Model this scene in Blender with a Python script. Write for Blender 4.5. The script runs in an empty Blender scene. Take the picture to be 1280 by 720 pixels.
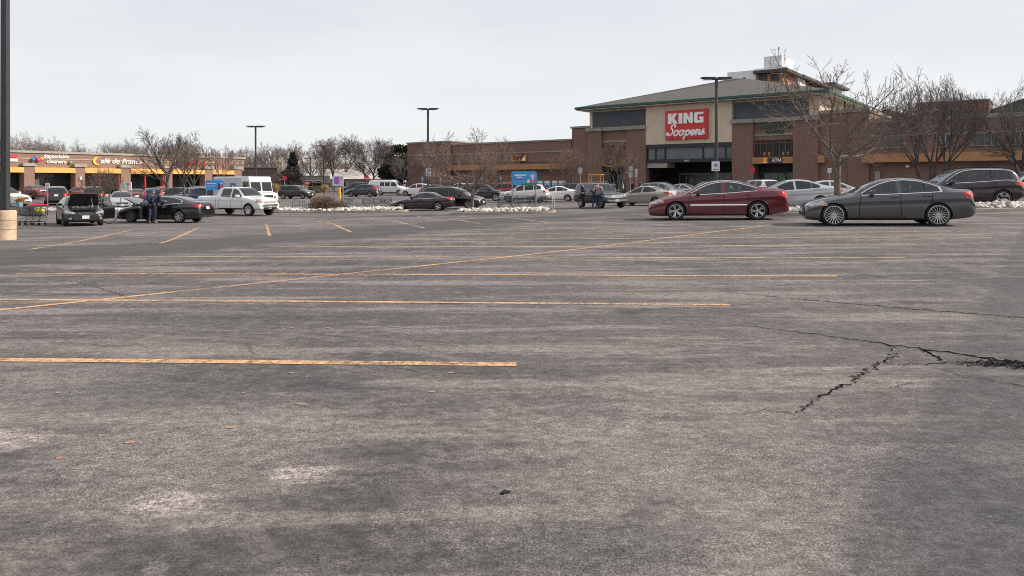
import bpy, bmesh, math, random
import numpy as np
from mathutils import Vector, Matrix, Euler
from mathutils.bvhtree import BVHTree
R = math.radians
scene = bpy.context.scene
COL = scene.collection
F = 900.0; CX = 640.0; HY = 228.0; CAMZ = 1.45     # focal length in photo pixels, horizon row, eye height

# ------------------------------------------------------------------ terrain
CTRL = [(0,0,0),(-8,3,0),(8,3,0),(0,8,0),(8,8,0),(-8,8,0),(0,14,0),(8,14,.02),(-8,14,-.05),(-15,14,-.18),(15,14,.12),(22,14,.25),(-24,14,-.3),
 (-15.7,22.5,-.37),(-24,26,-.45),(0,22,-.08),(8,22,.06),(11,21,.23),(9,21,.19),(13,21.5,.25),(7,26.5,.02),(6,26,.02),(18,24,.3),(28,26,.45),(-8,26,-.3),
 (-19,39,-.78),(-17,48,-.86),(-26,38,-.7),(-21,36,-.66),(-3,43,-.5),(2,43,-.42),(6,52,-.35),(-6.4,54,-.68),(-5,58,-.68),(-12,54,-.78),
 (21,33,.38),(14,34,.15),(30,36,.5),(8,40,-.1),(13,48,-.12),(24,48,.25),(40,50,.4),(-34,55,-.75),(-46,66,-.55),(-30,64,-.7),(-20,60,-.7),
 (2,70,-.38),(10,64,-.25),(-10,76,-.45),(-18,93,-.4),(-25,85,-.5),(-14,100,-.3),(-59,85,-.15),(-50,80,-.25),(-40,108,-.15),(-66,70,-.3),
 (8,98,-.2),(-8,108,-.2),(20,90,-.15),(30,80,-.05),(40,74,.1),(50,68,.2),(25,70,-.05),(-45,45,-.65),(-60,30,-.6),(45,20,.5),(60,45,.5),(-10,-10,0),(10,-10,0),(-40,10,-.35),(35,5,.3)]
_C = np.array(CTRL)
FAR = np.array([(x, y, -.25) for x in (-140,-90,0,90,140) for y in (150, 220, 320)] + [(x, y, -.2) for x in (-140,140) for y in (-30, 30, 90)])
_C = np.vstack([_C, FAR])
def tz(x, y):
    x = np.asarray(x, float); y = np.asarray(y, float)
    s = 3.2 + .055*np.sqrt(x*x + y*y)
    dx = x[..., None] - _C[:, 0]; dy = y[..., None] - _C[:, 1]
    d2 = dx*dx + dy*dy
    w = np.exp(-d2/(2*s*s)[..., None]) + 1e-7/(1+d2)
    return (w*_C[:, 2]).sum(-1)/w.sum(-1)
def gz(x, y): return float(tz(x, y))
def at(px, Y):
    x = (px-CX)/F*Y
    return Vector((x, Y, gz(x, Y)))
def gp(px, py):
    Y = CAMZ*F/max(py-HY, 1)
    for _ in range(60):
        x = (px-CX)/F*Y
        Y += .5*((CAMZ-gz(x, Y))*F/max(py-HY, 1) - Y)
    return at(px, Y)

# ------------------------------------------------------------------ objects, tags
def tag(o, label=None, cat=None, group=None, kind=None):
    if label: o['label'] = label
    if cat: o['category'] = cat
    if group: o['group'] = group
    if kind: o['kind'] = kind
    return o
def empty(name, loc=(0,0,0), rz=0, label=None, cat=None, group=None):
    o = bpy.data.objects.new(name, None); COL.objects.link(o)
    o.empty_display_size = .2
    o.location = loc; o.rotation_euler = (0,0,rz)
    return tag(o, label, cat, group)
def link(name, me, mats=(), parent=None, loc=None, rz=None):
    o = bpy.data.objects.new(name, me); COL.objects.link(o)
    for m in mats:
        me.materials.append(m)
    if parent: o.parent = parent
    if loc is not None: o.location = loc
    if rz is not None: o.rotation_euler = (0,0,rz)
    return o
class MB:
    """collects geometry, builds ONE mesh object"""
    def __init__(s): s.v=[]; s.f=[]; s.mi=[]; s.m=0
    def add(s, vs, fs):
        b=len(s.v); s.v.extend([tuple(p) for p in vs]); s.f.extend([tuple(i+b for i in f) for f in fs]); s.mi.extend([s.m]*len(fs))
    def box(s, x0,x1,y0,y1,z0,z1):
        s.add([(x0,y0,z0),(x1,y0,z0),(x1,y1,z0),(x0,y1,z0),(x0,y0,z1),(x1,y0,z1),(x1,y1,z1),(x0,y1,z1)],
              [(0,3,2,1),(4,5,6,7),(0,1,5,4),(1,2,6,5),(2,3,7,6),(3,0,4,7)])
    def quad(s, *p): s.add(p, [tuple(range(len(p)))])
    def tube(s, pts, rad, n=6, cap=True):
        pts=[Vector(p) for p in pts]
        if not hasattr(rad,'__len__'): rad=[rad]*len(pts)
        vs=[]; ref=None
        for i,p in enumerate(pts):
            d=(pts[min(i+1,len(pts)-1)]-pts[max(i-1,0)])
            if d.length<1e-9: d=Vector((0,0,1))
            d.normalize()
            if ref is None:
                ref=d.orthogonal().normalized()
            else:
                ref=ref-d*ref.dot(d)
                if ref.length<1e-6: ref=d.orthogonal()
                ref.normalize()
            b=d.cross(ref)
            for k in range(n):
                a=2*math.pi*k/n
                vs.append(p+(ref*math.cos(a)+b*math.sin(a))*rad[i])
        fs=[]
        for i in range(len(pts)-1):
            for k in range(n):
                fs.append((i*n+k,i*n+(k+1)%n,(i+1)*n+(k+1)%n,(i+1)*n+k))
        if cap:
            fs.append(tuple(range(n-1,-1,-1))); fs.append(tuple((len(pts)-1)*n+k for k in range(n)))
        s.add(vs,fs)
    def lathe(s, prof, n=16, axis='z', c=(0,0,0)):
        vs=[]; fs=[]
        for r,h in prof:
            for k in range(n):
                a=2*math.pi*k/n
                u,v=r*math.cos(a),r*math.sin(a)
                vs.append({'z':(c[0]+u,c[1]+v,c[2]+h),'y':(c[0]+u,c[1]+h,c[2]+v),'x':(c[0]+h,c[1]+u,c[2]+v)}[axis])
        for i in range(len(prof)-1):
            for k in range(n):
                fs.append((i*n+k,i*n+(k+1)%n,(i+1)*n+(k+1)%n,(i+1)*n+k))
        s.add(vs,fs)
    def prism(s, poly, y0, y1, plane='xz'):
        n=len(poly)
        def P(a,b,h): return {'xz':(a,h,b),'xy':(a,b,h),'yz':(h,a,b)}[plane]
        vs=[P(a,b,y0) for a,b in poly]+[P(a,b,y1) for a,b in poly]
        fs=[tuple(range(n)),tuple(range(2*n-1,n-1,-1))]+[(i,n+i,n+(i+1)%n,(i+1)%n) for i in range(n)]
        s.add(vs,fs)
    def ico(s, c, r, rng, jit=.25, sq=1.):
        t=(1+5**.5)/2
        vv=[(-1,t,0),(1,t,0),(-1,-t,0),(1,-t,0),(0,-1,t),(0,1,t),(0,-1,-t),(0,1,-t),(t,0,-1),(t,0,1),(-t,0,-1),(-t,0,1)]
        ff=[(0,11,5),(0,5,1),(0,1,7),(0,7,10),(0,10,11),(1,5,9),(5,11,4),(11,10,2),(10,7,6),(7,1,8),(3,9,4),(3,4,2),(3,2,6),(3,6,8),(3,8,9),(4,9,5),(2,4,11),(6,2,10),(8,6,7),(9,8,1)]
        sx,sy,sz=[1+rng.uniform(-jit,jit) for _ in range(3)]; sz*=sq
        m=Euler((rng.uniform(-.4,.4),rng.uniform(-.4,.4),rng.uniform(0,6.3))).to_matrix()
        out=[]
        for v in vv:
            p=Vector(v)/1.9*r*(1+rng.uniform(-jit,jit)*.6); p=m@Vector((p.x*sx,p.y*sy,p.z*sz)); out.append(p+Vector(c))
        s.add(out,ff)
    def mesh(s,name,smooth=0,recalc=True):
        me=bpy.data.meshes.new(name); me.from_pydata(s.v,[],s.f)
        if recalc:
            bm=bmesh.new(); bm.from_mesh(me); bmesh.ops.recalc_face_normals(bm,faces=bm.faces); bm.to_mesh(me); bm.free()
        if any(s.mi): me.polygons.foreach_set('material_index',s.mi)
        if smooth:
            me.polygons.foreach_set('use_smooth',[True]*len(me.polygons)); me.set_sharp_from_angle(angle=R(smooth))
        me.update(); return me
    def build(s,name,mats,parent=None,loc=None,rz=None,smooth=0,recalc=True):
        if not isinstance(mats,(list,tuple)): mats=[mats]
        return link(name,s.mesh(name,smooth,recalc),mats,parent,loc,rz)
def bevel(o,w=.02,seg=2):
    m=o.modifiers.new('b','BEVEL'); m.width=w; m.segments=seg; m.limit_method='ANGLE'; m.angle_limit=R(40)
    return o
def copy_tree(o,parent=None):
    c=o.copy(); COL.objects.link(c)
    if parent: c.parent=parent
    for ch in [k for k in CHILDREN(o)]: copy_tree(ch,c)
    return c
def CHILDREN(o): return [k for k in COL.objects if k.parent==o]
def text_mesh(body,size,extrude=.02,offset=0.,shear=0.,align='CENTER',spacing=1.):
    cu=bpy.data.curves.new('t','FONT'); cu.body=body; cu.size=size; cu.extrude=extrude; cu.offset=offset; cu.shear=shear
    cu.align_x=align; cu.align_y='CENTER'; cu.space_character=spacing; cu.resolution_u=3
    ob=bpy.data.objects.new('t',cu); COL.objects.link(ob)
    dg=bpy.context.evaluated_depsgraph_get()
    me=bpy.data.meshes.new_from_object(ob.evaluated_get(dg)); bpy.data.objects.remove(ob); return me
def text(name,body,size,mat,parent,loc,rz=0,extrude=.02,offset=0.,shear=0.,sx=1.,align='CENTER',spacing=1.):
    me=text_mesh(body,size,extrude,offset,shear,align,spacing); me.materials.clear(); me.materials.append(mat)
    me.transform(Matrix.Rotation(R(90),4,'X')@Matrix.Diagonal((sx,1,1,1)))
    o=bpy.data.objects.new(name,me); COL.objects.link(o); o.parent=parent; o.location=loc; o.rotation_euler=(0,0,rz); return o

# ------------------------------------------------------------------ materials
def new_mat(name):
    m=bpy.data.materials.new(name); m.use_nodes=True; nt=m.node_tree
    return m,nt,nt.nodes['Principled BSDF']
def N(nt,t,**kw):
    n=nt.nodes.new(t)
    for k,v in kw.items():
        if k in n.inputs: n.inputs[k].default_value=v
        else: setattr(n,k,v)
    return n
def ramp(nt,src,a,b,ca=0.,cb=1.):
    n=nt.nodes.new('ShaderNodeMapRange'); n.interpolation_type='SMOOTHSTEP'
    n.inputs['From Min'].default_value=a; n.inputs['From Max'].default_value=b; n.inputs['To Min'].default_value=ca; n.inputs['To Max'].default_value=cb
    nt.links.new(src,n.inputs['Value']); return n.outputs['Result']
def mixc(nt,fac,a,b,mode='MIX'):
    n=nt.nodes.new('ShaderNodeMix'); n.data_type='RGBA'; n.blend_type=mode
    for s,i in ((fac,0),(a,6),(b,7)):
        if isinstance(s,bpy.types.NodeSocket): nt.links.new(s,n.inputs[i])
        elif i==0: n.inputs[0].default_value=s
        else: n.inputs[i].default_value=(*s,1) if len(s)==3 else s
    return n.outputs[2]
def math_(nt,op,a,b=0.):
    n=nt.nodes.new('ShaderNodeMath'); n.operation=op
    for s,i in ((a,0),(b,1)):
        if isinstance(s,bpy.types.NodeSocket): nt.links.new(s,n.inputs[i])
        else: n.inputs[i].default_value=s
    return n.outputs[0]
def noise(nt,vec,scale,detail=4,rough=.55):
    n=N(nt,'ShaderNodeTexNoise'); n.inputs['Scale'].default_value=scale; n.inputs['Detail'].default_value=detail; n.inputs['Roughness'].default_value=rough
    nt.links.new(vec,n.inputs['Vector']); return n.outputs['Fac']
def objco(nt): return nt.nodes.new('ShaderNodeTexCoord').outputs['Object']
def scaled(nt,vec,s,rot=0):
    n=nt.nodes.new('ShaderNodeMapping'); n.inputs['Scale'].default_value=s; n.inputs['Rotation'].default_value=(0,0,rot)
    nt.links.new(vec,n.inputs['Vector']); return n.outputs['Vector']
_MC={}
def mat(name,col,rough=.6,metal=0.,var=.18,scale=3.,coat=0.,spec=.5,bump=0.,emit=0.):
    if name in _MC: return _MC[name]
    m,nt,b=new_mat(name)
    b.inputs['Roughness'].default_value=rough; b.inputs['Metallic'].default_value=metal; b.inputs['Specular IOR Level'].default_value=spec
    if coat: b.inputs['Coat Weight'].default_value=coat; b.inputs['Coat Roughness'].default_value=.03
    co=objco(nt); n=noise(nt,co,scale,5,.6)
    c=mixc(nt,ramp(nt,n,.3,.7),[x*(1-var) for x in col],[min(1,x*(1+var)) for x in col])
    nt.links.new(c,b.inputs['Base Color'])
    if bump:
        bp=N(nt,'ShaderNodeBump'); bp.inputs['Strength'].default_value=bump; bp.inputs['Distance'].default_value=.02
        nt.links.new(noise(nt,co,scale*6,3),bp.inputs['Height']); nt.links.new(bp.outputs[0],b.inputs['Normal'])
    if emit: nt.links.new(c,b.inputs['Emission Color']); b.inputs['Emission Strength'].default_value=emit
    _MC[name]=m; return m
def paint(name,col,metal=.0,rough=.28,coat=.8,dirt=.25):
    if name in _MC: return _MC[name]
    m,nt,b=new_mat(name); co=objco(nt)
    b.inputs['Metallic'].default_value=metal
    b.inputs['Coat Weight'].default_value=coat; b.inputs['Coat Roughness'].default_value=.04
    sep=N(nt,'ShaderNodeSeparateXYZ'); nt.links.new(co,sep.inputs[0])
    n=noise(nt,co,2.2,6,.65)
    low=ramp(nt,math_(nt,'ADD',sep.outputs['Z'],math_(nt,'MULTIPLY',n,.5)),.35,.85,1.,0.)      # road grime kicked up along the sills
    d=math_(nt,'MULTIPLY',low,dirt)
    c=mixc(nt,d,col,(.16,.145,.13)); nt.links.new(c,b.inputs['Base Color'])
    nt.links.new(math_(nt,'ADD',math_(nt,'MULTIPLY',d,.9),math_(nt,'ADD',rough-.05,math_(nt,'MULTIPLY',n,.1))),b.inputs['Roughness'])
    _MC[name]=m; return m
def glassy(name,col,rough=.04):
    m=mat(name,col,rough,0.,.1,2.,0.,.5); return m
def brick(name,c1,c2,mortar,w=.4,h=.2,ms=.012,contrast=1.):
    if name in _MC: return _MC[name]
    m,nt,b=new_mat(name); b.inputs['Roughness'].default_value=.85
    co=objco(nt); s=N(nt,'ShaderNodeSeparateXYZ'); nt.links.new(co,s.inputs[0])
    cb=N(nt,'ShaderNodeCombineXYZ'); nt.links.new(math_(nt,'ADD',s.outputs['X'],s.outputs['Y']),cb.inputs[0]); nt.links.new(s.outputs['Z'],cb.inputs[1])
    t=N(nt,'ShaderNodeTexBrick'); nt.links.new(cb.outputs[0],t.inputs['Vector'])
    t.inputs['Color1'].default_value=(*c1,1); t.inputs['Color2'].default_value=(*c2,1); t.inputs['Mortar'].default_value=(*mortar,1)
    t.inputs['Scale'].default_value=1.; t.inputs['Mortar Size'].default_value=ms; t.inputs['Brick Width'].default_value=w; t.inputs['Row Height'].default_value=h; t.inputs['Bias'].default_value=-.2
    n=noise(nt,co,.45,6,.6)
    st=noise(nt,scaled(nt,co,(2.5,2.5,.25)),1.,4,.6)
    c=mixc(nt,ramp(nt,n,.3,.7,.0,.35),t.outputs['Color'],[x*.8 for x in c1],'MIX')
    c=mixc(nt,ramp(nt,st,.45,.75,0,.25),c,[x*.62 for x in c1])
    nt.links.new(c,b.inputs['Base Color'])
    bp=N(nt,'ShaderNodeBump'); bp.inputs['Strength'].default_value=.5; bp.inputs['Distance'].default_value=.012
    nt.links.new(math_(nt,'SUBTRACT',1.,t.outputs['Fac']),bp.inputs['Height']); nt.links.new(bp.outputs[0],b.inputs['Normal'])
    _MC[name]=m; return m
# ------------------------------------------------------------------ vehicles
def pchip(pts):
    x=np.array([p[0] for p in pts],float); y=np.array([p[1] for p in pts],float)
    h=np.diff(x); d=np.diff(y)/h; n=len(x); m=np.zeros(n)
    for i in range(1,n-1):
        if d[i-1]*d[i]>0:
            w1=2*h[i]+h[i-1]; w2=h[i]+2*h[i-1]; m[i]=(w1+w2)/(w1/d[i-1]+w2/d[i])
    m[0]=d[0]; m[-1]=d[-1]
    def f(t):
        t=min(max(t,x[0]),x[-1]); i=min(max(int(np.searchsorted(x,t))-1,0),n-2)
        u=(t-x[i])/h[i]
        return float((2*u**3-3*u**2+1)*y[i]+(u**3-2*u**2+u)*h[i]*m[i]+(-2*u**3+3*u**2)*y[i+1]+(u**3-u**2)*h[i]*m[i+1])
    return f
def lin(pts):
    x=[p[0] for p in pts]; y=[p[1] for p in pts]
    return lambda t: float(np.interp(t,x,y))

M_GLASS=None
def see_glass():
    m=bpy.data.materials.new('car_glass'); m.use_nodes=True; nt=m.node_tree; nt.nodes.clear()
    o=nt.nodes.new('ShaderNodeOutputMaterial'); mx=nt.nodes.new('ShaderNodeMixShader'); t=nt.nodes.new('ShaderNodeBsdfTransparent'); gl=nt.nodes.new('ShaderNodeBsdfGlossy'); fr=nt.nodes.new('ShaderNodeFresnel')
    t.inputs[0].default_value=(.46,.53,.52,1); gl.inputs['Roughness'].default_value=.02; gl.inputs['Color'].default_value=(.9,.95,.97,1); fr.inputs[0].default_value=1.55
    nt.links.new(math_(nt,'MULTIPLY',fr.outputs[0],1.5),mx.inputs[0]); nt.links.new(t.outputs[0],mx.inputs[1]); nt.links.new(gl.outputs[0],mx.inputs[2]); nt.links.new(mx.outputs[0],o.inputs[0]); return m
def car_mats():
    g={}
    g['glass']=glassy('tinted_glass',(.018,.022,.024),.03)
    g['glass_light']=glassy('clear_glass',(.06,.075,.075),.03)
    g['see']=see_glass()
    g['cabin']=mat('cabin_trim',(.035,.034,.033),.8,0,.2,4); g['seat']=mat('seat_fabric',(.10,.095,.085),.85,0,.15,5)
    g['tyre']=mat('tyre_rubber',(.022,.022,.023),.85,0,.3,9)
    g['dark']=mat('black_plastic',(.02,.02,.021),.55,0,.2,6)
    g['alloy']=mat('alloy_rim',(.50,.50,.50),.25,.9,.08,6)
    g['steel']=mat('dull_rim',(.3,.3,.3),.4,.7,.1,6)
    g['chrome']=mat('chrome_trim',(.75,.75,.75),.16,1.,.05,6)
    g['red']=mat('red_lens',(.42,.012,.014),.15,0,.15,8,.6)
    g['lamp']=mat('clear_lens',(.36,.37,.38),.08,.5,.55,16,.6)
    g['amber']=mat('amber_lens',(.75,.16,.02),.15,0,.1,8,.6)
    g['plate']=mat('number_plate',(.62,.64,.66),.4,0,.25,18)
    g['seam']=mat('panel_gap',(.008,.008,.008),.9)
    g['well']=mat('wheel_well',(.012,.012,.012),.9)
    return g
CM=car_mats()

_WH={}
def wheel_meshes(r,w,rim_r,spokes,style):
    k=(r,w,rim_r,spokes,style)
    if k in _WH: return _WH[k]
    t=MB(); h=w/2
    prof=[(rim_r,-h*.92),(rim_r+.012,-h),(r-.03,-h),(r-.008,-h*.85),(r,-h*.6),(r,h*.6),(r-.008,h*.85),(r-.03,h),(rim_r+.012,h),(rim_r,h*.92)]
    t.lathe(prof,36,'y')
    t.lathe([(0.001,h*.35),(rim_r,h*.35)],36,'y')      # dark backing disc behind the spokes
    tm=t.mesh('wheel',35)
    b=MB()
    b.lathe([(rim_r+.006,h*.55),(rim_r+.006,h*1.02),(rim_r-.012,h*1.03),(rim_r-.03,h*.6)],36,'y')
    b.lathe([(.001,h*.88),(.045,h*.86),(.06,h*.7),(.06,h*.4)],14,'y')
    for i in range(spokes):
        a0=2*math.pi*i/spokes
        for da in ((0,) if style=='single' else (-.16,.16) if style=='twin' else (0,)):
            a=a0+da; wd=.034 if style=='single' else .016
            if style=='fine': wd=.009
            if style=='wide': wd=.055
            ca,sa=math.cos(a),math.sin(a)
            def P(rr,off,y): return (ca*rr-sa*off,y,sa*rr+ca*off)
            r0,r1=.04,rim_r-.01
            b.add([P(r0,-wd,h*.82),P(r0,wd,h*.82),P(r1,wd*1.15,h*.95),P(r1,-wd*1.15,h*.95),P(r0,-wd,h*.5),P(r0,wd,h*.5),P(r1,wd*1.15,h*.7),P(r1,-wd*1.15,h*.7)],
                  [(0,1,2,3),(4,7,6,5),(0,4,5,1),(1,5,6,2),(2,6,7,3),(3,7,4,0)])
    rm=b.mesh('rim',30)
    tm.materials.append(CM['tyre'])
    _WH[k]=(tm,rm); return _WH[k]

class Car:
    def __init__(s,name,label,cat,spec,paint_m,loc,heading,group=None,detail=2,tail_glow=False,rim=None,glass=None,tilt=True):
        s.sp=spec; s.L=spec['L']; s.W=spec['W']; s.H=spec['H']; s.detail=detail
        s.pm=paint_m; s.glass=CM[glass or spec.get('glass','glass')]
        s.top=pchip(spec['top']); s.belt=pchip(spec['belt']); s.plan=pchip(spec['plan']); s.bot=lin(spec['bot'])
        s.rr=spec.get('rr',.66)
        h=R(heading)
        s.root=empty(name,loc,h,label,cat,group)
        if tilt:
            d=1.3; c,sn=math.cos(h),math.sin(h)
            p=math.atan2(gz(loc[0]-c*d,loc[1]-sn*d)-gz(loc[0]+c*d,loc[1]+sn*d),2*d)
            q=math.atan2(gz(loc[0]-sn*.8,loc[1]+c*.8)-gz(loc[0]+sn*.8,loc[1]-c*.8),1.6)
            s.root.rotation_euler=(q,p,h)
        s.body(); s.wheels(rim); s.glazing(); s.lights()
        if detail>=1: s.extras()
    def X(s,x): return s.L/2-x
    def ring(s,x):
        zb,zs,zt,w=s.bot(x),s.belt(x),s.top(x),s.plan(x)*s.W/2
        zs=min(zs,zt-.03)
        g=max(zt-zs,.03); c=min(1.,max(0.,(g-.05)/max(.1,s.H-zs-.05)))
        wr=w*(.90-(.90-s.rr)*c**.8)
        hb=zs-zb; cr=.035+.045*c
        zr=max(zs+.4*g,zt-cr-.03)
        ws=w*(.965-.02*c)
        P=[(0,zb),(.6*w,zb),(.88*w,zb+.006),(.955*w,zb+.06*min(1,hb/.5)),(.984*w,zb+.22*hb),(.996*w,zb+.42*hb),(.986*w,zb+.60*hb),(.988*w,zb+.72*hb),(1.003*w,zb+.795*hb),(.983*w,zb+.86*hb),(.978*w,zs-.03*min(1,hb/.3)),(ws,zs)]
        for t in (.3,.62,.9):
            b=.012*math.sin(math.pi*t)*c
            P.append((ws+(wr-ws)*t+b,zs+(zr-zs)*t))
        P+= [(wr,zr),(wr*.93,zr+(zt-zr)*.55),(wr*.75,zr+(zt-zr)*.84),(wr*.4,zr+(zt-zr)*.97),(0,zt)]
        return P
    def body(s):
        xs=set(np.linspace(0,s.L,64 if s.detail>=2 else 44).tolist())
        for p in s.sp['top']: xs.add(float(p[0]))
        for e in (.015,.04,.07,.11): xs.add(e); xs.add(s.L-e)
        xs=sorted(xs); o=[]
        for x in xs:
            if not o or x-o[-1]>.012: o.append(x)
        vs=[];fs=[]
        for x in o:
            P=s.ring(x); full=P+[(-y,z) for y,z in P[-2:0:-1]]
            vs+=[(s.X(x),y,z) for y,z in full]; n=len(full)
        for i in range(len(o)-1):
            for k in range(n):
                fs.append((i*n+k,i*n+(k+1)%n,(i+1)*n+(k+1)%n,(i+1)*n+k))
        fs.append(tuple(range(n))); fs.append(tuple((len(o)-1)*n+k for k in range(n-1,-1,-1)))
        bm=bmesh.new()
        bv=[bm.verts.new(v) for v in vs]
        for f in fs: bm.faces.new([bv[i] for i in f])
        bmesh.ops.recalc_face_normals(bm,faces=bm.faces)
        s.bvh=BVHTree.FromBMesh(bm)
        me=bpy.data.meshes.new('body'); bm.to_mesh(me); bm.free()
        ob=bpy.data.objects.new('body',me); COL.objects.link(ob)
        me.materials.append(s.pm); me.materials.append(CM['well'])
        # wheel wells
        r=s.sp['r']; k=MB()
        for x in (s.sp['fo'],s.sp['fo']+s.sp['wb']):
            for sg in (1,-1):
                prof=[(.001,0),(r+s.sp.get('gap',.055),0),(r+s.sp.get('gap',.055),.5),(.001,.5)]
                yy=s.W/2-.27
                k.lathe([(a,sg*(yy+b)) for a,b in prof],28,'y',(s.X(x),0,r*.97))
        km=k.mesh('cut')
        bm=bmesh.new(); bm.from_mesh(km); bmesh.ops.remove_doubles(bm,verts=bm.verts,dist=.004); bmesh.ops.recalc_face_normals(bm,faces=bm.faces)
        for f in bm.faces: f.material_index=1
        bm.to_mesh(km); bm.free(); km.materials.append(s.pm); km.materials.append(CM['well'])
        ko=bpy.data.objects.new('cut',km); COL.objects.link(ko)
        md=ob.modifiers.new('w','BOOLEAN'); md.operation='DIFFERENCE'; md.object=ko; md.solver='EXACT'
        dg=bpy.context.evaluated_depsgraph_get()
        nm=bpy.data.meshes.new_from_object(ob.evaluated_get(dg))
        ob.modifiers.clear(); ob.data=nm; bpy.data.objects.remove(ko)
        if s.detail>=2 and not s.sp.get('closed'): s.open_cabin(nm); s.glass=CM['see']
        nm.polygons.foreach_set('use_smooth',[True]*len(nm.polygons)); nm.set_sharp_from_angle(angle=R(38))
        ob.parent=s.root; s.bo=ob; nm.name='body'
    def zlim(s,x):
        e=.04; sl=abs(s.top(x+e)-s.top(x-e))/(2*e); return s.top(x)-s.sp.get('rail',.085)-.075*sl
    def open_cabin(s,nm):
        sp=s.sp; bm=bmesh.new(); bm.from_mesh(nm); kill=[]
        xc,xr,yb,yt=sp['ws']; lift=sp.get('lift',.03)
        def inside(v):
            x=s.L/2-v.x; y=abs(v.y); z=v.z
            for xa,xb in sp['win']:
                if xa+.01<=x<=xb-.01 and s.belt(x)+lift-.03<=z<=min(s.zlim(x),sp.get('zmax',9))-.005 and y>.35*s.W/2: return 'w'
            if xc+.02<=x<=xr-.03 and z>s.belt(x)+.02:
                u=(x-xc)/(xr-xc)
                if y<yb+(yt-yb)*u-.0: return 'f'
            if 'rg' in sp and not sp.get('rgz'):
                xb2,xr2,b2,t2=sp['rg']
                if xr2+.03<=x<=xb2-.02 and z>s.belt(x)+.02 and y<b2+(t2-b2)*(xb2-x)/(xb2-xr2): return 'r'
            return None
        for f in bm.faces:
            k=[inside(v.co) for v in f.verts]
            if all(k) and f.calc_center_median().z>.8: kill.append(f)
        bmesh.ops.delete(bm,geom=kill,context='FACES'); bm.to_mesh(nm); bm.free()
        hw=s.W/2*.80; zf=s.belt(xc+.6)-.10; i=MB(); x0=xc+.02; x1=sp['win'][-1][1]+.2
        i.box(s.X(x1),s.X(x0),-hw,hw,zf-.04,zf); i.box(s.X(x0+.55),s.X(x0),-hw,hw,zf,zf+.07)
        i.build('cabin',CM['cabin'],s.root)
        for xs in (xc+1.28,xc+2.12):
            for y in (-.38,.38):
                b=MB(); b.prism([(s.X(xs),zf),(s.X(xs)+.1,zf),(s.X(xs+.06)+.1,s.H-.42),(s.X(xs+.14),s.H-.42)],y-.22,y+.22,'xz'); b.prism([(s.X(xs+.10),s.H-.40),(s.X(xs+.08)+.08,s.H-.40),(s.X(xs+.12)+.08,s.H-.22),(s.X(xs+.16),s.H-.22)],y-.12,y+.12,'xz'); bevel(b.build('car_seat',CM['seat'],s.root),.03)
        b=MB(); b.lathe([(.17,-.012),(.185,0),(.17,.012),(.155,0),(.17,-.012)],14,'x',(s.X(xc+.72),.38,zf+.10)); b.build('steering_wheel',CM['cabin'],s.root)
    def wheels(s,rim):
        sp=s.sp; r=sp['r']; st=rim or sp.get('rim',(5,'single','alloy'))
        tm,rm=wheel_meshes(r,sp.get('tw',.21),sp.get('rim_r',r*.68),st[0],st[1])
        for x in (sp['fo'],sp['fo']+sp['wb']):
            for sg in (1,-1):
                t=bpy.data.objects.new('wheel',tm); COL.objects.link(t); t.parent=s.root
                t.location=(s.X(x),sg*(s.W/2-.125),r)
                if sg<0: t.rotation_euler=(0,0,math.pi)
                o=bpy.data.objects.new('rim',rm); COL.objects.link(o); o.parent=t
                if not rm.materials: rm.materials.append(CM['alloy'])
                o.material_slots[0].link='OBJECT'; o.material_slots[0].material=CM[st[2]]
    # ---- patches that hug the body surface
    def cast(s,kind,a,b,off):
        if kind in 'LR':
            sg=1 if kind=='L' else -1
            h=s.bvh.ray_cast(Vector((s.X(a),3*sg,b)),Vector((0,-sg,0)))
        elif kind=='F': h=s.bvh.ray_cast(Vector((5,a,b)),Vector((-1,0,0)))
        elif kind=='B': h=s.bvh.ray_cast(Vector((-5,a,b)),Vector((1,0,0)))
        else: h=s.bvh.ray_cast(Vector((s.X(a),b,4)),Vector((0,0,-1)))
        if h[0] is None: return None
        n=h[1]
        return h[0]+n*off
    def patch(s,name,kind,bottom,top,m,off=.006,n=10,k=4,parent=None,mb=None):
        def res(pl,t):
            d=[0]
            for i in range(len(pl)-1): d.append(d[-1]+math.dist(pl[i],pl[i+1]))
            q=t*d[-1]
            for i in range(len(pl)-1):
                if q<=d[i+1]+1e-9:
                    u=(q-d[i])/max(1e-9,d[i+1]-d[i]); return (pl[i][0]+(pl[i+1][0]-pl[i][0])*u,pl[i][1]+(pl[i+1][1]-pl[i][1])*u)
            return pl[-1]
        V=[];ok=[]
        for i in range(n+1):
            a=res(bottom,i/n); b=res(top,i/n)
            for j in range(k+1):
                u=j/k; p=s.cast(kind,a[0]+(b[0]-a[0])*u,a[1]+(b[1]-a[1])*u,off)
                ok.append(p is not None); V.append(p if p is not None else Vector((0,0,.5)))
        fs=[]
        for i in range(n):
            for j in range(k):
                q=(i*(k+1)+j,(i+1)*(k+1)+j,(i+1)*(k+1)+j+1,i*(k+1)+j+1)
                if all(ok[t] for t in q):
                    mx=max((V[q[t]]-V[q[(t+1)%4]]).length for t in range(4))
                    if mx<.9: fs.append(q)
        if mb is not None: mb.add(V,fs); return
        b=MB(); b.add(V,fs)
        if not fs: return None
        return b.build(name,m,parent or s.root,smooth=60)
    def rect(s,name,kind,a0,a1,b0,b1,m,off=.007,n=6,k=3,parent=None,mb=None):
        return s.patch(name,kind,[(a0,b0),(a1,b0)],[(a0,b1),(a1,b1)],m,off,n,k,parent,mb)
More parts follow.
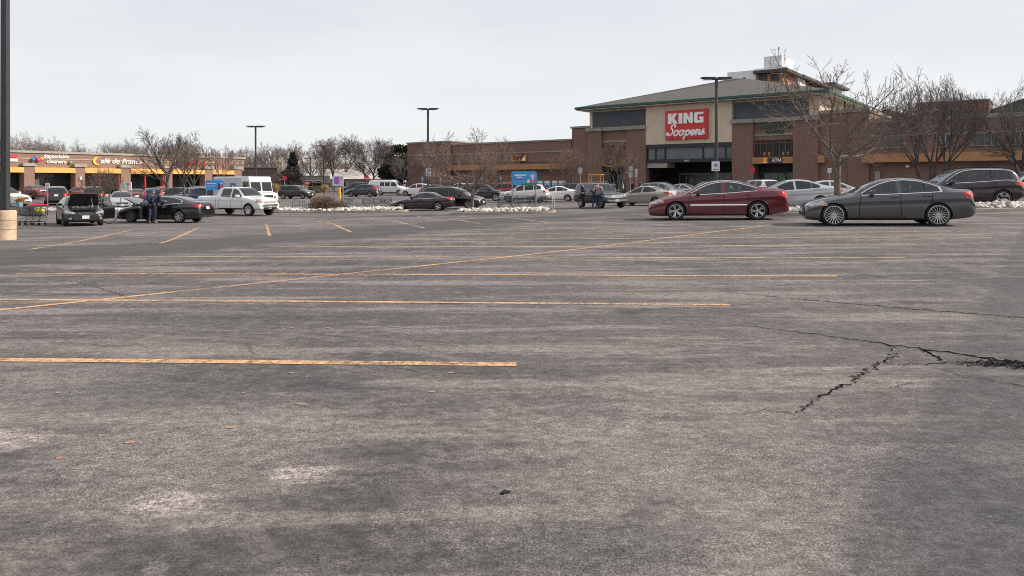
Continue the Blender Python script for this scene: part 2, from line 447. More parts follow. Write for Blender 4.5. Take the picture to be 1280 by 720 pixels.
    def glazing(s):
        sp=s.sp; H=s.H
        xc,xr,yb,yt=sp['ws']                                # windscreen: cowl x, roof x, half widths
        zc=s.top(xc)+.015; zr=s.top(xr)-.01
        s.patch('windscreen','F',[(-yb,zc),(-yb*.5,zc-.01),(yb*.5,zc-.01),(yb,zc)],[(-yt,zr-.03),(-yt*.5,zr),(yt*.5,zr),(yt,zr-.03)],s.glass,.005,14,8)
        if 'rg' in sp:
            xb,xr2,yb,yt=sp['rg']; zb=s.top(xb)+.02 if not sp.get('rgz') else sp['rgz'][0]; zr=s.top(xr2)-.01 if not sp.get('rgz') else sp['rgz'][1]
            s.patch('rear_window','B',[(-yb,zb),(yb,zb)],[(-yt,zr-.03),(-yt*.5,zr),(yt*.5,zr),(yt,zr-.03)],s.glass,.005,12,6)
        rail=sp.get('rail',.085); lift=sp.get('lift',.03)
        def zlim(x):
            e=.04; sl=abs(s.top(x+e)-s.top(x-e))/(2*e); return s.top(x)-rail-.075*sl
        for (xa,xb) in sp['win']:
            n=14; bo=[];to=[]
            for i in range(n+1):
                x=xa+(xb-xa)*i/n; zl=s.belt(x)+lift; bo.append((x,zl)); to.append((x,max(zl+.002,min(zlim(x),sp.get('zmax',9)))))
            for sd in 'LR': s.patch('side_window',sd,bo,to,s.glass,.005,14,4)
        if sp.get('trim') and s.detail>=2:
            xa=sp['win'][0][0]-.03; xb=sp['win'][-1][1]+.03; n=26
            X=[xa+(xb-xa)*i/n for i in range(n+1)]
            lo=[(x,s.belt(x)+lift-.022) for x in X]; lo2=[(x,s.belt(x)+lift-.002) for x in X]
            hi=[(x,max(s.belt(x)+lift,zlim(x)+.002)) for x in X]; hi2=[(x,z+.022) for x,z in hi]
            for sd in 'LR':
                mb=MB(); s.patch('','LR'[sd=='R'],lo,lo2,None,.008,40,1,None,mb); s.patch('','LR'[sd=='R'],hi,hi2,None,.008,40,1,None,mb)
                if sp['trim']==2:                              # thick bright kink behind the rear side window
                    x=xb-.03; z=s.belt(x)+lift
                    s.patch('','LR'[sd=='R'],[(x-.0,z-.02),(x+.05,z)],[(x-.05,z+.13),(x+.0,z+.14)],None,.009,3,4,None,mb)
                mb.build('window_trim',CM['chrome'],s.root,smooth=50)
    def lights(s):
        sp=s.sp
        for (nm,kind,bo,to,m) in sp['lamps']:
            for sd in (1,-1):
                if kind=='S': s.patch(nm,'L' if sd>0 else 'R',bo,to,CM[m],.008,8,4)
                else: s.patch(nm,kind,[(y*sd,z) for y,z in bo],[(y*sd,z) for y,z in to],CM[m],.008,8,4)
        for (nm,kind,a0,a1,b0,b1,m) in sp.get('rects',()):
            s.rect(nm,kind,a0,a1,b0,b1,CM[m] if isinstance(m,str) else m,.009,8,3)
        if 'plate_z' in sp:
            for kind,z in (('F',sp['plate_z'][0]),('B',sp['plate_z'][1])):
                if z: s.rect('number_plate',kind,-.15,.15,z-.075,z+.075,CM['plate'],.016,2,1)
    def extras(s):
        sp=s.sp
        if s.detail>=2:
            seams=sp.get('seams',())
            for sd in 'LR':
                mb=MB()
                for pl in seams:
                    s.patch('',sd,[(x-.010,z) for x,z in pl],[(x+.010,z) for x,z in pl],None,.0035,12,1,None,mb)
                if mb.f: mb.build('door_seam',CM['seam'],s.root)
                for x,z in sp.get('handles',()):
                    p=s.cast(sd,x,z,.0)
                    if p is None: continue
                    b=MB(); sg=1 if sd=='L' else -1
                    b.box(s.X(x)-.11,s.X(x)+.11,min(p.y-sg*.01,p.y+sg*.032),max(p.y-sg*.01,p.y+sg*.032),p.z-.018,p.z+.018)
                    bevel(b.build('door_handle',s.pm if not sp.get('chrome_handle') else CM['chrome'],s.root),.01,2)
        if 'sill' in sp:
            x0,x1,h=sp['sill']
            for sd in 'LR': s.patch('sill_trim',sd,[(x0,s.bot(x0)+.012),(x1,s.bot(x1)+.012)],[(x0,s.bot(x0)+h),(x1,s.bot(x1)+h)],CM['dark'],.006,14,2)
        if 'mirror' in sp:
            x,z=sp['mirror']
            for sd,sg in (('L',1),('R',-1)):
                p=s.cast(sd,x,z,0)
                if p is None: continue
                b=MB(); k=sp.get('mirror_s',1.)
                b.prism([(s.X(x)-.05*k,-.06*k),(s.X(x)-.06*k,.075*k),(s.X(x)+.06*k,.07*k),(s.X(x)+.10*k,.01),(s.X(x)+.06*k,-.06*k)],p.y+sg*.05,p.y+sg*.24*k,'xz')
                b.v=[(v[0],v[1],v[2]+z+.04) for v in b.v]
                b.box(s.X(x)-.02,s.X(x)+.04,min(p.y-sg*.03,p.y+sg*.06),max(p.y-sg*.03,p.y+sg*.06),z-.02,z+.02)
                bevel(b.build('mirror',s.pm if not sp.get('mirror_dark') else CM['dark'],s.root,smooth=40),.025,2)
        for pl in sp.get('rails',()):
            for sg in (1,-1):
                b=MB(); b.tube([(s.X(x),sg*y,z) for x,y,z in pl],.02,6); b.build('roof_rail',CM[sp.get('rail_m','dark')],s.root,smooth=50)
def specs():
    S={}
    S['executive']=dict(L=4.60,W=1.81,H=1.43,wb=2.81,fo=.79,r=.332,tw=.23,rim_r=.265,rim=(18,'fine','alloy'),rr=.64,gap=.045,
      top=[(0,.50),(.03,.60),(.10,.67),(.35,.77),(.8,.87),(1.18,.93),(1.36,.975),(1.75,1.19),(2.1,1.345),(2.4,1.41),(2.75,1.43),(3.1,1.405),(3.45,1.325),(3.8,1.19),(4.1,1.09),(4.35,1.07),(4.54,1.055),(4.59,.98),(4.61,.82),(4.62,.60)],
      belt=[(0,.48),(.2,.62),(.7,.76),(1.3,.86),(1.7,.895),(2.6,.93),(3.4,.965),(3.9,.985),(4.4,.97),(4.62,.58)],
      plan=[(0,.70),(.05,.80),(.2,.90),(.5,.965),(1.0,1.0),(3.4,1.0),(4.0,.97),(4.4,.91),(4.56,.84),(4.62,.76)],
      bot=[(0,.27),(.06,.18),(.3,.155),(1.2,.165),(3.7,.165),(4.3,.22),(4.5,.26),(4.62,.34)],
      ws=(1.40,2.25,.70,.53),rg=(4.02,3.2,.62,.50),win=[(1.60,2.56),(2.66,3.26),(3.275,3.68)],trim=2,plate_z=(.47,.78),
      lamps=[('headlight','S',[(.14,.575),(.62,.66)],[(.12,.66),(.5,.755)],'lamp'),('headlight','F',[(.42,.57),(.80,.60)],[(.42,.665),(.76,.70)],'lamp'),
             ('indicator','S',[(.45,.60),(.62,.615)],[(.45,.63),(.62,.65)],'amber'),
             ('tail_light','S',[(4.27,.90),(4.6,.80)],[(4.22,.985),(4.56,.985)],'red'),('tail_light','B',[(.38,.83),(.84,.82)],[(.38,.95),(.80,.97)],'red')],
      rects=[('grille','F',.05,.33,.545,.68,'dark'),('grille','F',-.33,-.05,.545,.68,'dark'),('intake','F',-.62,.62,.30,.40,'dark')],
      seams=[[(1.50,.30),(1.48,.60),(1.56,.88)],[(2.62,.30),(2.61,.60),(2.61,.95)],[(3.30,.42),(3.42,.62),(3.46,.95)]],handles=[(2.44,.85),(3.30,.88)],
      sill=(1.15,3.25,.075),mirror=(1.86,.96))
    S['saloon_red']=dict(L=4.92,W=1.85,H=1.45,wb=2.85,fo=.98,r=.335,tw=.23,rim_r=.235,rim=(5,'twin','alloy'),rr=.64,
      top=[(0,.50),(.03,.60),(.12,.67),(.45,.80),(.9,.91),(1.2,.965),(1.32,1.0),(1.75,1.21),(2.15,1.375),(2.5,1.44),(2.8,1.45),(3.2,1.41),(3.6,1.31),(4.0,1.185),(4.3,1.125),(4.6,1.115),(4.80,1.08),(4.87,.98),(4.90,.8),(4.92,.58)],
      belt=[(0,.48),(.25,.64),(.8,.79),(1.4,.88),(2.0,.915),(3.0,.965),(3.8,1.02),(4.3,1.03),(4.7,1.0),(4.92,.55)],
      plan=[(0,.68),(.06,.82),(.25,.92),(.6,.98),(1.1,1.0),(3.7,1.0),(4.3,.965),(4.7,.90),(4.86,.84),(4.92,.78)],
      bot=[(0,.24),(.06,.17),(.35,.15),(4.2,.16),(4.6,.24),(4.86,.27),(4.92,.34)],
      ws=(1.36,2.3,.72,.55),rg=(4.2,3.35,.64,.52),win=[(1.56,2.62),(2.72,3.38),(3.40,3.78)],trim=1,plate_z=(.45,.80),glass='glass_light',
      lamps=[('headlight','S',[(.12,.58),(.55,.655)],[(.14,.665),(.48,.755)],'lamp'),('headlight','F',[(.42,.58),(.82,.6)],[(.42,.67),(.76,.7)],'lamp'),
             ('indicator','S',[(.43,.67),(.55,.68)],[(.43,.72),(.55,.745)],'amber'),
             ('tail_light','S',[(4.5,.90),(4.88,.78)],[(4.5,.99),(4.83,1.02)],'red'),('tail_light','B',[(.45,.82),(.85,.8)],[(.45,.98),(.82,.99)],'red')],
      rects=[('grille','F',-.36,.36,.53,.67,'dark'),('intake','F',-.5,.5,.30,.40,'dark'),('side_moulding','L',1.5,3.45,.535,.575,'chrome'),('side_moulding','R',1.5,3.45,.535,.575,'chrome')],
      seams=[[(1.46,.30),(1.44,.60),(1.52,.90)],[(2.67,.30),(2.66,.60),(2.66,.96)],[(3.38,.44),(3.50,.62),(3.52,1.0)]],handles=[(2.46,.86),(3.50,.91)],
      sill=(1.35,3.45,.06),mirror=(1.78,.98))
    def sedan(**k):
        d=dict(L=4.85,W=1.82,H=1.46,wb=2.78,fo=.95,r=.32,tw=.21,rr=.65,
          top=[(0,.5),(.03,.60),(.12,.68),(.45,.80),(.95,.92),(1.25,.98),(1.7,1.2),(2.15,1.38),(2.5,1.45),(2.85,1.46),(3.3,1.41),(3.7,1.28),(4.1,1.14),(4.4,1.10),(4.7,1.08),(4.79,.97),(4.83,.8),(4.85,.58)],
          belt=[(0,.48),(.25,.64),(.8,.79),(1.4,.89),(2.0,.925),(3.0,.965),(3.8,1.01),(4.3,1.01),(4.65,.98),(4.85,.55)],
          plan=[(0,.70),(.06,.80),(.25,.91),(.6,.97),(1.1,1.0),(3.7,1.0),(4.3,.965),(4.65,.90),(4.8,.84),(4.85,.78)],
          bot=[(0,.27),(.06,.19),(.35,.165),(4.15,.17),(4.55,.24),(4.8,.28),(4.85,.35)],
          ws=(1.3,2.3,.71,.55),rg=(4.1,3.35,.64,.52),win=[(1.52,2.58),(2.68,3.36),(3.38,3.74)],trim=1,plate_z=(.45,.82),
          lamps=[('headlight','S',[(.12,.58),(.6,.66)],[(.14,.665),(.55,.765)],'lamp'),('headlight','F',[(.40,.57),(.82,.6)],[(.42,.66),(.76,.71)],'lamp'),
             ('tail_light','S',[(4.4,.88),(4.82,.78)],[(4.35,.99),(4.77,1.0)],'red'),('tail_light','B',[(.40,.82),(.84,.8)],[(.42,.97),(.81,.985)],'red')],
          rects=[('grille','F',-.42,.42,.50,.64,'dark'),('intake','F',-.5,.5,.30,.40,'dark')],
          seams=[[(1.44,.30),(1.42,.60),(1.5,.9)],[(2.63,.30),(2.62,.60),(2.62,.96)],[(3.36,.44),(3.46,.62),(3.48,1.0)]],handles=[(2.42,.86),(3.46,.90)],
          sill=(1.3,3.4,.06),mirror=(1.74,.98)); d.update(k); return d
    S['sedan']=sedan()
    S['sedan_old']=sedan(H=1.42,top=[(0,.5),(.03,.58),(.12,.66),(.45,.75),(.95,.86),(1.35,.93),(1.75,1.14),(2.15,1.33),(2.5,1.41),(2.85,1.42),(3.3,1.37),(3.65,1.24),(4.0,1.07),(4.3,1.02),(4.7,1.0),(4.79,.92),(4.83,.78),(4.85,.56)],
        belt=[(0,.46),(.25,.6),(.8,.74),(1.4,.84),(2.0,.875),(3.0,.905),(3.8,.94),(4.3,.94),(4.65,.92),(4.85,.54)],handles=[(2.42,.81),(3.46,.83)])
    S['fastback']=sedan(L=4.96,fo=.98,wb=2.82,r=.335,rim=(7,'single','alloy'),top=[(0,.52),(.03,.62),(.12,.70),(.45,.82),(.95,.93),(1.3,1.0),(1.75,1.22),(2.15,1.39),(2.5,1.455),(2.9,1.46),(3.4,1.41),(3.9,1.29),(4.35,1.17),(4.7,1.13),(4.86,1.09),(4.92,.95),(4.94,.8),(4.96,.58)],
        belt=[(0,.48),(.25,.64),(.8,.79),(1.4,.89),(2.0,.93),(3.0,.97),(3.8,1.03),(4.3,1.04),(4.75,1.0),(4.96,.55)],
        plan=[(0,.70),(.06,.80),(.25,.91),(.6,.97),(1.1,1.0),(3.8,1.0),(4.4,.965),(4.76,.90),(4.9,.84),(4.96,.78)],bot=[(0,.27),(.06,.19),(.35,.165),(4.2,.17),(4.6,.24),(4.88,.28),(4.96,.35)],
        rg=(4.38,3.45,.66,.54),win=[(1.56,2.62),(2.72,3.9)],trim=2,
        lamps=[('headlight','S',[(.12,.60),(.6,.68)],[(.14,.685),(.55,.785)],'lamp'),('headlight','F',[(.40,.6),(.82,.62)],[(.42,.67),(.76,.73)],'lamp'),
             ('tail_light','S',[(4.42,.93),(4.92,.85)],[(4.25,.985),(4.87,1.0)],'red'),('tail_light','B',[(.36,.86),(.84,.85)],[(.36,.94),(.80,.975)],'red')])
    S['hatch']=sedan(L=4.41,W=1.74,H=1.475,wb=2.62,fo=.88,r=.31,rim=(5,'twin','dark'),top=[(0,.52),(.03,.62),(.12,.70),(.4,.82),(.85,.94),(1.12,1.0),(1.55,1.22),(1.95,1.40),(2.3,1.465),(2.7,1.475),(3.3,1.455),(3.8,1.39),(4.05,1.25),(4.25,1.05),(4.36,.95),(4.39,.78),(4.41,.55)],
        belt=[(0,.48),(.25,.66),(.8,.82),(1.3,.91),(2.0,.935),(3.0,.98),(3.7,1.02),(4.1,1.0),(4.41,.53)],
        plan=[(0,.72),(.06,.82),(.25,.92),(.6,.98),(1.0,1.0),(3.4,1.0),(3.9,.96),(4.25,.90),(4.41,.8)],bot=[(0,.32),(.06,.24),(.35,.2),(3.8,.2),(4.3,.3),(4.41,.38)],
        ws=(1.16,2.08,.70,.56),rg=(4.2,3.85,.60,.50),rgz=(1.08,1.36),win=[(1.38,2.36),(2.44,3.10),(3.12,3.75)],trim=0,
        lamps=[('headlight','S',[(.12,.62),(.55,.70)],[(.14,.70),(.5,.79)],'lamp'),('headlight','F',[(.42,.60),(.82,.64)],[(.46,.68),(.76,.75)],'lamp'),('fog_lamp','F',[(.58,.33),(.70,.33)],[(.58,.43),(.70,.43)],'lamp'),
               ('tail_light','S',[(4.05,.85),(4.36,.80)],[(3.98,1.0),(4.28,1.0)],'red'),('tail_light','B',[(.5,.8),(.8,.8)],[(.5,.97),(.74,.98)],'red')],
        rects=[('grille','F',-.3,.3,.56,.68,'dark'),('intake','F',-.5,.5,.30,.42,'dark')],seams=[],handles=[],mirror=(1.56,1.0))
    def suv(**k):
        d=dict(L=4.70,W=1.88,H=1.70,wb=2.70,fo=.92,r=.36,tw=.23,rr=.72,gap=.06,
          top=[(0,.62),(.03,.78),(.12,.88),(.4,.98),(.85,1.06),(1.12,1.11),(1.5,1.36),(1.85,1.58),(2.2,1.68),(2.7,1.70),(3.5,1.68),(4.05,1.61),(4.3,1.42),(4.5,1.12),(4.6,1.04),(4.66,.85),(4.70,.62)],
          belt=[(0,.58),(.25,.8),(.8,.95),(1.3,1.02),(2.0,1.05),(3.0,1.10),(3.8,1.16),(4.3,1.1),(4.70,.58)],
          plan=[(0,.74),(.06,.84),(.25,.93),(.6,.98),(1.0,1.0),(3.7,1.0),(4.2,.965),(4.55,.91),(4.70,.82)],
          bot=[(0,.38),(.06,.28),(.35,.23),(4.0,.23),(4.5,.33),(4.70,.43)],
          ws=(1.16,1.98,.76,.64),rg=(4.4,4.1,.70,.60),rgz=(1.16,1.56),win=[(1.4,2.38),(2.48,3.30),(3.36,4.02)],trim=1,plate_z=(.52,.92),
          lamps=[('headlight','S',[(.12,.72),(.55,.8)],[(.14,.84),(.5,.93)],'lamp'),('headlight','F',[(.44,.72),(.84,.75)],[(.46,.83),(.8,.89)],'lamp'),
             ('tail_light','S',[(4.25,.92),(4.62,.86)],[(4.2,1.08),(4.5,1.12)],'red'),('tail_light','B',[(.56,.88),(.86,.88)],[(.56,1.07),(.82,1.09)],'red')],
          rects=[('grille','F',-.42,.42,.62,.80,'dark'),('intake','F',-.6,.6,.36,.48,'dark')],
          seams=[[(1.34,.4),(1.32,.7),(1.4,1.04)],[(2.43,.4),(2.42,.7),(2.42,1.08)],[(3.33,.5),(3.42,.7),(3.44,1.12)]],handles=[(2.24,1.0),(3.22,1.04)],
          sill=(.2,4.5,.14),mirror=(1.62,1.12),mirror_s=1.15,rails=[[(2.0,.60,1.69),(2.1,.62,1.735),(3.6,.62,1.73),(3.75,.6,1.66)]]); d.update(k); return d
    S['suv']=suv()
    S['suv_large']=suv(L=4.80,H=1.78,W=1.92,wb=2.79,fo=.95,r=.375,rim=(5,'wide','alloy'),
        top=[(0,.62),(.03,.8),(.12,.92),(.4,1.02),(.85,1.1),(1.15,1.15),(1.55,1.42),(1.9,1.63),(2.25,1.74),(2.7,1.77),(3.5,1.76),(4.2,1.70),(4.45,1.5),(4.62,1.15),(4.7,1.06),(4.76,.85),(4.80,.62)],
        belt=[(0,.58),(.25,.82),(.8,.98),(1.3,1.06),(2.0,1.09),(3.0,1.13),(3.9,1.18),(4.4,1.12),(4.80,.58)],
        win=[(1.44,2.42),(2.50,3.30),(3.34,3.52),(3.58,4.20)],rails=[[(2.0,.62,1.75),(2.1,.64,1.81),(3.9,.64,1.80),(4.05,.62,1.74)]],trim=1,
        lamps=[('headlight','S',[(.12,.72),(.6,.8)],[(.14,.86),(.55,.96)],'lamp'),('headlight','F',[(.44,.72),(.84,.75)],[(.46,.85),(.8,.91)],'lamp'),
             ('tail_light','S',[(4.28,1.0),(4.74,.84)],[(4.22,1.1),(4.6,1.13)],'red'),('tail_light','B',[(.56,.88),(.86,.88)],[(.56,1.07),(.82,1.09)],'red')])
    S['suv_boxy']=suv(L=4.55,H=1.77,rr=.80,W=1.82,wb=2.65,fo=.82,r=.37,
        top=[(0,.66),(.03,.86),(.10,.98),(.4,1.04),(.85,1.09),(1.25,1.13),(1.55,1.4),(1.85,1.64),(2.15,1.74),(2.6,1.77),(3.5,1.77),(4.2,1.74),(4.35,1.62),(4.45,1.1),(4.49,1.0),(4.53,.85),(4.55,.62)],
        belt=[(0,.60),(.25,.86),(.8,.99),(1.3,1.05),(2.0,1.06),(3.0,1.07),(3.8,1.08),(4.3,1.04),(4.55,.58)],
        plan=[(0,.84),(.06,.90),(.25,.95),(.6,.99),(1.0,1.0),(3.7,1.0),(4.2,.985),(4.48,.95),(4.55,.88)],bot=[(0,.46),(.06,.38),(.35,.34),(4.0,.34),(4.4,.42),(4.55,.5)],
        rg=(4.45,4.3,.68,.60),rgz=(1.14,1.6),win=[(1.46,2.36),(2.44,3.2),(3.28,4.2)],trim=0,rects=[('grille','F',-.45,.45,.70,.88,'chrome'),('bumper','F',-.76,.76,.46,.58,'steel')],
        lamps=[('headlight','S',[(.05,.74),(.3,.76)],[(.06,.9),(.28,.9)],'lamp'),('headlight','F',[(.48,.72),(.82,.74)],[(.48,.86),(.80,.88)],'lamp'),
             ('tail_light','S',[(4.36,.8),(4.52,.8)],[(4.36,1.05),(4.47,1.05)],'red'),('tail_light','B',[(.64,.78),(.86,.78)],[(.64,1.05),(.84,1.05)],'red')],
        rails=[[(2.1,.62,1.75),(2.2,.64,1.82),(3.9,.64,1.82),(4.05,.62,1.75)]],rail_m='steel')
    S['cube_wagon']=suv(L=4.14,H=1.61,W=1.79,wb=2.57,fo=.82,r=.33,rr=.76,
        top=[(0,.6),(.03,.76),(.10,.88),(.4,.98),(.8,1.04),(1.02,1.08),(1.4,1.33),(1.7,1.50),(2.0,1.58),(2.5,1.61),(3.3,1.60),(3.85,1.54),(3.98,1.40),(4.06,1.05),(4.10,.9),(4.14,.62)],
        belt=[(0,.56),(.25,.78),(.8,.92),(1.3,.99),(2.0,1.0),(3.0,1.03),(3.6,1.06),(3.95,1.02),(4.14,.56)],
        plan=[(0,.76),(.06,.86),(.25,.94),(.6,.99),(1.0,1.0),(3.4,1.0),(3.85,.97),(4.06,.92),(4.14,.84)],bot=[(0,.36),(.06,.28),(.35,.24),(3.6,.24),(4.0,.34),(4.14,.42)],
        ws=(1.06,1.8,.74,.64),rg=(4.0,3.9,.62,.55),rgz=(1.1,1.45),win=[(1.28,2.2),(2.28,3.0),(3.06,3.7)],trim=0,rails=(),
        lamps=[('headlight','S',[(.10,.7),(.45,.76)],[(.12,.84),(.42,.9)],'lamp'),('headlight','F',[(.44,.68),(.82,.7)],[(.46,.82),(.8,.86)],'lamp'),('tail_light','S',[(3.9,.95),(4.1,.95)],[(3.86,1.3),(4.0,1.3)],'red')],
        seams=[],handles=[],mirror=(1.5,1.06))
    S['crossover']=suv(L=4.54,H=1.65,W=1.82,wb=2.62,fo=.88,r=.345,
        top=[(0,.6),(.03,.74),(.12,.84),(.4,.95),(.85,1.04),(1.1,1.1),(1.5,1.34),(1.85,1.53),(2.2,1.63),(2.7,1.65),(3.4,1.61),(3.9,1.50),(4.15,1.36),(4.36,1.12),(4.45,1.0),(4.5,.85),(4.54,.6)],
        win=[(1.36,2.3),(2.4,3.15),(3.22,3.82)],rg=(4.3,4.0,.66,.56),rgz=(1.16,1.46),
        belt=[(0,.56),(.25,.78),(.8,.93),(1.3,1.01),(2.0,1.04),(3.0,1.10),(3.7,1.17),(4.15,1.1),(4.54,.56)],
        plan=[(0,.74),(.06,.84),(.25,.93),(.6,.98),(1.0,1.0),(3.5,1.0),(4.0,.965),(4.4,.91),(4.54,.82)],bot=[(0,.38),(.06,.28),(.35,.23),(3.9,.23),(4.4,.34),(4.54,.42)],rails=(),
        lamps=[('headlight','S',[(.12,.68),(.6,.76)],[(.14,.78),(.55,.88)],'lamp'),('headlight','F',[(.44,.68),(.84,.7)],[(.46,.77),(.8,.83)],'lamp'),
             ('tail_light','S',[(4.12,.98),(4.44,.95)],[(3.98,1.42),(4.12,1.40)],'red'),('tail_light','B',[(.6,.92),(.85,.92)],[(.56,1.3),(.66,1.34)],'red')])
    S['minivan']=suv(L=5.17,H=1.78,W=2.0,wb=3.09,fo=.98,r=.35,rr=.72,rim=(10,'single','steel'),
        top=[(0,.56),(.03,.70),(.12,.82),(.45,.96),(.85,1.06),(1.1,1.13),(1.55,1.40),(2.0,1.62),(2.4,1.73),(2.9,1.77),(3.8,1.77),(4.6,1.71),(4.85,1.5),(5.0,1.15),(5.07,1.05),(5.13,.85),(5.17,.58)],
        belt=[(0,.52),(.25,.74),(.8,.92),(1.3,1.0),(2.0,1.03),(3.0,1.06),(4.2,1.12),(4.8,1.1),(5.17,.54)],
        plan=[(0,.70),(.06,.80),(.25,.9),(.6,.97),(1.1,1.0),(4.1,1.0),(4.7,.965),(5.0,.91),(5.17,.82)],bot=[(0,.32),(.06,.24),(.35,.2),(4.4,.2),(5.0,.32),(5.17,.4)],
        ws=(1.16,2.15,.80,.66),rg=(4.95,4.65,.72,.62),rgz=(1.2,1.62),win=[(1.5,2.55),(2.65,3.6),(3.68,4.6)],rails=(),
        lamps=[('headlight','S',[(.14,.66),(.75,.78)],[(.16,.78),(.7,.92)],'lamp'),('headlight','F',[(.36,.66),(.84,.7)],[(.42,.74),(.78,.82)],'lamp'),
             ('tail_light','S',[(4.8,.98),(5.1,.95)],[(4.7,1.12),(5.0,1.14)],'red')],rects=[('grille','F',-.4,.4,.56,.66,'dark'),('intake','F',-.7,.7,.28,.46,'dark')],
        seams=[[(1.45,.3),(1.42,.6),(1.5,1.0)],[(2.6,.3),(2.6,.6),(2.6,1.04)],[(3.62,.4),(3.64,.7),(3.64,1.08)]],handles=[(2.42,.96),(2.8,.98)],mirror=(1.75,1.08))
    S['van']=suv(L=5.69,H=2.12,W=2.0,wb=3.43,fo=.95,r=.37,rr=.78,rim=(8,'wide','steel'),
        top=[(0,.7),(.03,.88),(.10,1.0),(.4,1.12),(.75,1.2),(.95,1.26),(1.3,1.66),(1.6,1.95),(1.9,2.07),(2.4,2.11),(3.8,2.12),(5.2,2.09),(5.45,1.98),(5.58,1.5),(5.64,.9),(5.69,.6)],
        belt=[(0,.64),(.25,.92),(.8,1.1),(1.2,1.2),(2.0,1.22),(3.0,1.22),(4.6,1.22),(5.4,1.18),(5.69,.58)],
        plan=[(0,.80),(.06,.88),(.25,.94),(.6,.98),(1.0,1.0),(4.9,1.0),(5.4,.985),(5.6,.95),(5.69,.9)],bot=[(0,.48),(.06,.4),(.35,.34),(5.0,.34),(5.5,.42),(5.69,.5)],
        ws=(1.0,1.68,.80,.70),rg=(5.55,5.4,.66,.6),rgz=(1.3,1.85),win=[(1.28,2.12),(2.3,3.0),(3.12,3.75)],zmax=1.8,trim=0,seams=[[(1.2,.5),(1.2,1.2)],[(2.2,.5),(2.2,1.95)]],handles=[(2.05,1.08)],
        rects=[('grille','F',-.5,.5,.74,.95,'steel'),('bumper','F',-.85,.85,.5,.66,'dark')],mirror=(1.4,1.28),mirror_dark=1,sill=(1.4,4.1,.1),
        lamps=[('headlight','F',[(.55,.76),(.82,.76)],[(.55,.95),(.8,.95)],'lamp'),('headlight','S',[(.08,.78),(.3,.8)],[(.08,.95),(.28,.96)],'lamp'),('tail_light','S',[(5.5,.95),(5.64,.95)],[(5.5,1.35),(5.58,1.35)],'red')],
        rails=[[(2.0,.7,2.09),(2.0,.7,2.2),(5.2,.7,2.2),(5.2,.7,2.08)]],rail_m='steel')
    S['pickup']=suv(L=5.89,H=1.93,W=2.0,wb=3.68,fo=.98,r=.40,tw=.27,rr=.72,rim=(6,'wide','alloy'),gap=.09,
        top=[(0,.72),(.03,.98),(.08,1.12),(.3,1.2),(.9,1.25),(1.35,1.29),(1.75,1.58),(2.05,1.82),(2.35,1.91),(2.9,1.93),(3.6,1.91),(3.85,1.86),(3.95,1.7),(4.06,1.31),(4.15,1.29),(5.6,1.31),(5.85,1.30),(5.88,1.0),(5.89,.7)],
        belt=[(0,.68),(.2,.98),(.8,1.12),(1.3,1.2),(1.8,1.22),(2.6,1.22),(3.6,1.23),(4.1,1.23),(5.7,1.24),(5.89,.66)],
        plan=[(0,.82),(.06,.90),(.25,.96),(.6,.99),(1.0,1.0),(5.6,1.0),(5.89,.97)],bot=[(0,.5),(.06,.44),(.35,.42),(5.3,.42),(5.7,.55),(5.89,.62)],
        ws=(1.42,2.2,.82,.68),rg=(4.0,3.88,.66,.58),rgz=(1.38,1.78),win=[(1.66,2.55),(2.66,3.56)],trim=0,plate_z=(.56,None),chrome_handle=1,
        lamps=[('headlight','F',[(.62,.86),(.92,.88)],[(.62,1.12),(.88,1.12)],'lamp'),('headlight','S',[(.06,.88),(.26,.9)],[(.06,1.1),(.24,1.12)],'lamp'),('indicator','S',[(.27,.9),(.36,.9)],[(.25,1.1),(.32,1.1)],'amber'),
               ('tail_light','S',[(5.78,.8),(5.88,.8)],[(5.78,1.15),(5.87,1.15)],'red')],
        rects=[('grille','F',-.56,.56,.84,1.12,'steel'),('bumper','F',-.9,.9,.62,.78,'chrome'),('intake','F',-.6,.6,.46,.6,'dark')],
        seams=[[(1.6,.5),(1.58,.8),(1.62,1.2)],[(2.6,.5),(2.6,1.22)],[(3.7,.6),(3.72,.9),(3.72,1.2)],[(3.98,.5),(3.98,1.22)]],handles=[(2.42,1.1),(3.52,1.1)],
        mirror=(1.86,1.28),mirror_s=1.3,sill=(1.5,3.7,.1),rails=())
    return S
SP=specs()
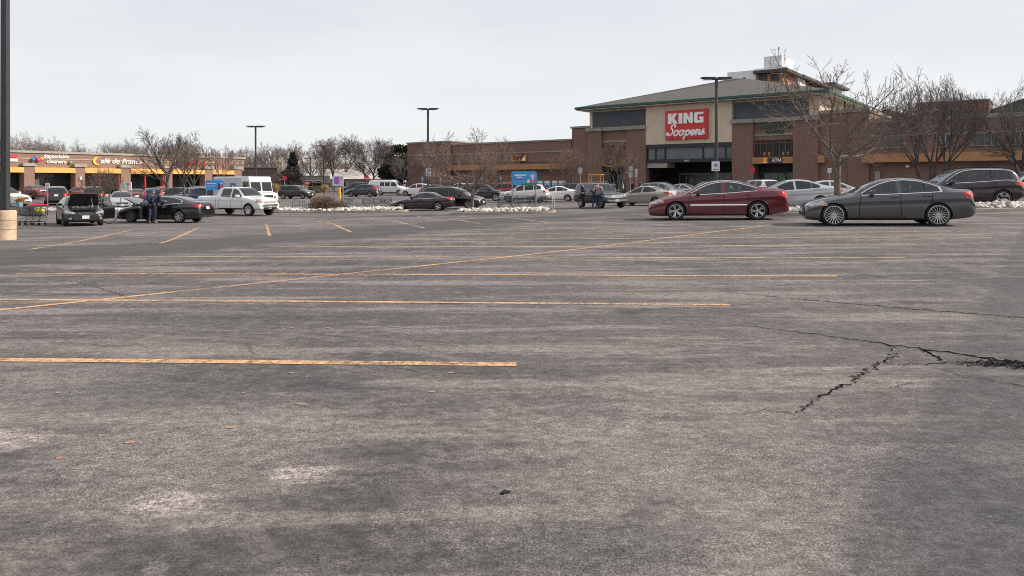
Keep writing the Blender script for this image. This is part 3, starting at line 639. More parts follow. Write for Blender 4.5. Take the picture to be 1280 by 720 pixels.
# ------------------------------------------------------------------ bare winter trees
def grow_tree(seed,trunk_h,levels,nsplit,angle,lr,up,jit,r0,rr=.62,first=None,stems=1,stem_spread=.0,bare=.35,fan=0.):
    rng=random.Random(seed); segs=[]
    def br(p,d,L,r,lev):
        n=(4 if lev==0 else 5 if lev<3 else 3)
        pts=[p]; rad=[r]; dirs=[d]
        re=r*(.72 if lev==0 else .5 if lev<levels else .35)
        for i in range(n):
            j=jit*(.4 if lev==0 else 1. if lev<3 else .6)
            d=(d+Vector((rng.gauss(0,j),rng.gauss(0,j),rng.gauss(0,j)*.7+up*(.5 if lev>0 else 1)))).normalized()
            p=p+d*(L/n); pts.append(p); rad.append(r+(re-r)*(i+1)/n); dirs.append(d)
        segs.append((pts,rad,lev))
        if lev>=levels: return
        k=nsplit[min(lev,len(nsplit)-1)]
        az=rng.uniform(0,6.28)
        for c in range(k):
            t=1. if (lev==0 and c<3) else bare+(1-bare)*((c+rng.uniform(.3,1.))/k)
            t=min(t,1.)
            f=t*n; i=min(int(f),n-1); u=f-i
            q=pts[i].lerp(pts[i+1],u); dd=dirs[min(i+1,n)]; rq=rad[i]+(rad[i+1]-rad[i])*u
            az+=2.4+rng.uniform(-.5,.5)
            a=angle[min(lev,len(angle)-1)]*rng.uniform(.65,1.3)
            o=dd.orthogonal().normalized(); o=Matrix.Rotation(az,3,dd)@o
            nd=(dd*math.cos(a)+o*math.sin(a)).normalized()
            if nd.z<-.25: nd.z*=-.3; nd.normalize()
            br(q,nd,L*lr[min(lev,len(lr)-1)]*rng.uniform(.7,1.2)*(1-.35*(t if lev>0 else 0)),max(.0028,rq*rr*rng.uniform(.8,1.05)),lev+1)
        if lev>0: br(pts[-1],dirs[-1],L*lr[min(lev,len(lr)-1)]*.9,max(.0028,rad[-1]),lev+1)
    for s in range(stems):
        a=6.28*s/stems+rng.uniform(-.4,.4)
        d=Vector((math.cos(a)*stem_spread,math.sin(a)*stem_spread,1)).normalized()
        br(Vector((math.cos(a)*.1*(stems>1),math.sin(a)*.1*(stems>1),-.15)),d,trunk_h*rng.uniform(.9,1.1),r0,0)
    return segs
def tree_meshes(segs,H,Wd,split=2,minr=.004,tw=1.,dome=.8,base=.25):
    allp=np.array([tuple(p) for s in segs for p in s[0]])
    zt=np.percentile(allp[:,2],97 if dome else 99.7); w=np.percentile(np.hypot(allp[:,0],allp[:,1]),94 if dome else 98)*2
    zb=H*base; cz=zb+(H-zb)*.42
    def lim(p):
        if not dome: return p
        dz=(p.z-cz)/((H-cz) if p.z>cz else max(.5,cz-zb*.3)); q=math.sqrt((p.x/(Wd/2))**2+(p.y/(Wd/2))**2+dz*dz)
        if q<=dome: return p
        k=(dome+(q-dome)*.42)/q
        return Vector((p.x*k,p.y*k,cz+(p.z-cz)*k))
    sz=H/zt; sx=Wd/w
    out=[]
    for part in (0,1):
        b=MB()
        for pts,rad,lev in segs:
            if (lev<split)!=(part==0): continue
            n=9 if lev==0 else 6 if lev==1 else 4 if lev==2 else 3
            zz=[lim(Vector((p.x*sx,p.y*sx,p.z*sz))) for p in pts] if lev>0 else [Vector((p.x*sx,p.y*sx,p.z*sz)) for p in pts]
            rr=[max(minr,r*tw) for r in rad]
            if lev==0: rr[0]*=1.25
            b.tube(zz,rr,n,cap=False)
        out.append(b.mesh('trunk' if part==0 else 'crown',60,recalc=False))
    return out
def bark(name,c,var=.3):
    return mat(name,c,.9,0,var,5.,bump=.5)
BARK=bark('grey_bark',(.115,.098,.085)); TWIG=bark('twig_bark',(.17,.125,.10)); BARKD=bark('dark_bark',(.07,.06,.056)); TWIGD=bark('dark_twig',(.12,.098,.09))
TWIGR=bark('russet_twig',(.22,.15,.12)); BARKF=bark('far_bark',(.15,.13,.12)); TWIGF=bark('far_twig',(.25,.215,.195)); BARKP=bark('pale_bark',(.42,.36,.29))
def place_tree(ms,label,loc,rz,mats,sc=1.,group=None,name='bare_tree',sz=None):
    e=empty(name,loc,rz,label,'tree',group); e.scale=(sc,sc,sz or sc)
    for me,nm,m in zip(ms,('trunk','crown'),mats):
        o=bpy.data.objects.new(nm,me); COL.objects.link(o); o.parent=e
        if not me.materials: me.materials.append(m)
        o.material_slots[0].link='OBJECT'; o.material_slots[0].material=m
    return e
def needle_mat(name,c):
    m,nt,b=new_mat(name); co=objco(nt); n=noise(nt,co,1.4,5)
    nt.links.new(mixc(nt,ramp(nt,n,.35,.65),[x*.6 for x in c],[x*1.4 for x in c]),b.inputs['Base Color']); b.inputs['Roughness'].default_value=.8; return m
def conifer(seed,H,Wd,n,cone=True,leaf=.35):
    rng=random.Random(seed); t=MB(); t.tube([(0,0,-.1),(0,0,H*.5),(0,0,H*.97)],[.02*H,.012*H,.02],7)
    c=MB()
    for i in range(n):
        z=H*(.05+.95*(rng.random()**1.25 if cone else rng.uniform(.22,1)))
        if cone: rm=Wd/2*(1-z/H)**.85+.06
        else: rm=Wd/2*math.sin(math.pi*min(.97,max(.08,(z/H-.12)/.95)))**.6
        lob=1+.22*math.sin(z*3.1+seed)+.15*math.sin(5*z)
        a=rng.uniform(0,6.28); r=rm*lob*rng.uniform(.35,1.)**.6
        p=Vector((r*math.cos(a),r*math.sin(a),z-.1*r))
        out=Vector((math.cos(a),math.sin(a),rng.uniform(-.5,.35)+(0 if cone else .5))).normalized()
        L=leaf*rng.uniform(.6,1.4); s=out.cross(Vector((0,0,1))).normalized()*L*.22
        up=Vector((rng.gauss(0,.3),rng.gauss(0,.3),rng.gauss(0,.3)))*L*.3
        c.add([p,p+out*L*.5+s+up,p+out*L,p+out*L*.5-s+up*.2],[(0,1,2,3)])
        if i%3==0: c.add([p,p+out*L*.4+Vector((0,0,L*.25)),p+out*L*.9,p+out*L*.5-Vector((0,0,L*.25))],[(0,1,2,3)])
    return t.mesh('trunk',50),c.mesh('crown',recalc=False)
def rocks(name,outline_fn,n,seed,size,label,mats,cat='rocks'):
    rng=random.Random(seed); b=MB()
    for i in range(n):
        x,y,h=outline_fn(rng); r=rng.uniform(*size)
        b.ico((x,y,gz(x,y)+h+r*.35),r,rng,.3,.75)
    o=b.build(name,mats,smooth=0,recalc=False); return tag(o,label,cat,kind='stuff')
def rock_mat():
    m,nt,b=new_mat('pale_cobble'); co=objco(nt)
    n=noise(nt,co,2.7,3,.6); n2=noise(nt,co,16,4,.6)
    c=mixc(nt,ramp(nt,n,.36,.62),(.38,.35,.31),(.70,.68,.64)); c=mixc(nt,ramp(nt,n2,.5,.75,0,.35),c,(.30,.27,.24))
    nt.links.new(c,b.inputs['Base Color']); b.inputs['Roughness'].default_value=.8; return m
# ------------------------------------------------------------------ people
def skin_obj(name,verts,edges,m,parent,sub=2):
    """verts: list of (co, radius or (rx,ry)); root = first"""
    me=bpy.data.meshes.new(name); me.from_pydata([v[0] for v in verts],edges,[])
    o=bpy.data.objects.new(name,me); COL.objects.link(o); o.parent=parent
    k=o.modifiers.new('skin','SKIN'); k.use_smooth_shade=True
    for i,v in enumerate(verts):
        r=v[1]; me.skin_vertices[0].data[i].radius=(r,r) if not hasattr(r,'__len__') else r
        me.skin_vertices[0].data[i].use_root=(i==0)
    s=o.modifiers.new('sub','SUBSURF'); s.levels=sub; s.render_levels=sub
    me.materials.append(m); return o
def person(label,loc,heading,J,colors,hat=None,group=None,hair=True):
    """J: joints in metres, x forward, y left"""
    root=empty('person',loc,R(heading),label,'person',group)
    V=lambda k:Vector(J[k])
    skin=mat('skin',(.42,.26,.19),.55,0,.1,12)
    up=mat('cloth_'+colors[0],CLOTH[colors[0]],.85,0,.2,7,bump=.3); lo=mat('cloth_'+colors[1],CLOTH[colors[1]],.85,0,.2,7,bump=.3); sh=mat('shoe_black',(.03,.03,.03),.6)
    pel,ch,nk,hd=V('pelvis'),V('chest'),V('neck'),V('head')
    f=(V('nose')-hd).normalized() if 'nose' in J else Vector((1,0,0))
    verts=[(pel,(.13,.10)),((pel+ch)/2,(.12,.095)),(ch,(.14,.10)),(nk,.055),(nk.lerp(hd,.55),.06),(hd,(.078,.092)),(hd+(hd-nk).normalized()*.085,(.066,.078))]
    edges=[(0,1),(1,2),(2,3),(3,4),(4,5),(5,6)]
    def add(par,co,r): verts.append((co,r)); edges.append((par,len(verts)-1)); return len(verts)-1
    add(5,hd+f*.105+Vector((0,0,-.005)),.018)
    for s in 'LR':
        sh_i=add(2,V('sh'+s),.062); el=add(sh_i,V('el'+s),.045); wr=add(el,V('wr'+s),.030)
        hv=(V('wr'+s)-V('el'+s)).normalized(); side=hv.cross(Vector((0,0,1)))
        side=side.normalized() if side.length>.1 else Vector((1,0,0))
        hand=add(wr,V('wr'+s)+hv*.06,(.034,.022))
        for k,(o,l) in enumerate(((-.028,.075),(-.009,.085),(.010,.08),(.028,.065))):
            a=add(hand,V('wr'+s)+hv*.105+side*o,.0095); add(a,V('wr'+s)+hv*(.105+l*.8)+side*o+Vector((0,0,-.02)),.008)
        add(hand,V('wr'+s)+hv*.09+side*-.055,.0105)
        hp=add(0,V('hip'+s),.085); kn=add(hp,V('kn'+s),.058); an=add(kn,V('an'+s),.040); add(an,V('toe'+s),.035)
    skin_obj('body',verts,edges,skin,root)
    # jacket
    vv=[(pel+Vector((0,0,-.02)),(.165,.125)),((pel+ch)/2,(.155,.125)),(ch,(.175,.13)),(ch.lerp(nk,.75),(.085,.08))]; ee=[(0,1),(1,2),(2,3)]
    for s in 'LR':
        vv.append((V('sh'+s),.082)); ee.append((2,len(vv)-1)); vv.append((V('el'+s),.066)); ee.append((len(vv)-2,len(vv)-1)); vv.append((V('wr'+s),.048)); ee.append((len(vv)-2,len(vv)-1))
    skin_obj('jacket',vv,ee,up,root)
    vv=[(pel,(.15,.115))]; ee=[]
    for s in 'LR':
        b=len(vv); vv+= [(V('hip'+s),.10),(V('kn'+s),.076),(V('an'+s)+Vector((0,0,.0)),.06)]; ee+=[(0,b),(b,b+1),(b+1,b+2)]
    skin_obj('trousers',vv,ee,lo,root)
    for s in 'LR': skin_obj('shoe',[(V('an'+s)+Vector((0,0,-.035)),.052),(V('toe'+s),(.045,.035))],[(0,1)],sh,root,1)
    hc={'blue':(.05,.13,.30),'black':(.02,.02,.022),'brown':(.06,.04,.03),'grey':(.25,.25,.26)}[hat or 'brown']
    hm=mat('headwear_'+(hat or 'hair'),hc,.8,0,.2,20,bump=.4)
    up_=(hd-nk).normalized()
    skin_obj('beanie' if hat=='blue' else 'cap' if hat else 'hair',[(hd+up_*.035-f*.02,(.095,.105)),(hd+up_*.115-f*.015,(.075,.085))],[(0,1)],hm,root)
    eb=MB(); rg=random.Random(1)
    side=f.cross(up_).normalized()
    for q in (-1,1): eb.ico(hd+f*.083+side*q*.034+up_*.01,.012,rg,.02)
    eb.build('eyes',mat('eye_dark',(.03,.025,.02),.3),root)
    return root
CLOTH=dict(navy=(.012,.022,.055),black=(.014,.014,.016),charcoal=(.035,.035,.038),grey=(.22,.215,.22),denim=(.035,.052,.09),white=(.65,.64,.62),blue=(.05,.12,.28),hivis=(.45,.75,.06),brown=(.10,.06,.04),red=(.35,.03,.03))
def stand(lean=0.,arms='down',h=1.75,bend=0.,stride=.0,side=0.):
    k=h/1.75
    J={}
    px=-.0; J['pelvis']=(0,0,.94)
    cx=math.sin(lean)*.42; cz=math.cos(lean)*.42
    J['chest']=(cx,side*.3,.94+cz); nx=math.sin(lean*1.1)*.6; J['neck']=(nx,side*.45,.94+math.cos(lean)*.585)
    hx=nx+math.sin(lean+bend)*.17; J['head']=(hx+.02,side*.5,J['neck'][2]+math.cos(lean+bend)*.155)
    J['nose']=(hx+.02+math.cos(bend+lean)*.1,side*.5,J['head'][2]-math.sin(bend+lean)*.1)
    for s,y in (('L',1),('R',-1)):
        J['sh'+s]=(cx+math.sin(lean)*.08,side*.35+y*.19,.94+cz+.08)
        sx,sy,sz=J['sh'+s]
        if arms=='down': J['el'+s]=(sx-.02,sy+y*.05,sz-.29); J['wr'+s]=(sx+.06,sy+y*.05,sz-.54)
        elif arms=='front': J['el'+s]=(sx+.03,sy+y*.05,sz-.28); J['wr'+s]=(sx+.24,sy-y*.06,sz-.26)
        elif arms=='reach': J['el'+s]=(sx+.24,sy+y*.02,sz-.15); J['wr'+s]=(sx+.46,sy,sz-.05)
        else: J['el'+s]=(sx-.12,sy+y*.10,sz-.26); J['wr'+s]=(sx+.06,sy+y*.02,sz-.40)
        J['hip'+s]=(0,y*.09,.90); J['kn'+s]=(.03+y*stride*.5,y*.10,.50); J['an'+s]=(-.02+y*stride,y*.11,.085); J['toe'+s]=(.14+y*stride,y*.13,.04)
    return {a:(b[0]*k,b[1]*k,b[2]*k) for a,b in J.items()}
# ------------------------------------------------------------------ ground
def asphalt():
    m,nt,b=new_mat('weathered_asphalt'); L=nt.links; co=objco(nt)
    dot=N(nt,'ShaderNodeVectorMath'); dot.operation='DOT_PRODUCT'; L.new(co,dot.inputs[0]); dot.inputs[1].default_value=(.8,-.6,0)
    big=noise(nt,co,.13,5,.6); mid=noise(nt,co,.6,6,.62); agg=noise(nt,co,95,5,.8); agg2=noise(nt,co,34,6,.8)
    drive=noise(nt,scaled(nt,co,(1.6,.30,1),R(-36.9)),1.,8,.72)          # streaks along the drive lanes
    row=noise(nt,scaled(nt,co,(.22,1.5,1),0),1.,8,.72)                    # streaks along the bays
    fineblot=noise(nt,co,3.2,7,.72)
    c0=mixc(nt,ramp(nt,big,.32,.68),(.105,.099,.098),(.160,.147,.142))
    c0=mixc(nt,ramp(nt,mid,.35,.7,0,.55),c0,(.185,.170,.162))
    c0=mixc(nt,ramp(nt,row,.48,.60,0,.8),c0,(.34,.30,.28))
    c0=mixc(nt,ramp(nt,row,.46,.33,0,.45),c0,(.066,.065,.068))
    c0=mixc(nt,ramp(nt,drive,.50,.64,0,.5),c0,(.25,.232,.22))
    c0=mixc(nt,ramp(nt,fineblot,.54,.66,0,.55),c0,(.27,.25,.235))
    c0=mixc(nt,ramp(nt,fineblot,.45,.33,0,.4),c0,(.060,.060,.063))
    # lanes polished dark by traffic, with ragged edges
    wob=math_(nt,'MULTIPLY',math_(nt,'SUBTRACT',mid,.5),5.)
    c=math_(nt,'ADD',dot.outputs['Value'],wob)
    def band(a,b_,e): return math_(nt,'MULTIPLY',ramp(nt,c,a-e,a+e),ramp(nt,c,b_+e,b_-e))
    po=N(nt,'ShaderNodeSeparateXYZ'); L.new(co,po.inputs[0]); ax=math_(nt,'ADD',po.outputs['X'],4.2); ay=math_(nt,'SUBTRACT',po.outputs['Y'],.5)
    rad=math_(nt,'SQRT',math_(nt,'ADD',math_(nt,'MULTIPLY',ax,ax),math_(nt,'MULTIPLY',ay,ay)))
    an=N(nt,'ShaderNodeMath'); an.operation='ARCTAN2'; L.new(ay,an.inputs[0]); L.new(ax,an.inputs[1])
    pv=N(nt,'ShaderNodeCombineXYZ'); L.new(math_(nt,'MULTIPLY',rad,2.1),pv.inputs[0]); L.new(math_(nt,'MULTIPLY',an.outputs[0],1.1),pv.inputs[1])
    arc=noise(nt,pv.outputs[0],1.,8,.72); near=ramp(nt,rad,9.,6.)
    c0=mixc(nt,math_(nt,'MULTIPLY',near,ramp(nt,arc,.50,.64,0,.75)),c0,(.27,.245,.225)); c0=mixc(nt,math_(nt,'MULTIPLY',near,ramp(nt,arc,.47,.36,0,.55)),c0,(.070,.069,.071))
    lane=band(-20.4,-15.2,.8)
    c0=mixc(nt,math_(nt,'MULTIPLY',lane,.85),c0,mixc(nt,mid,(.082,.080,.080),(.112,.107,.105)))
    lane2=band(.3,3.4,.5); lane3=band(5.2,6.6,.4)
    c0=mixc(nt,math_(nt,'MULTIPLY',math_(nt,'ADD',lane2,lane3),.55),c0,mixc(nt,mid,(.066,.068,.072),(.10,.10,.103)))
    # worn pale patch close to the near lane, where the binder is gone
    sx=N(nt,'ShaderNodeSeparateXYZ'); L.new(co,sx.inputs[0])
    pn=noise(nt,scaled(nt,co,(1.,2.4,1),R(-32)),1.5,9,.74)
    def blob(x,y,rx,ry):
        dx=math_(nt,'DIVIDE',math_(nt,'SUBTRACT',sx.outputs['X'],x),rx); dy=math_(nt,'DIVIDE',math_(nt,'SUBTRACT',sx.outputs['Y'],y),ry)
        d=math_(nt,'SQRT',math_(nt,'ADD',math_(nt,'MULTIPLY',dx,dx),math_(nt,'MULTIPLY',dy,dy)))
        return ramp(nt,math_(nt,'ADD',d,math_(nt,'MULTIPLY',math_(nt,'SUBTRACT',pn,.5),3.0)),1.25,.35)
    worn=math_(nt,'MAXIMUM',blob(.95,3.5,1.3,1.6),blob(-1.7,3.9,1.1,.9))
    worn=math_(nt,'MAXIMUM',worn,blob(-3.3,4.9,.75,.9))
    speck=ramp(nt,agg,.40,.60)
    c0=mixc(nt,math_(nt,'MULTIPLY',worn,math_(nt,'ADD',.25,math_(nt,'MULTIPLY',speck,.6))),c0,(.33,.30,.28))
    sp=math_(nt,'MAXIMUM',blob(-1.52,3.22,.20,.13),math_(nt,'MAXIMUM',blob(-1.05,3.6,.2,.12),blob(-2.95,4.05,.34,.22)))
    c0=mixc(nt,math_(nt,'MULTIPLY',sp,ramp(nt,agg2,.42,.56,.15,.95)),c0,(.56,.50,.47))
    dk=math_(nt,'MAXIMUM',blob(2.05,2.9,.65,1.5),math_(nt,'MAXIMUM',blob(.35,2.9,.5,.35),blob(-2.3,5.,1.5,.55)))
    c0=mixc(nt,math_(nt,'MULTIPLY',dk,.5),c0,(.080,.084,.092))
    cw=math_(nt,'ADD',dot.outputs['Value'],math_(nt,'MULTIPLY',math_(nt,'SUBTRACT',fineblot,.5),.35))
    coat=math_(nt,'MULTIPLY',ramp(nt,cw,-.72,-.60),ramp(nt,cw,9.,5.))
    c0=mixc(nt,math_(nt,'MULTIPLY',coat,math_(nt,'ADD',.30,math_(nt,'MULTIPLY',mid,.4))),c0,(.088,.094,.104))      # newer, cooler seal coat of the cross lane
    # oil drips
    v=N(nt,'ShaderNodeTexVoronoi'); v.inputs['Scale'].default_value=.55; L.new(scaled(nt,co,(1,1.3,1)),v.inputs['Vector'])
    oil=ramp(nt,math_(nt,'ADD',v.outputs['Distance'],math_(nt,'MULTIPLY',fineblot,.45)),.40,.30)
    c0=mixc(nt,math_(nt,'MULTIPLY',oil,.55),c0,(.045,.045,.047))
    # hairline cracks
    ve=N(nt,'ShaderNodeTexVoronoi'); ve.feature='DISTANCE_TO_EDGE'; ve.inputs['Scale'].default_value=.16
    wv=N(nt,'ShaderNodeVectorMath'); wv.operation='MULTIPLY_ADD'; nn=N(nt,'ShaderNodeTexNoise'); nn.inputs['Scale'].default_value=.7; nn.inputs['Detail'].default_value=6; L.new(co,nn.inputs['Vector'])
    L.new(nn.outputs['Color'],wv.inputs[0]); wv.inputs[1].default_value=(2.2,2.2,0); L.new(co,wv.inputs[2]); L.new(wv.outputs[0],ve.inputs['Vector'])
    cr=math_(nt,'MULTIPLY',ramp(nt,ve.outputs['Distance'],.0022,.0010),ramp(nt,mid,.50,.60))
    c0=mixc(nt,math_(nt,'MULTIPLY',cr,.5),c0,(.045,.043,.042))
    # stone chips in the surface
    ag=ramp(nt,agg,.36,.64,.40,1.60)
    ag2=ramp(nt,agg2,.38,.62,.80,1.18)
    mm=N(nt,'ShaderNodeMix'); mm.data_type='RGBA'; mm.blend_type='MULTIPLY'; mm.inputs[0].default_value=1
    gm=ramp(nt,math_(nt,'ADD',math_(nt,'MULTIPLY',mid,.5),math_(nt,'MULTIPLY',fineblot,.5)),.38,.58,.40,1.1)
    k=math_(nt,'ADD',1.,math_(nt,'MULTIPLY',gm,math_(nt,'SUBTRACT',math_(nt,'MULTIPLY',ag,ag2),1.))); cc=N(nt,'ShaderNodeCombineColor')
    for i in range(3): L.new(k,cc.inputs[i])
    c0=mixc(nt,1.,c0,(.66,.645,.65),'MULTIPLY')
    n9=noise(nt,scaled(nt,co,(1.,1.5,1),R(-25)),7.5,9,.8); n30=noise(nt,co,21,6,.85)
    kk=math_(nt,'MULTIPLY',ramp(nt,n9,.34,.66,.68,1.34),ramp(nt,n30,.36,.64,.76,1.24)); c9=N(nt,'ShaderNodeCombineColor')
    for i in range(3): L.new(kk,c9.inputs[i])
    c0=mixc(nt,1.,c0,c9.outputs[0],'MULTIPLY')
    L.new(c0,mm.inputs[6]); L.new(cc.outputs[0],mm.inputs[7])
    L.new(mm.outputs[2],b.inputs['Base Color'])
    b.inputs['Roughness'].default_value=.86; b.inputs['Specular IOR Level'].default_value=.35
    bp=N(nt,'ShaderNodeBump'); bp.inputs['Strength'].default_value=.55; bp.inputs['Distance'].default_value=.012
    L.new(math_(nt,'ADD',math_(nt,'MULTIPLY',agg,.5),agg2),bp.inputs['Height']); L.new(bp.outputs[0],b.inputs['Normal'])
    return m
M_ASPH=asphalt()
def axis_steps(lo,hi,near,step,far):
    s=[]; v=near[0]
    while v<=near[1]: s.append(v); v+=step
    v=near[0]
    d=step
    while v>lo: d*=1.35; v-=d; s.append(max(v,lo))
    v=near[1]; d=step
    while v<hi: d*=1.35; v+=d; s.append(min(v,hi))
    return sorted(set(s))
gx=axis_steps(-420,420,(-64,64),1.0,0); gy=axis_steps(-60,900,(-2,112),1.0,0)
XX,YY=np.meshgrid(np.array(gx),np.array(gy))
ZZ=np.vstack([tz(XX[i],YY[i]) for i in range(len(gy))])
b=MB(); nx=len(gx)
b.v=[(float(x),float(y),float(z)) for x,y,z in zip(XX.ravel(),YY.ravel(),ZZ.ravel())]
b.f=[(j*nx+i,j*nx+i+1,(j+1)*nx+i+1,(j+1)*nx+i) for j in range(len(gy)-1) for i in range(nx-1)]; b.mi=[0]*len(b.f)
g=b.build('asphalt_ground',M_ASPH,smooth=180,recalc=False); tag(g,kind='structure')
# painted lines, draped over the ground
def paint_mat():
    m,nt,b=new_mat('worn_yellow_paint'); L=nt.links; co=objco(nt)
    n=noise(nt,co,14,6,.7); n2=noise(nt,co,1.1,3); n3=noise(nt,co,60,3,.7)
    c=mixc(nt,ramp(nt,n,.35,.7),(.62,.345,.165),(.66,.43,.25)); L.new(c,b.inputs['Base Color']); b.inputs['Roughness'].default_value=.8
    al=math_(nt,'ADD',math_(nt,'MULTIPLY',n,.55),math_(nt,'ADD',math_(nt,'MULTIPLY',n2,.35),math_(nt,'MULTIPLY',n3,.3)))
    L.new(ramp(nt,al,.50,.66,.08,.90),b.inputs['Alpha']); return m
def paint_faded():
    m,nt,b=new_mat('faded_yellow_paint'); L=nt.links; co=objco(nt)
    n=noise(nt,co,9,6,.7); n2=noise(nt,co,.9,3)
    b.inputs['Base Color'].default_value=(.55,.40,.24,1); b.inputs['Roughness'].default_value=.85
    L.new(ramp(nt,math_(nt,'ADD',n,n2),.85,1.1,.2,.85),b.inputs['Alpha']); return m
M_LINE=paint_mat(); M_LINE2=paint_faded()
def strip(name,p0,p1,w,m,lift=.005,kind='structure'):
    p0=Vector(p0[:2]); p1=Vector(p1[:2]); n=max(4,int((p1-p0).length/.4)); d=(p1-p0).normalized(); s=Vector((-d.y,d.x))*w/2
    b=MB(); vs=[]
    rg=random.Random(int(p0.x*100+p0.y*1000))
    for i in range(n+1):
        p=p0.lerp(p1,i/n)
        for sg in (1,-1):
            q=p+s*sg*(1+rg.uniform(-.06,.06)); vs.append((q.x,q.y,gz(q.x,q.y)+lift))
    b.add(vs,[(2*i,2*i+1,2*i+3,2*i+2) for i in range(n)])
    o=b.build(name,m,recalc=False); return tag(o,kind=kind)
def pl(a,b,w=.11,m=None,ext=0):
    A=gp(*a); B=gp(*b)
    if ext: A=A-(B-A).normalized()*ext
    return strip('parking_line',A,B,w,m or M_LINE)
pl((-60,449.5),(646,456),.115); pl((-60,374.5),(912,381.3),.105); pl((20,342.8),(1046,345.4),.105); pl((150,321.5),(1132,321.9),.10,M_LINE2)
pl((340,308.5),(1205,306.5),.10,M_LINE2); pl((470,300),(1240,297),.10,M_LINE2); pl((560,293.5),(1150,290),.10,M_LINE2)
pl((-40,392),(952,283.2),.11,None)
pl((37,312),(168,287.5),.11); pl((200,304.3),(250,284.5),.11); pl((331.5,280.5),(337,295),.11); pl((398,277),(440,290.5),.11,None); pl((462,272.5),(532,285.5),.10,M_LINE2); pl((520,270),(600,279.5),.10,M_LINE2); pl((575,270),(690,279),.1,M_LINE2)
pl((640,283),(770,287),.1,M_LINE2); pl((690,277.5),(830,281),.1,M_LINE2)
# cracks: jagged ribbons of broken asphalt with pale crumbling lips
def crack(pts,w0,w1,seed,name='asphalt_crack',m=None,lift=.006,jag=.5,lip=True,step=.045):
    rg=random.Random(seed); P=[gp(*p) for p in pts]; L=[0]
    for i in range(len(P)-1): L.append(L[-1]+(P[i+1]-P[i]).length)
    n=max(6,int(L[-1]/step)); b=MB(); vs=[]; lv=[]
    for i in range(n+1):
        q=L[-1]*i/n; k=max(j for j in range(len(L)) if L[j]<=q+1e-9); k=min(k,len(P)-2)
        u=(q-L[k])/max(1e-6,L[k+1]-L[k]); p=P[k].lerp(P[k+1],u); d=(P[k+1]-P[k]).normalized(); s=Vector((-d.y,d.x,0))
        w=(w0+(w1-w0)*i/n)/2; p=p+s*rg.gauss(0,jag*.028)
        a,c=w*rg.uniform(.35,1.5),w*rg.uniform(.35,1.5)
        if i in(0,n): a=c=.001
        for t in (a,-c):
            z=p+s*t; vs.append((z.x,z.y,gz(z.x,z.y)+lift))
        for t in (a+w*rg.uniform(.3,1.5)+.014,-c-w*rg.uniform(.3,1.5)-.014):
            z=p+s*t; lv.append((z.x,z.y,gz(z.x,z.y)+lift-.003))
    fs=[(2*i,2*i+1,2*i+3,2*i+2) for i in range(n)]
    b.add(vs,fs); tag(b.build(name,m or M_CRACK,recalc=False),kind='structure')
    if lip:
        b=MB(); b.add(lv,fs); tag(b.build('asphalt_crack_edge',M_LIP,recalc=False),kind='structure')
M_CRACK=mat('crack_dark',(.014,.014,.015),1.,0,.5,20,0.,.0)
def lip_mat():
    m,nt,b=new_mat('crack_lip'); co=objco(nt); n=noise(nt,co,8,6,.7)
    b.inputs['Base Color'].default_value=(.22,.20,.185,1); b.inputs['Roughness'].default_value=.9
    nt.links.new(ramp(nt,n,.42,.62,.0,.8),b.inputs['Alpha']); return m
M_LIP=lip_mat()
crack([(905,404),(960,411),(1020,418),(1058,424)],.008,.02,1)
crack([(1052,422.5),(1085,427),(1118,431.5),(1160,438),(1215,445),(1290,456)],.016,.055,2,jag=.9)
for q in range(7): crack([(1200+5*q,453+.9*q),(1235,452.5+1.0*q),(1262,452+1.1*q),(1290,453+1.3*q)],.012,.04,30+q,jag=1.2,step=.03,lip=False,lift=.007+.0004*q)
rg=random.Random(77); b=MB()
for q in range(200):
    px=rg.uniform(1195,1300); p=gp(px,rg.gauss(455.2,2.0)+.02*(px-1250)); r=rg.uniform(.004,.010); b.ico((p.x,p.y,p.z+r*.4),r,rg,.3,.7)
tag(b.build('asphalt_rubble',mat('rubble',(.055,.053,.052),.9,0,.5,30),recalc=False),'loose dark crumbs of asphalt in the broken crack at the right edge','rubble',kind='stuff')
crack([(996,517),(1015,503),(1040,490),(1061,480)],.008,.02,4,jag=.8,step=.03)
crack([(1063,478.5),(1076,469),(1088,461.5),(1102,455),(1115,448),(1119,441),(1110,434)],.022,.012,5,jag=.9,step=.03)
crack([(1118,456),(1150,456),(1180,453),(1210,455)],.008,.02,6,jag=.8)
crack([(1150,437),(1172,446),(1176,452)],.03,.02,7,jag=.8,step=.03)
crack([(1080,487),(1110,486),(1140,477)],.003,.004,8)
crack([(1170,461),(1225,474),(1290,484)],.008,.012,9,jag=.8)
crack([(895,364),(1020,376),(1110,384),(1215,392.5),(1290,398)],.012,.03,10,jag=.6)
crack([(40,347),(95,352),(130,362),(160,372)],.004,.010,11,jag=.6)
crack([(930,518),(960,512),(996,517)],.006,.006,13)
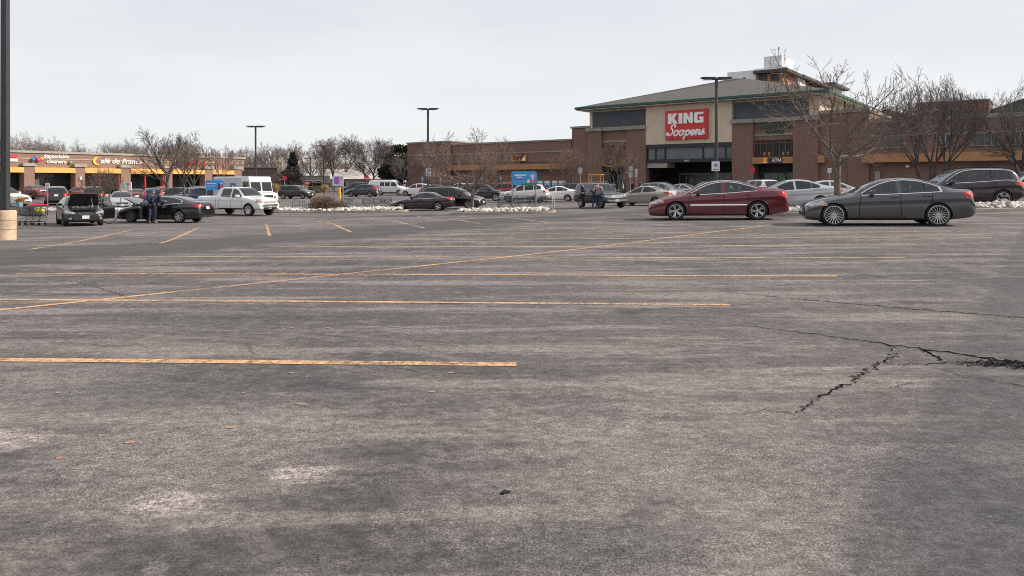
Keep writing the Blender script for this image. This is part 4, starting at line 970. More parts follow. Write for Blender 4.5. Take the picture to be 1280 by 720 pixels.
# flecks of shed leaf on the asphalt and one black scrap
rg=random.Random(5)
ML=mat('dry_leaf',(.30,.20,.145),.8,0,.35,30)
for i,(px,py,s) in enumerate([(289,534,.035),(162,553,.04),(128,545,.03),(380,506,.03),(373,505.5,.02),(364,466,.025),(563,466,.03),(34,478.5,.03),(72,491,.03),(304,491,.02),(295,517,.02),(410,410,.04),(365,410,.03),(396,423,.03),(405,525,.02),(540,490,.025),(75,573,.025),(48,521,.02),(640,455,.03),(546,362,.05),(642,453.5,.03),(58,516,.02),(700,412,.03),(835,404,.03),(551,426.5,.03)]):
    p=gp(px,py); b=MB(); n=7; a0=rg.uniform(0,6)
    vs=[(p.x,p.y,p.z+.004)]
    for k in range(n):
        a=a0+6.283*k/n; r=s*rg.uniform(.6,1.15); vs.append((p.x+r*math.cos(a),p.y+r*.75*math.sin(a),p.z+.0035))
    b.add(vs,[(0,k+1,(k+1)%n+1) for k in range(n)])
    tag(b.build('fallen_leaf',ML,recalc=False),'small dry orange fleck of leaf lying on the bare asphalt','leaf','dry leaf flecks on the asphalt')
p=gp(630,617); b=MB(); b.ico((0,0,.007),.024,rg,.2,.3); b.ico((.024,.006,.006),.016,rg,.2,.3)
o=b.build('rubber_scrap',CM['tyre'],None,p,.2); tag(o,'small black scrap of rubber lying alone on the near asphalt','scrap')
# ------------------------------------------------------------------ supermarket (local: x along the front, y inwards, z up)
BR=brick('brown_brick',(.215,.114,.086),(.168,.092,.071),(.20,.15,.13),.40,.20,.02)
BR2=brick('russet_brick',(.285,.165,.128),(.24,.135,.105),(.27,.21,.18),.30,.12,.012)
BRR=brick('red_brick',(.17,.075,.058),(.145,.065,.05),(.16,.10,.085),.4,.2,.012)
STONE=mat('pale_stone',(.34,.315,.275),.85,0,.14,1.3,bump=.2); CREAM=mat('cream_render',(.56,.46,.355),.9,0,.06,.7)
STONED=mat('grey_stone',(.25,.235,.215),.85,0,.14,1.3)
ORANGE=mat('orange_fascia',(.37,.18,.078),.6,0,.07,.8); ORANGEL=mat('orange_awning',(.70,.36,.095),.7,0,.07,.8)
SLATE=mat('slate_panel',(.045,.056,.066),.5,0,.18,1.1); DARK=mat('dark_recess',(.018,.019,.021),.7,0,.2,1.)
FRAME=mat('black_frame',(.016,.017,.02),.45); GRN=mat('green_eave',(.018,.075,.058),.5,0,.12,1.); SOFF=mat('eave_soffit',(.50,.46,.38),.85,0,.05,1.)
WGL=glassy('window_glass',(.045,.055,.06),.06); WHT=mat('white_metal',(.70,.70,.69),.5,0,.06,2); GREYM=mat('grey_metal',(.28,.29,.30),.5,.3,.1,3)
BLACKM=mat('dark_metal',(.045,.047,.048),.5,.2,.12,3); CONC=mat('pale_concrete',(.42,.385,.34),.9,0,.16,2.5,bump=.3)
def shingle():
    m,nt,b=new_mat('roof_shingle'); co=objco(nt); n=noise(nt,co,2.4,4,.7); n2=noise(nt,co,.3,3)
    c=mixc(nt,ramp(nt,n,.4,.6),(.060,.060,.053),(.105,.103,.092)); c=mixc(nt,ramp(nt,n2,.4,.7,0,.3),c,(.075,.073,.066)); nt.links.new(c,b.inputs['Base Color']); b.inputs['Roughness'].default_value=.9; return m
SHING=shingle()
DST=105.0; ROT=math.atan2(-.6,.8)
def S(px):                                    # photo column on the store front -> metres along it
    x=px-CX; Z=DST/(1+.75*x/F); return x*Z/F/.8
ST=empty('supermarket',(0,DST,0),ROT,'large brown brick supermarket with a green edged hip roof over its dark entrance','supermarket')
def SB(name,boxes,m,parent=None):
    b=MB()
    for k in boxes: b.box(*k)
    return b.build(name,m,parent or ST)
G0=-1.0
# left wing
SB('wing_wall',[(-21.4,-11.9,0,30,G0,7.75),(-11.9,9.9,.35,30,G0,7.25)],BR)
SB('parapet_cap',[(-21.55,-11.75,-.12,30,7.75,7.97),(-11.75,9.9,.2,30,7.25,7.47)],STONED)
SB('stone_band',[(-20.6,-11.9,-.05,.02,5.72,5.9),(-11.9,9.9,.29,.37,5.72,5.9)],STONED)
SB('canopy',[(-12,9.8,-.8,.34,3.3,4.05)],ORANGE)
SB('dark_joint',[(-11.9,9.9,.30,.40,4.3,4.36),(-16.5,-16.44,-.02,.05,G0,7.7),(-2,-1.96,.31,.37,G0,7.2),(-21.42,-11.9,-.02,.05,7.35,7.41)],FRAME)  # thin dark strips along the wall seams
# corner block and entrance front
SB('corner_block',[(9.9,12.8,.6,22,G0,8.9)],BR); SB('parapet_cap',[(9.75,12.8,.42,22,8.9,9.15)],STONED)
def pier(s0,s1,z1,y0=0.,y1=3.): return (s0,s1,y0,y1,G0,z1)
SB('pier',[pier(12.8,14.9,8.3)],BR); SB('pier',[pier(18.6,21.4,8.3)],BR); SB('pier',[pier(32.6,35.1,8.4)],BR); SB('pier',[pier(39.6,42.3,8.4)],BR)
for s0,s1,z in ((14.9,18.6,8.3),(35.1,39.6,8.4)):
    SB('bay_wall',[(s0,s1,.45,1.,4.35,z)],BR)
    SB('stone_band',[(s0,s1,.36,.46,z-1.55,z-1.28)],STONED)
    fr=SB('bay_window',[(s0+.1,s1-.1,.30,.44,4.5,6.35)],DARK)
    b=MB(); n=6
    for i in range(n+1):
        x=s0+.15+(s1-s0-.3)*i/n; b.box(x-.025,x+.025,.20,.30,4.5,6.35)
    b.box(s0+.1,s1-.1,.21,.29,5.95,6.0)
    b.build('lattice',mat('lattice_brown',(.22,.11,.05),.7),fr)
    for i in (1.6,2.4,4.6,5.4):
        b=MB(); x=s0+.15+(s1-s0-.3)*i/n; b.box(x-.12,x+.12,.16,.30,4.55,4.95); b.build('lattice_foot',mat('terracotta',(.30,.14,.09),.7),fr)
    SB('canopy',[(s0-.02,s1+.02,-.12,.44,3.62,4.35)],ORANGE)
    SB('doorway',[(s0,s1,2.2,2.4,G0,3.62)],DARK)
    b=MB()
    for i in range(5):
        x=s0+.4+(s1-s0-.8)*i/4; b.box(x-.04,x+.04,2.1,2.2,-.3,2.6)
    b.box(s0,s1,2.1,2.2,2.5,2.65); b.build('door_frame',BLACKM,ST)
    b=MB(); b.box(s0+.4,s1-.4,2.14,2.19,-.2,2.5); b.build('door_glass',WGL,ST)
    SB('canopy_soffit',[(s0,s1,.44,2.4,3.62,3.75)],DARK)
SB('cornice',[(12.6,14.98,-.3,3,8.3,8.78),(14.98,18.5,-.05,3,8.3,8.72),(18.5,21.42,-.3,3,8.3,8.78)],STONED)
SB('cornice',[(32.55,35.2,-.3,3,8.4,8.88),(35.2,39.5,-.05,3,8.4,8.82),(39.5,42.5,-.3,3,8.4,8.88)],STONED)
# upper storey under the eave
SB('upper_wall',[(12.8,21.4,.5,20,8.7,11.1),(32.6,42.3,.5,20,8.7,11.1)],CREAM)
SB('slate_panel',[(13.3,21.3,.40,.52,8.85,10.9)],SLATE); SB('slate_panel',[(32.7,41.2,.40,.52,8.95,10.9)],SLATE)
SB('sign_wall',[(21.4,32.6,0,3,6.25,11.1)],CREAM)
b=MB()
for x in (24.1,30.0): b.box(x-.01,x+.01,-.004,.01,6.25,11.)
b.build('render_joint',STONED,ST)
# entrance: header, clerestory glass, deep porch
SB('entrance_header',[(21.4,32.6,.1,1.2,5.75,6.25),(21.4,32.6,.1,1.2,3.95,4.3)],FRAME)
b=MB(); b.box(21.4,32.6,.45,.55,4.3,5.75); b.build('clerestory_glass',mat('clerestory_glass',(.10,.115,.125),.12,0,.25,.8),ST)
b=MB()
for x in (21.45,22.6,23.9,28.9,30.4,31.7,32.55): b.box(x-.06,x+.06,.3,.46,4.3,5.75)
b.box(21.4,32.6,.32,.44,4.3,4.37); b.build('clerestory_frame',FRAME,ST)
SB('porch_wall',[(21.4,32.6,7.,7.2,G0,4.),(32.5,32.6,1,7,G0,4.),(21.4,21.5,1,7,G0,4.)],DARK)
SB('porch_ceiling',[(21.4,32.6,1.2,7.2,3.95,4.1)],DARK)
SB('porch_soffit',[(21.5,24.2,.25,2.6,3.3,3.94)],mat('porch_soffit',(.33,.30,.26),.8))
b=MB(); b.box(23.,31.,6.9,6.98,-.2,2.7); b.build('door_glass',WGL,ST)
b=MB()
for i in range(9): b.box(23+i-.05,23+i+.05,6.8,6.9,-.2,2.8)
b.box(23,31,6.8,6.9,2.5,2.66); b.build('door_frame',GREYM,ST)
# right of the entrance
SB('end_wall',[(42.3,45.4,.4,18,G0,9.0)],BR); SB('pier',[pier(45.4,47.4,9.0,.0,18.)],BR); SB('cornice',[(42.3,45.3,.25,18,9.0,9.4),(45.3,47.55,-.15,18,9.0,9.4)],STONED)
SB('canopy',[(42.3,43.,-.2,.4,3.62,4.4)],ORANGE)
SB('wing_wall',[(47.4,90,.3,26,G0,7.75)],BR); SB('parapet_cap',[(47.4,90,.12,26,7.75,8.2)],STONED)
SB('canopy',[(46.9,90,-.9,.28,3.55,4.45)],ORANGE); SB('stone_band',[(47.4,90,.24,.31,6.3,6.5)],STONED)
for px0,px1 in ((1101,1130),(1176,1188),(1214,1248),(1262,1276)):
    a,c=S(px0),S(px1); w=SB('window',[(a,c,.2,.32,5.1,6.25)],WGL); b=MB(); n=max(2,int((c-a)/.45))
    for i in range(n+1):
        x=a+(c-a)*i/n; b.box(x-.03,x+.03,.15,.22,5.1,6.25)
    b.box(a-.08,c+.08,.14,.22,5.02,5.1); b.box(a-.08,c+.08,.14,.22,6.25,6.33); b.build('window_frame',mat('pale_frame',(.30,.33,.33),.6),w)
SB('utility_box',[(48.,48.5,-.1,.3,1.,2.6)],STONED)
SB('wall_lamp',[(S(1132),S(1132)+.3,.05,.3,3.0,3.25)],WHT); SB('dark_vent',[(S(1214),S(1214)+2.2,.1,.3,2.6,3.0)],FRAME)
# hip roof with overhang, green gutter edge and pale soffit
x0,x1,y0,y1,ze=11.6,43.6,-1.1,33.,11.2; ap=(27.2,16.,16.1); aq=(28.4,17.,16.1)
b=MB(); b.add([(x0,y0,ze+.34),(x1,y0,ze+.34),(x1,y1,ze+.34),(x0,y1,ze+.34),ap,aq],[(0,1,5,4),(1,2,5),(2,3,4,5),(3,0,4)]); b.build('roof',SHING,ST)
SB('gutter',[(x0-.14,x1+.14,y0-.14,y0,ze+.06,ze+.36),(x0-.14,x0,y0,y1,ze+.06,ze+.36),(x1,x1+.14,y0,y1,ze+.06,ze+.36),(x0-.14,x1+.14,y1,y1+.14,ze+.06,ze+.36)],GRN)
SB('soffit',[(x0,x1,y0,y1,ze-.06,ze+.02)],SOFF)
b=MB()
for s in (42.0,43.1):
    for t in (4.,9.,14.): b.box(s-.1,s+.1,t,t+.25,10.2,11.14)
b.build('eave_bracket',GRN,ST)
# store sign
SG=empty('store_sign',(0,0,0),ROT,'big square red sign with white lettering high above the supermarket entrance','sign')
c0=Vector((27.0,-.16,8.58)); SG.location=Matrix.Translation((0,DST,0))@Matrix.Rotation(ROT,4,'Z')@c0
b=MB(); b.box(-2.75,2.75,-.22,.14,-1.8,1.8); bevel(b.build('panel',mat('sign_red',(.56,.016,.022),.35,0,.04,.6),SG),.04)
WL=mat('sign_white',(.80,.80,.79),.45,0,.03,1)
def LP(b,poly): b.prism(poly,-.36,-.18,'xz')
b=MB()
H0,H1=.12,1.42
def lt(ox,polys):
    for p in polys: LP(b,[(ox+x,H0+z*(H1-H0)) for x,z in p])
lt(-2.32,[[(0,0),(.48,0),(.48,1),(0,1)],[(.485,.36),(.72,0),(1.28,0),(.86,.54),(1.24,1),(.70,1),(.485,.68)]])
lt(-.90,[[(0,0),(.48,0),(.48,1),(0,1)]])
lt(-.26,[[(0,0),(.42,0),(.42,1),(0,1)],[(.425,1),(.425,.50),(.80,0),(.80,.44)],[(.805,0),(1.2,0),(1.2,1),(.805,1)]])
lt(1.10,[[(.16,0),(1.18,0),(1.18,.56),(.62,.56),(.62,.38),(.76,.38),(.76,.24),(.50,.24),(.42,.32),(.42,.70),(.50,.78),(1.18,.78),(1.18,1),(.16,1),(0,.86),(0,.14)]])
b.build('lettering',WL,SG)
def script(name,strokes,rad,m,parent,loc=(0,0,0),rz=0,k=1.,flat=1.):
    b=MB()
    for j,st in enumerate(strokes):
        P=[Vector((x,0,z)) for x,z in st]; Q=[]
        for i in range(len(P)-1):
            p0,p1,p2,p3=P[max(i-1,0)],P[i],P[i+1],P[min(i+2,len(P)-1)]
            for t in range(5):
                u=t/5; Q.append(.5*((2*p1)+(p2-p0)*u+(2*p0-5*p1+4*p2-p3)*u*u+(3*p1-p0-3*p2+p3)*u**3))
        Q.append(P[-1]); b.tube([(q.x*k,-.004*j,q.z*k) for q in Q],rad*k,8)
        for e in (Q[0],Q[-1]): b.lathe([(.001,-rad*k),(rad*.7*k,-rad*.7*k),(rad*k,0),(rad*.7*k,rad*.7*k),(.001,rad*k)],8,'z',(e.x*k,-.004*j,e.z*k))
    b.v=[(x,y*flat,z) for x,y,z in b.v]
    return b.build(name,m,parent,loc,rz,smooth=50)
sl=lambda pts,dx: [(x+dx+.22*z,z) for x,z in pts]
OO=[(.0,.30),(.12,.52),(.30,.5),(.38,.28),(.25,.05),(.08,.06),(0,.28),(.12,.50),(.35,.5),(.5,.42)]
S_=[(.60,.85),(.66,1.02),(.48,1.10),(.28,1.0),(.26,.8),(.45,.6),(.5,.35),(.32,.12),(.05,.1),(-.12,.2),(-.05,.32),(.1,.25)]
P_=[(.0,.4),(.1,.5),(.05,.2),(-.08,-.35)],[(.06,.3),(.2,.52),(.38,.46),(.4,.22),(.26,.04),(.08,.1)],[(.38,.3),(.5,.38),(.55,.42)]
E_=[(.0,.22),(.22,.28),(.32,.42),(.22,.53),(.06,.42),(.02,.2),(.15,.04),(.36,.12),(.46,.3)]
R_=[(.0,.42),(.08,.55),(.16,.46),(.08,.05)],[(.14,.42),(.28,.5),(.4,.46),(.36,.3),(.36,.1),(.46,.08)]
s_=[(.0,.14),(.2,.36),(.28,.56),(.33,.3),(.28,.08),(.08,.06)],[(.3,.2),(.45,.14)]
ss=[sl(S_,-2.0),sl(OO,-1.32),sl(OO,-.78)]+[sl(q,-.18) for q in P_]+[sl(E_,.38)]+[sl(q,.86) for q in R_]+[sl(q,1.34) for q in s_]
script('script_lettering',ss,.088,WL,SG,(.10,-.26,-1.40),0,1.27,1.)
# other signs on the store
def onstore(px,y,z): return Matrix.Translation((0,DST,0))@Matrix.Rotation(ROT,4,'Z')@Vector((S(px),y,z))
e=empty('coffee_sign',onstore(967,.32,7.62),ROT,'dark green coffee shop lettering on the brick above the cash machine bay','sign')
GL=mat('sign_green',(.02,.10,.075),.5)
text('lettering','STARBUCKS',.62,GL,e,(0,0,.22),0,.05,.012); text('lettering','COFFEE',.62,GL,e,(0,0,-.36),0,.05,.012)
e=empty('cash_machine_sign',onstore(967,-.2,3.98),ROT,'small black ATM sign with an orange square on the orange canopy','sign')
b=MB(); b.box(-.62,1.0,-.05,.05,-.31,.31); b.build('panel',mat('sign_black',(.012,.016,.028),.4),e)
b=MB(); b.box(-1.15,-.63,-.05,.05,-.31,.31); b.build('orange_square',mat('sign_orange',(.85,.30,.03),.5),e)
b=MB(); b.box(-1.12,-.66,-.07,-.052,-.27,-.18); b.build('logo_bar',WL,e)
b=MB()
for x0,w_,polys in ((-.10,.30,[[(0,0),(.22,0),(.5,.78),(.5,1),(.38,1)],[(.78,0),(1,0),(.62,1),(.505,1),(.505,.78)],[(.3,.22),(.7,.22),(.66,.38),(.34,.38)]]),(.22,.27,[[(.39,0),(.61,0),(.61,.82),(.39,.82)],[(0,.82),(1,.82),(1,1),(0,1)]]),(.53,.38,[[(0,0),(.17,0),(.17,.62),(.45,.16),(.55,.16),(.83,.62),(.83,0),(1,0),(1,1),(.84,1),(.5,.44),(.16,1),(0,1)]])):
    for p_ in polys: b.prism([(x0+x*w_,-.2+z*.4) for x,z in p_],-.075,-.055,'xz')
b.build('lettering',WL,e)
e=empty('street_number',onstore(858,.04,4.12),ROT,'pale street number in the dark header over the supermarket entrance','sign')
text('digits','3600',.34,mat('number_cream',(.55,.52,.45),.5),e,(0,0,0),0,.02,.006)
e=empty('pharmacy_sign',onstore(648,.1,4.98),ROT,'yellow sign with dark red script on the left wing of the supermarket','sign')
b=MB(); b.box(-1.3,1.3,-.06,.1,-.45,.45); b.build('panel',mat('sign_gold',(.55,.34,.05),.5),e)
script('script_lettering',[[(-1.05,.2),(-.95,.35),(-.85,.1),(-.95,-.2)],[(-.95,.2),(-.6,.3),(-.55,-.1),(-.75,-.2)],[(-.5,-.1),(-.4,.2),(-.3,-.15),(-.15,.2),(-.05,-.1)],[(0,-.1),(.15,.25),(.3,.1),(.2,-.1),(.45,.1)],[(.5,0),(.6,.4),(.85,.6),(.75,.2),(.6,-.1)],[(-.7,-.5),(-.2,-.35),(.5,-.05)]],.10,mat('sign_maroon',(.20,.015,.03),.5),e,(0,-.12,.05))
script('underline',[[(-.65,-.62),(-.1,-.47),(.45,-.24)]],.04,mat('sign_pink',(.55,.42,.45),.5),e,(0,-.24,.1))
b=MB(); b.lathe([(.001,-.12),(.26,-.12),(.26,-.05)],16,'y',(.92,0,-.18)); b.build('roundel',WL,e)
e=empty('bay_sign',onstore(765,-.16,4.0),ROT,'black shop sign with a yellow swoosh on the left canopy behind the thin tree','sign')
b=MB(); b.box(-.9,.75,-.05,.05,-.25,.36); b.build('panel',mat('sign_black',(.012,.016,.028),.4),e)
script('swoosh',[[(-.95,-.36),(-.3,-.44),(.4,-.40),(.9,-.2)]],.07,mat('sign_yellow',(.80,.55,.03),.5),e,(0,-.06,0))
b=MB(); b.lathe([(.001,-.1),(.25,-.1),(.25,.0)],14,'y',(.75,0,.1)); b.build('roundel',mat('sign_yellow',(.80,.55,.03),.5),e)
script('scribble',[[(-.75,.1),(-.5,.2),(-.6,-.05),(-.3,.15),(-.2,0),(0,.2),(.1,0),(.35,.15)]],.04,mat('sign_pale',(.5,.55,.5),.5),e,(0,-.08,0))
b=MB(); b.box(-.28,.28,-.02,.02,-.5,.5); o=b.build('window_poster',mat('poster_green',(.06,.30,.05),.6),None,onstore(972,1.98,1.55),ROT); tag(o,'green poster hung in the doorway below the ATM sign','poster')
# white-and-blue cages along the front wall
def cage(px,lab):
    e=empty('display_cage',onstore(px,-.5,gz(*onstore(px,-.5,0)[:2])),ROT,lab,'cage','blue and white cages along the store front')
    b=MB(); b.box(-.42,.42,-.35,.35,.08,1.9)
    for x in (-.36,.3):
        b.box(x,x+.06,-.3,.3,0,.08)
    b.build('cabinet',mat('cage_grey',(.42,.46,.52),.5),e)
    b=MB(); b.lathe([(.001,-.40),(.34,-.40),(.34,-.36)],18,'y',(0,0,1.0)); b.build('round_decal',mat('sign_blue',(.02,.06,.24),.45),e)
    b=MB(); b.box(-.36,.36,-.39,-.355,1.55,1.8); b.build('header',WHT,e)
    b=MB(); b.box(-.16,.16,-.415,-.405,.95,1.05); b.build('logo_bar',WHT,e)
    return e
for px,l in ((679,'white and blue cage on the supermarket wall, farthest from the entrance'),(688,'white and blue cage on the store wall, second from the far end'),(697.5,'white and blue cage on the store wall, third from the far end'),(706,'white and blue cage on the store wall, closest to the brick corner block')): cage(px,l)
# sidewalk along the store
def slab(name,poly,h,m,low=-.25,kind='structure'):
    b=MB(); n=len(poly); t=[(x,y,gz(x,y)+h) for x,y in poly]; bt=[(x,y,gz(x,y)+low) for x,y in poly]
    b.add(t+bt,[tuple(range(n))]+[(i,n+i,n+(i+1)%n,(i+1)%n) for i in range(n)]); return tag(b.build(name,m),kind=kind)
SW=lambda s,t:(Matrix.Translation((0,DST,0))@Matrix.Rotation(ROT,4,'Z')@Vector((s,t,0)))[:2]
for i in range(-22,90,8): slab('sidewalk',[SW(i,-3.2),SW(i+8,-3.2),SW(i+8,.2),SW(i,.2)],.14,CONC)

# ------------------------------------------------------------------ shop row on the left (local x along the row, y into the building)
RM=math.atan2(.8,.6); P0=(-59.,85.)
SR=empty('shop_row',(P0[0],P0[1],-.15),RM,'long low brick shop row with orange awnings between brick pillars','shops')
def T(px):
    q=(px-CX)/F; return (q*P0[1]-P0[0])/(.6-.8*q)
def RB(name,boxes,m,parent=None):
    b=MB()
    for k in boxes: b.box(*k)
    return b.build(name,m,parent or SR)
RB('upper_wall',[(-30,30.5,0,14,3.35,5.15)],BR2); RB('back_wall',[(-30,30.5,3.2,14,-1,3.35)],mat('shop_dark',(.03,.03,.034),.6,0,.3,.7))
RB('parapet_cap',[(-30.2,30.7,-.15,14,5.15,5.42)],STONE); RB('stone_band',[(-30,30.5,-.04,.01,4.42,4.55)],mat('tan_stone',(.40,.32,.26),.9))
RB('fascia_joint',[(T(96)-.03,T(96)+.03,-.02,.02,3.4,5.1),(T(160)-.03,T(160)+.03,-.02,.02,3.4,5.1)],STONED)
pr=[(-15.5,-14.3),(-10.2,-9.0),(-4.6,-3.4),(T(28),T(41)),(T(92),T(104)),(T(149),T(161)),(T(204),T(213)),(T(253.5),T(263)),(T(290.5),T(299.5))]
for a,c in pr:
    p=RB('pillar',[(a,c,-.55,.9,-1,3.55)],BR2); RB('pillar_cap',[(a-.14,c+.14,-.7,.0,3.55,3.9)],STONE,p)
for (a,c),(d,e_) in zip(pr[:-1],pr[1:]):
    b=MB(); b.prism([(-.62,2.78),(-.55,3.4),(0,3.42),(0,2.78)],c+.02,d-.02,'yz'); b.build('awning',ORANGEL,SR)
    b=MB(); b.box(c,d,2.4,2.5,-.1,3.2); b.build('shop_window',WGL,SR)
    b=MB(); n=4
    for i in range(n+1):
        x=c+(d-c)*i/n; b.box(x-.04,x+.04,2.3,2.4,-.1,3.2)
    b.box(c,d,2.3,2.4,2.3,2.38); b.build('window_frame',BLACKM,SR)
rowm=Matrix.Translation((P0[0],P0[1],-.15))@Matrix.Rotation(RM,4,'Z')
def onrow(px,y,z): return rowm@Vector((T(px),y,z))
WHL=mat('letter_white',(.80,.79,.76),.5,0,.03,1)
e=empty('cleaners_sign',onrow(69,-.06,4.5),RM,'white cleaners lettering with coloured balls on the brick shop row','sign')
text('lettering','dependable',.62,WHL,e,(.1,0,.30),0,.05,.012,0,1.0); text('lettering','cleaners',.66,WHL,e,(.12,0,-.34),0,.05,.012,0,1.0)
for (px,py,r,c,nm) in ((40.5,199.3,.24,(.03,.22,.55),'blue'),(44.3,197,.17,(.22,.16,.40),'purple'),(47.2,200.4,.24,(.65,.08,.06),'red'),(51,198.4,.22,(.80,.38,.08),'orange'),(87.5,203.3,.18,(.10,.45,.22),'green')):
    b=MB(); z=(CAMZ-(py-HY)/F*(P0[1]+.8*T(px)))+.15-4.5-.0; x=T(px)-T(69)
    b.lathe([(.001,-r),(r*.5,-r*.87),(r*.87,-r*.5),(r,0),(r*.87,r*.5),(r*.5,r*.87),(.001,r)],14,'z',(x,-r*.6,z)); b.build('ball',mat('ball_'+nm,c,.4,0,.05,2),e,smooth=60)
e=empty('cafe_sign',onrow(148,-.06,4.35),RM,'slanted white cafe lettering with a yellow moon on the brick shop row','sign')
text('lettering','afé de France',.92,WHL,e,(.35,0,0),0,.05,.014,.25,1.06)
b=MB(); a=[(math.cos(R(t))*.55,math.sin(R(t))*.55) for t in range(60,301,16)]; c_=[(math.cos(R(t))*.46+.2,math.sin(R(t))*.46) for t in range(290,69,-16)]
b.prism(a+c_,-.06,.04,'xz'); b.build('crescent',mat('sign_yellow2',(.85,.52,.03),.5),e,((T(121.5)-T(148)),0,0))
e=empty('red_letter_sign',onrow(238,-.06,4.35),RM,'red lettering on the shop row hidden behind the winter branches','sign')
b=MB()
for px,w in ((222.5,.7),(226,.4),(231.5,.35),(236,.75),(243,.6),(246.5,.6),(254.5,.5)):
    x=T(px)-T(238); b.prism([(x-w*.4,-.35),(x-w*.12,-.35),(x,.1),(x+w*.12,-.35),(x+w*.4,-.35),(x+w*.2,.4),(x-w*.2,.4)],-.06,.04,'xz')
b.build('lettering',mat('sign_red2',(.55,.03,.04),.5),e)
e=empty('striped_sign',onrow(7,-.06,4.4),RM,'red and white bar sign on the shop row behind the tall lamp post','sign')
RB2=lambda nm,k,m:(lambda b:(b.box(*k),b.build(nm,m,e)))(MB())
RB2('red_bar',(-.9,1.2,-.08,.03,.15,.42),mat('sign_red2',(.55,.03,.04),.5)); RB2('white_bar',(-.9,1.2,-.08,.03,-.32,.0),WHL)
b=MB(); b.box(-1.6,1.6,-.02,.02,-.18,.18); o=b.build('purple_window_banner',mat('banner_purple',(.16,.08,.20),.6),None,onrow(59,2.2,2.45),RM); tag(o,'faded purple banner across the dark window under the cleaners sign','banner')
b=MB(); b.box(-.5,.5,-.02,.02,-.7,.7); o=b.build('window_notice',mat('notice_white',(.55,.55,.50),.6,0,.2,2),None,onrow(52.5,2.2,1.3),RM); tag(o,'pale notice board in the shop window behind the maroon car','notice')
b=MB(); b.box(-.12,.12,-.1,.05,-.22,.22); o=b.build('wall_lantern',WHT,None,onrow(98,-.6,2.1),RM); tag(o,'small white lantern on the brick pillar beside the cafe','wall lamp')
for i in range(-30,31,10):
    q=[rowm@Vector((i,-3,0)),rowm@Vector((i+10,-3,0)),rowm@Vector((i+10,3.3,0)),rowm@Vector((i,3.3,0))]; slab('sidewalk',[v[:2] for v in q],.13,CONC)
def umbrella(px,lab):
    l=onrow(px,-1.9,0); e=empty('patio_umbrella',(l.x,l.y,gz(l.x,l.y)+.13),0,lab,'umbrella','closed red umbrellas outside the cafe')
    b=MB(); b.tube([(0,0,.05),(0,0,2.55)],.025,6); b.lathe([(.001,.08),(.25,.07),(.25,0)],12); b.build('pole',GREYM,e)
    b=MB(); b.lathe([(.05,.75),(.16,.85),(.13,1.4),(.10,2.0),(.04,2.45),(.001,2.55)],10); b.build('canopy',mat('umbrella_red',(.50,.02,.025),.8,0,.2,6),e,smooth=60)
for px,l in ((116,'closed red umbrella outside the cafe behind the open bonnet car'),(140,'closed red umbrella outside the cafe left of the third brick pillar'),(172.5,'closed red umbrella outside the cafe right of the third brick pillar'),(195,'closed red umbrella outside the cafe, the one farthest from the cleaners')): umbrella(px,l)
# building beyond the row's end, and roofs far off
e=empty('brown_building',(-43.5,122,-.3),R(6),'long plain brown building beyond the end of the shop row','building')
b=MB(); b.box(-5,4,0,8,-1,4.2); b.build('wall',brick('umber_brick',(.17,.125,.105),(.15,.11,.09),(.17,.14,.12)),e)
b=MB(); b.box(-5.2,4.2,-.2,8,4.2,4.4); b.build('parapet_cap',mat('umber_cap',(.19,.16,.14),.8),e)
def house(loc,rz,w,d,h,rh,lab,wall,roof):
    e=empty('house',loc,R(rz),lab,'house','low houses beyond the car park'); b=MB(); b.box(-w/2,w/2,-d/2,d/2,-1,h); b.build('wall',wall,e)
    b=MB(); b.add([(-w/2-.5,-d/2-.6,h-.1),(w/2+.5,-d/2-.6,h-.1),(w/2+.5,0,h+rh),(-w/2-.5,0,h+rh),(w/2+.5,d/2+.6,h-.1),(-w/2-.5,d/2+.6,h-.1)],[(0,1,2,3),(3,2,4,5),(0,3,5),(1,4,2)]); b.build('roof',roof,e)
    for x in (-w*.3,w*.05,w*.33):
        b=MB(); b.box(x-.6,x+.6,-d/2-.06,-d/2+.02,1.,2.1); f=b.build('window',WHT,e)
        b=MB(); b.box(x-.5,x+.5,-d/2-.09,-d/2-.05,1.08,2.02); b.build('pane',WGL,f)
HW=mat('house_wall',(.38,.34,.29),.8); HR=mat('pale_roof',(.55,.51,.46),.8,0,.12,.5); HB=brick('house_brick',(.24,.13,.10),(.2,.11,.08),(.2,.15,.13))
house((-29,142,-.3),14,14,8,2.5,1.9,'low house with a pale sunlit roof behind the white van',HW,HR)
house((-45,138,-.3),-12,9,7,2.2,1.6,'small pale roofed house behind the boxy dark green car',HB,HR)
house((-37,132,-.3),8,6,6,1.7,1.3,'dark gabled hut right of the utility pole',mat('hut_wall',(.14,.06,.045),.8),mat('hut_roof',(.05,.045,.045),.8))
house((-60,170,-.3),10,14,8,2.6,1.9,'pale roofed house half hidden by the tan tree',HW,HR)
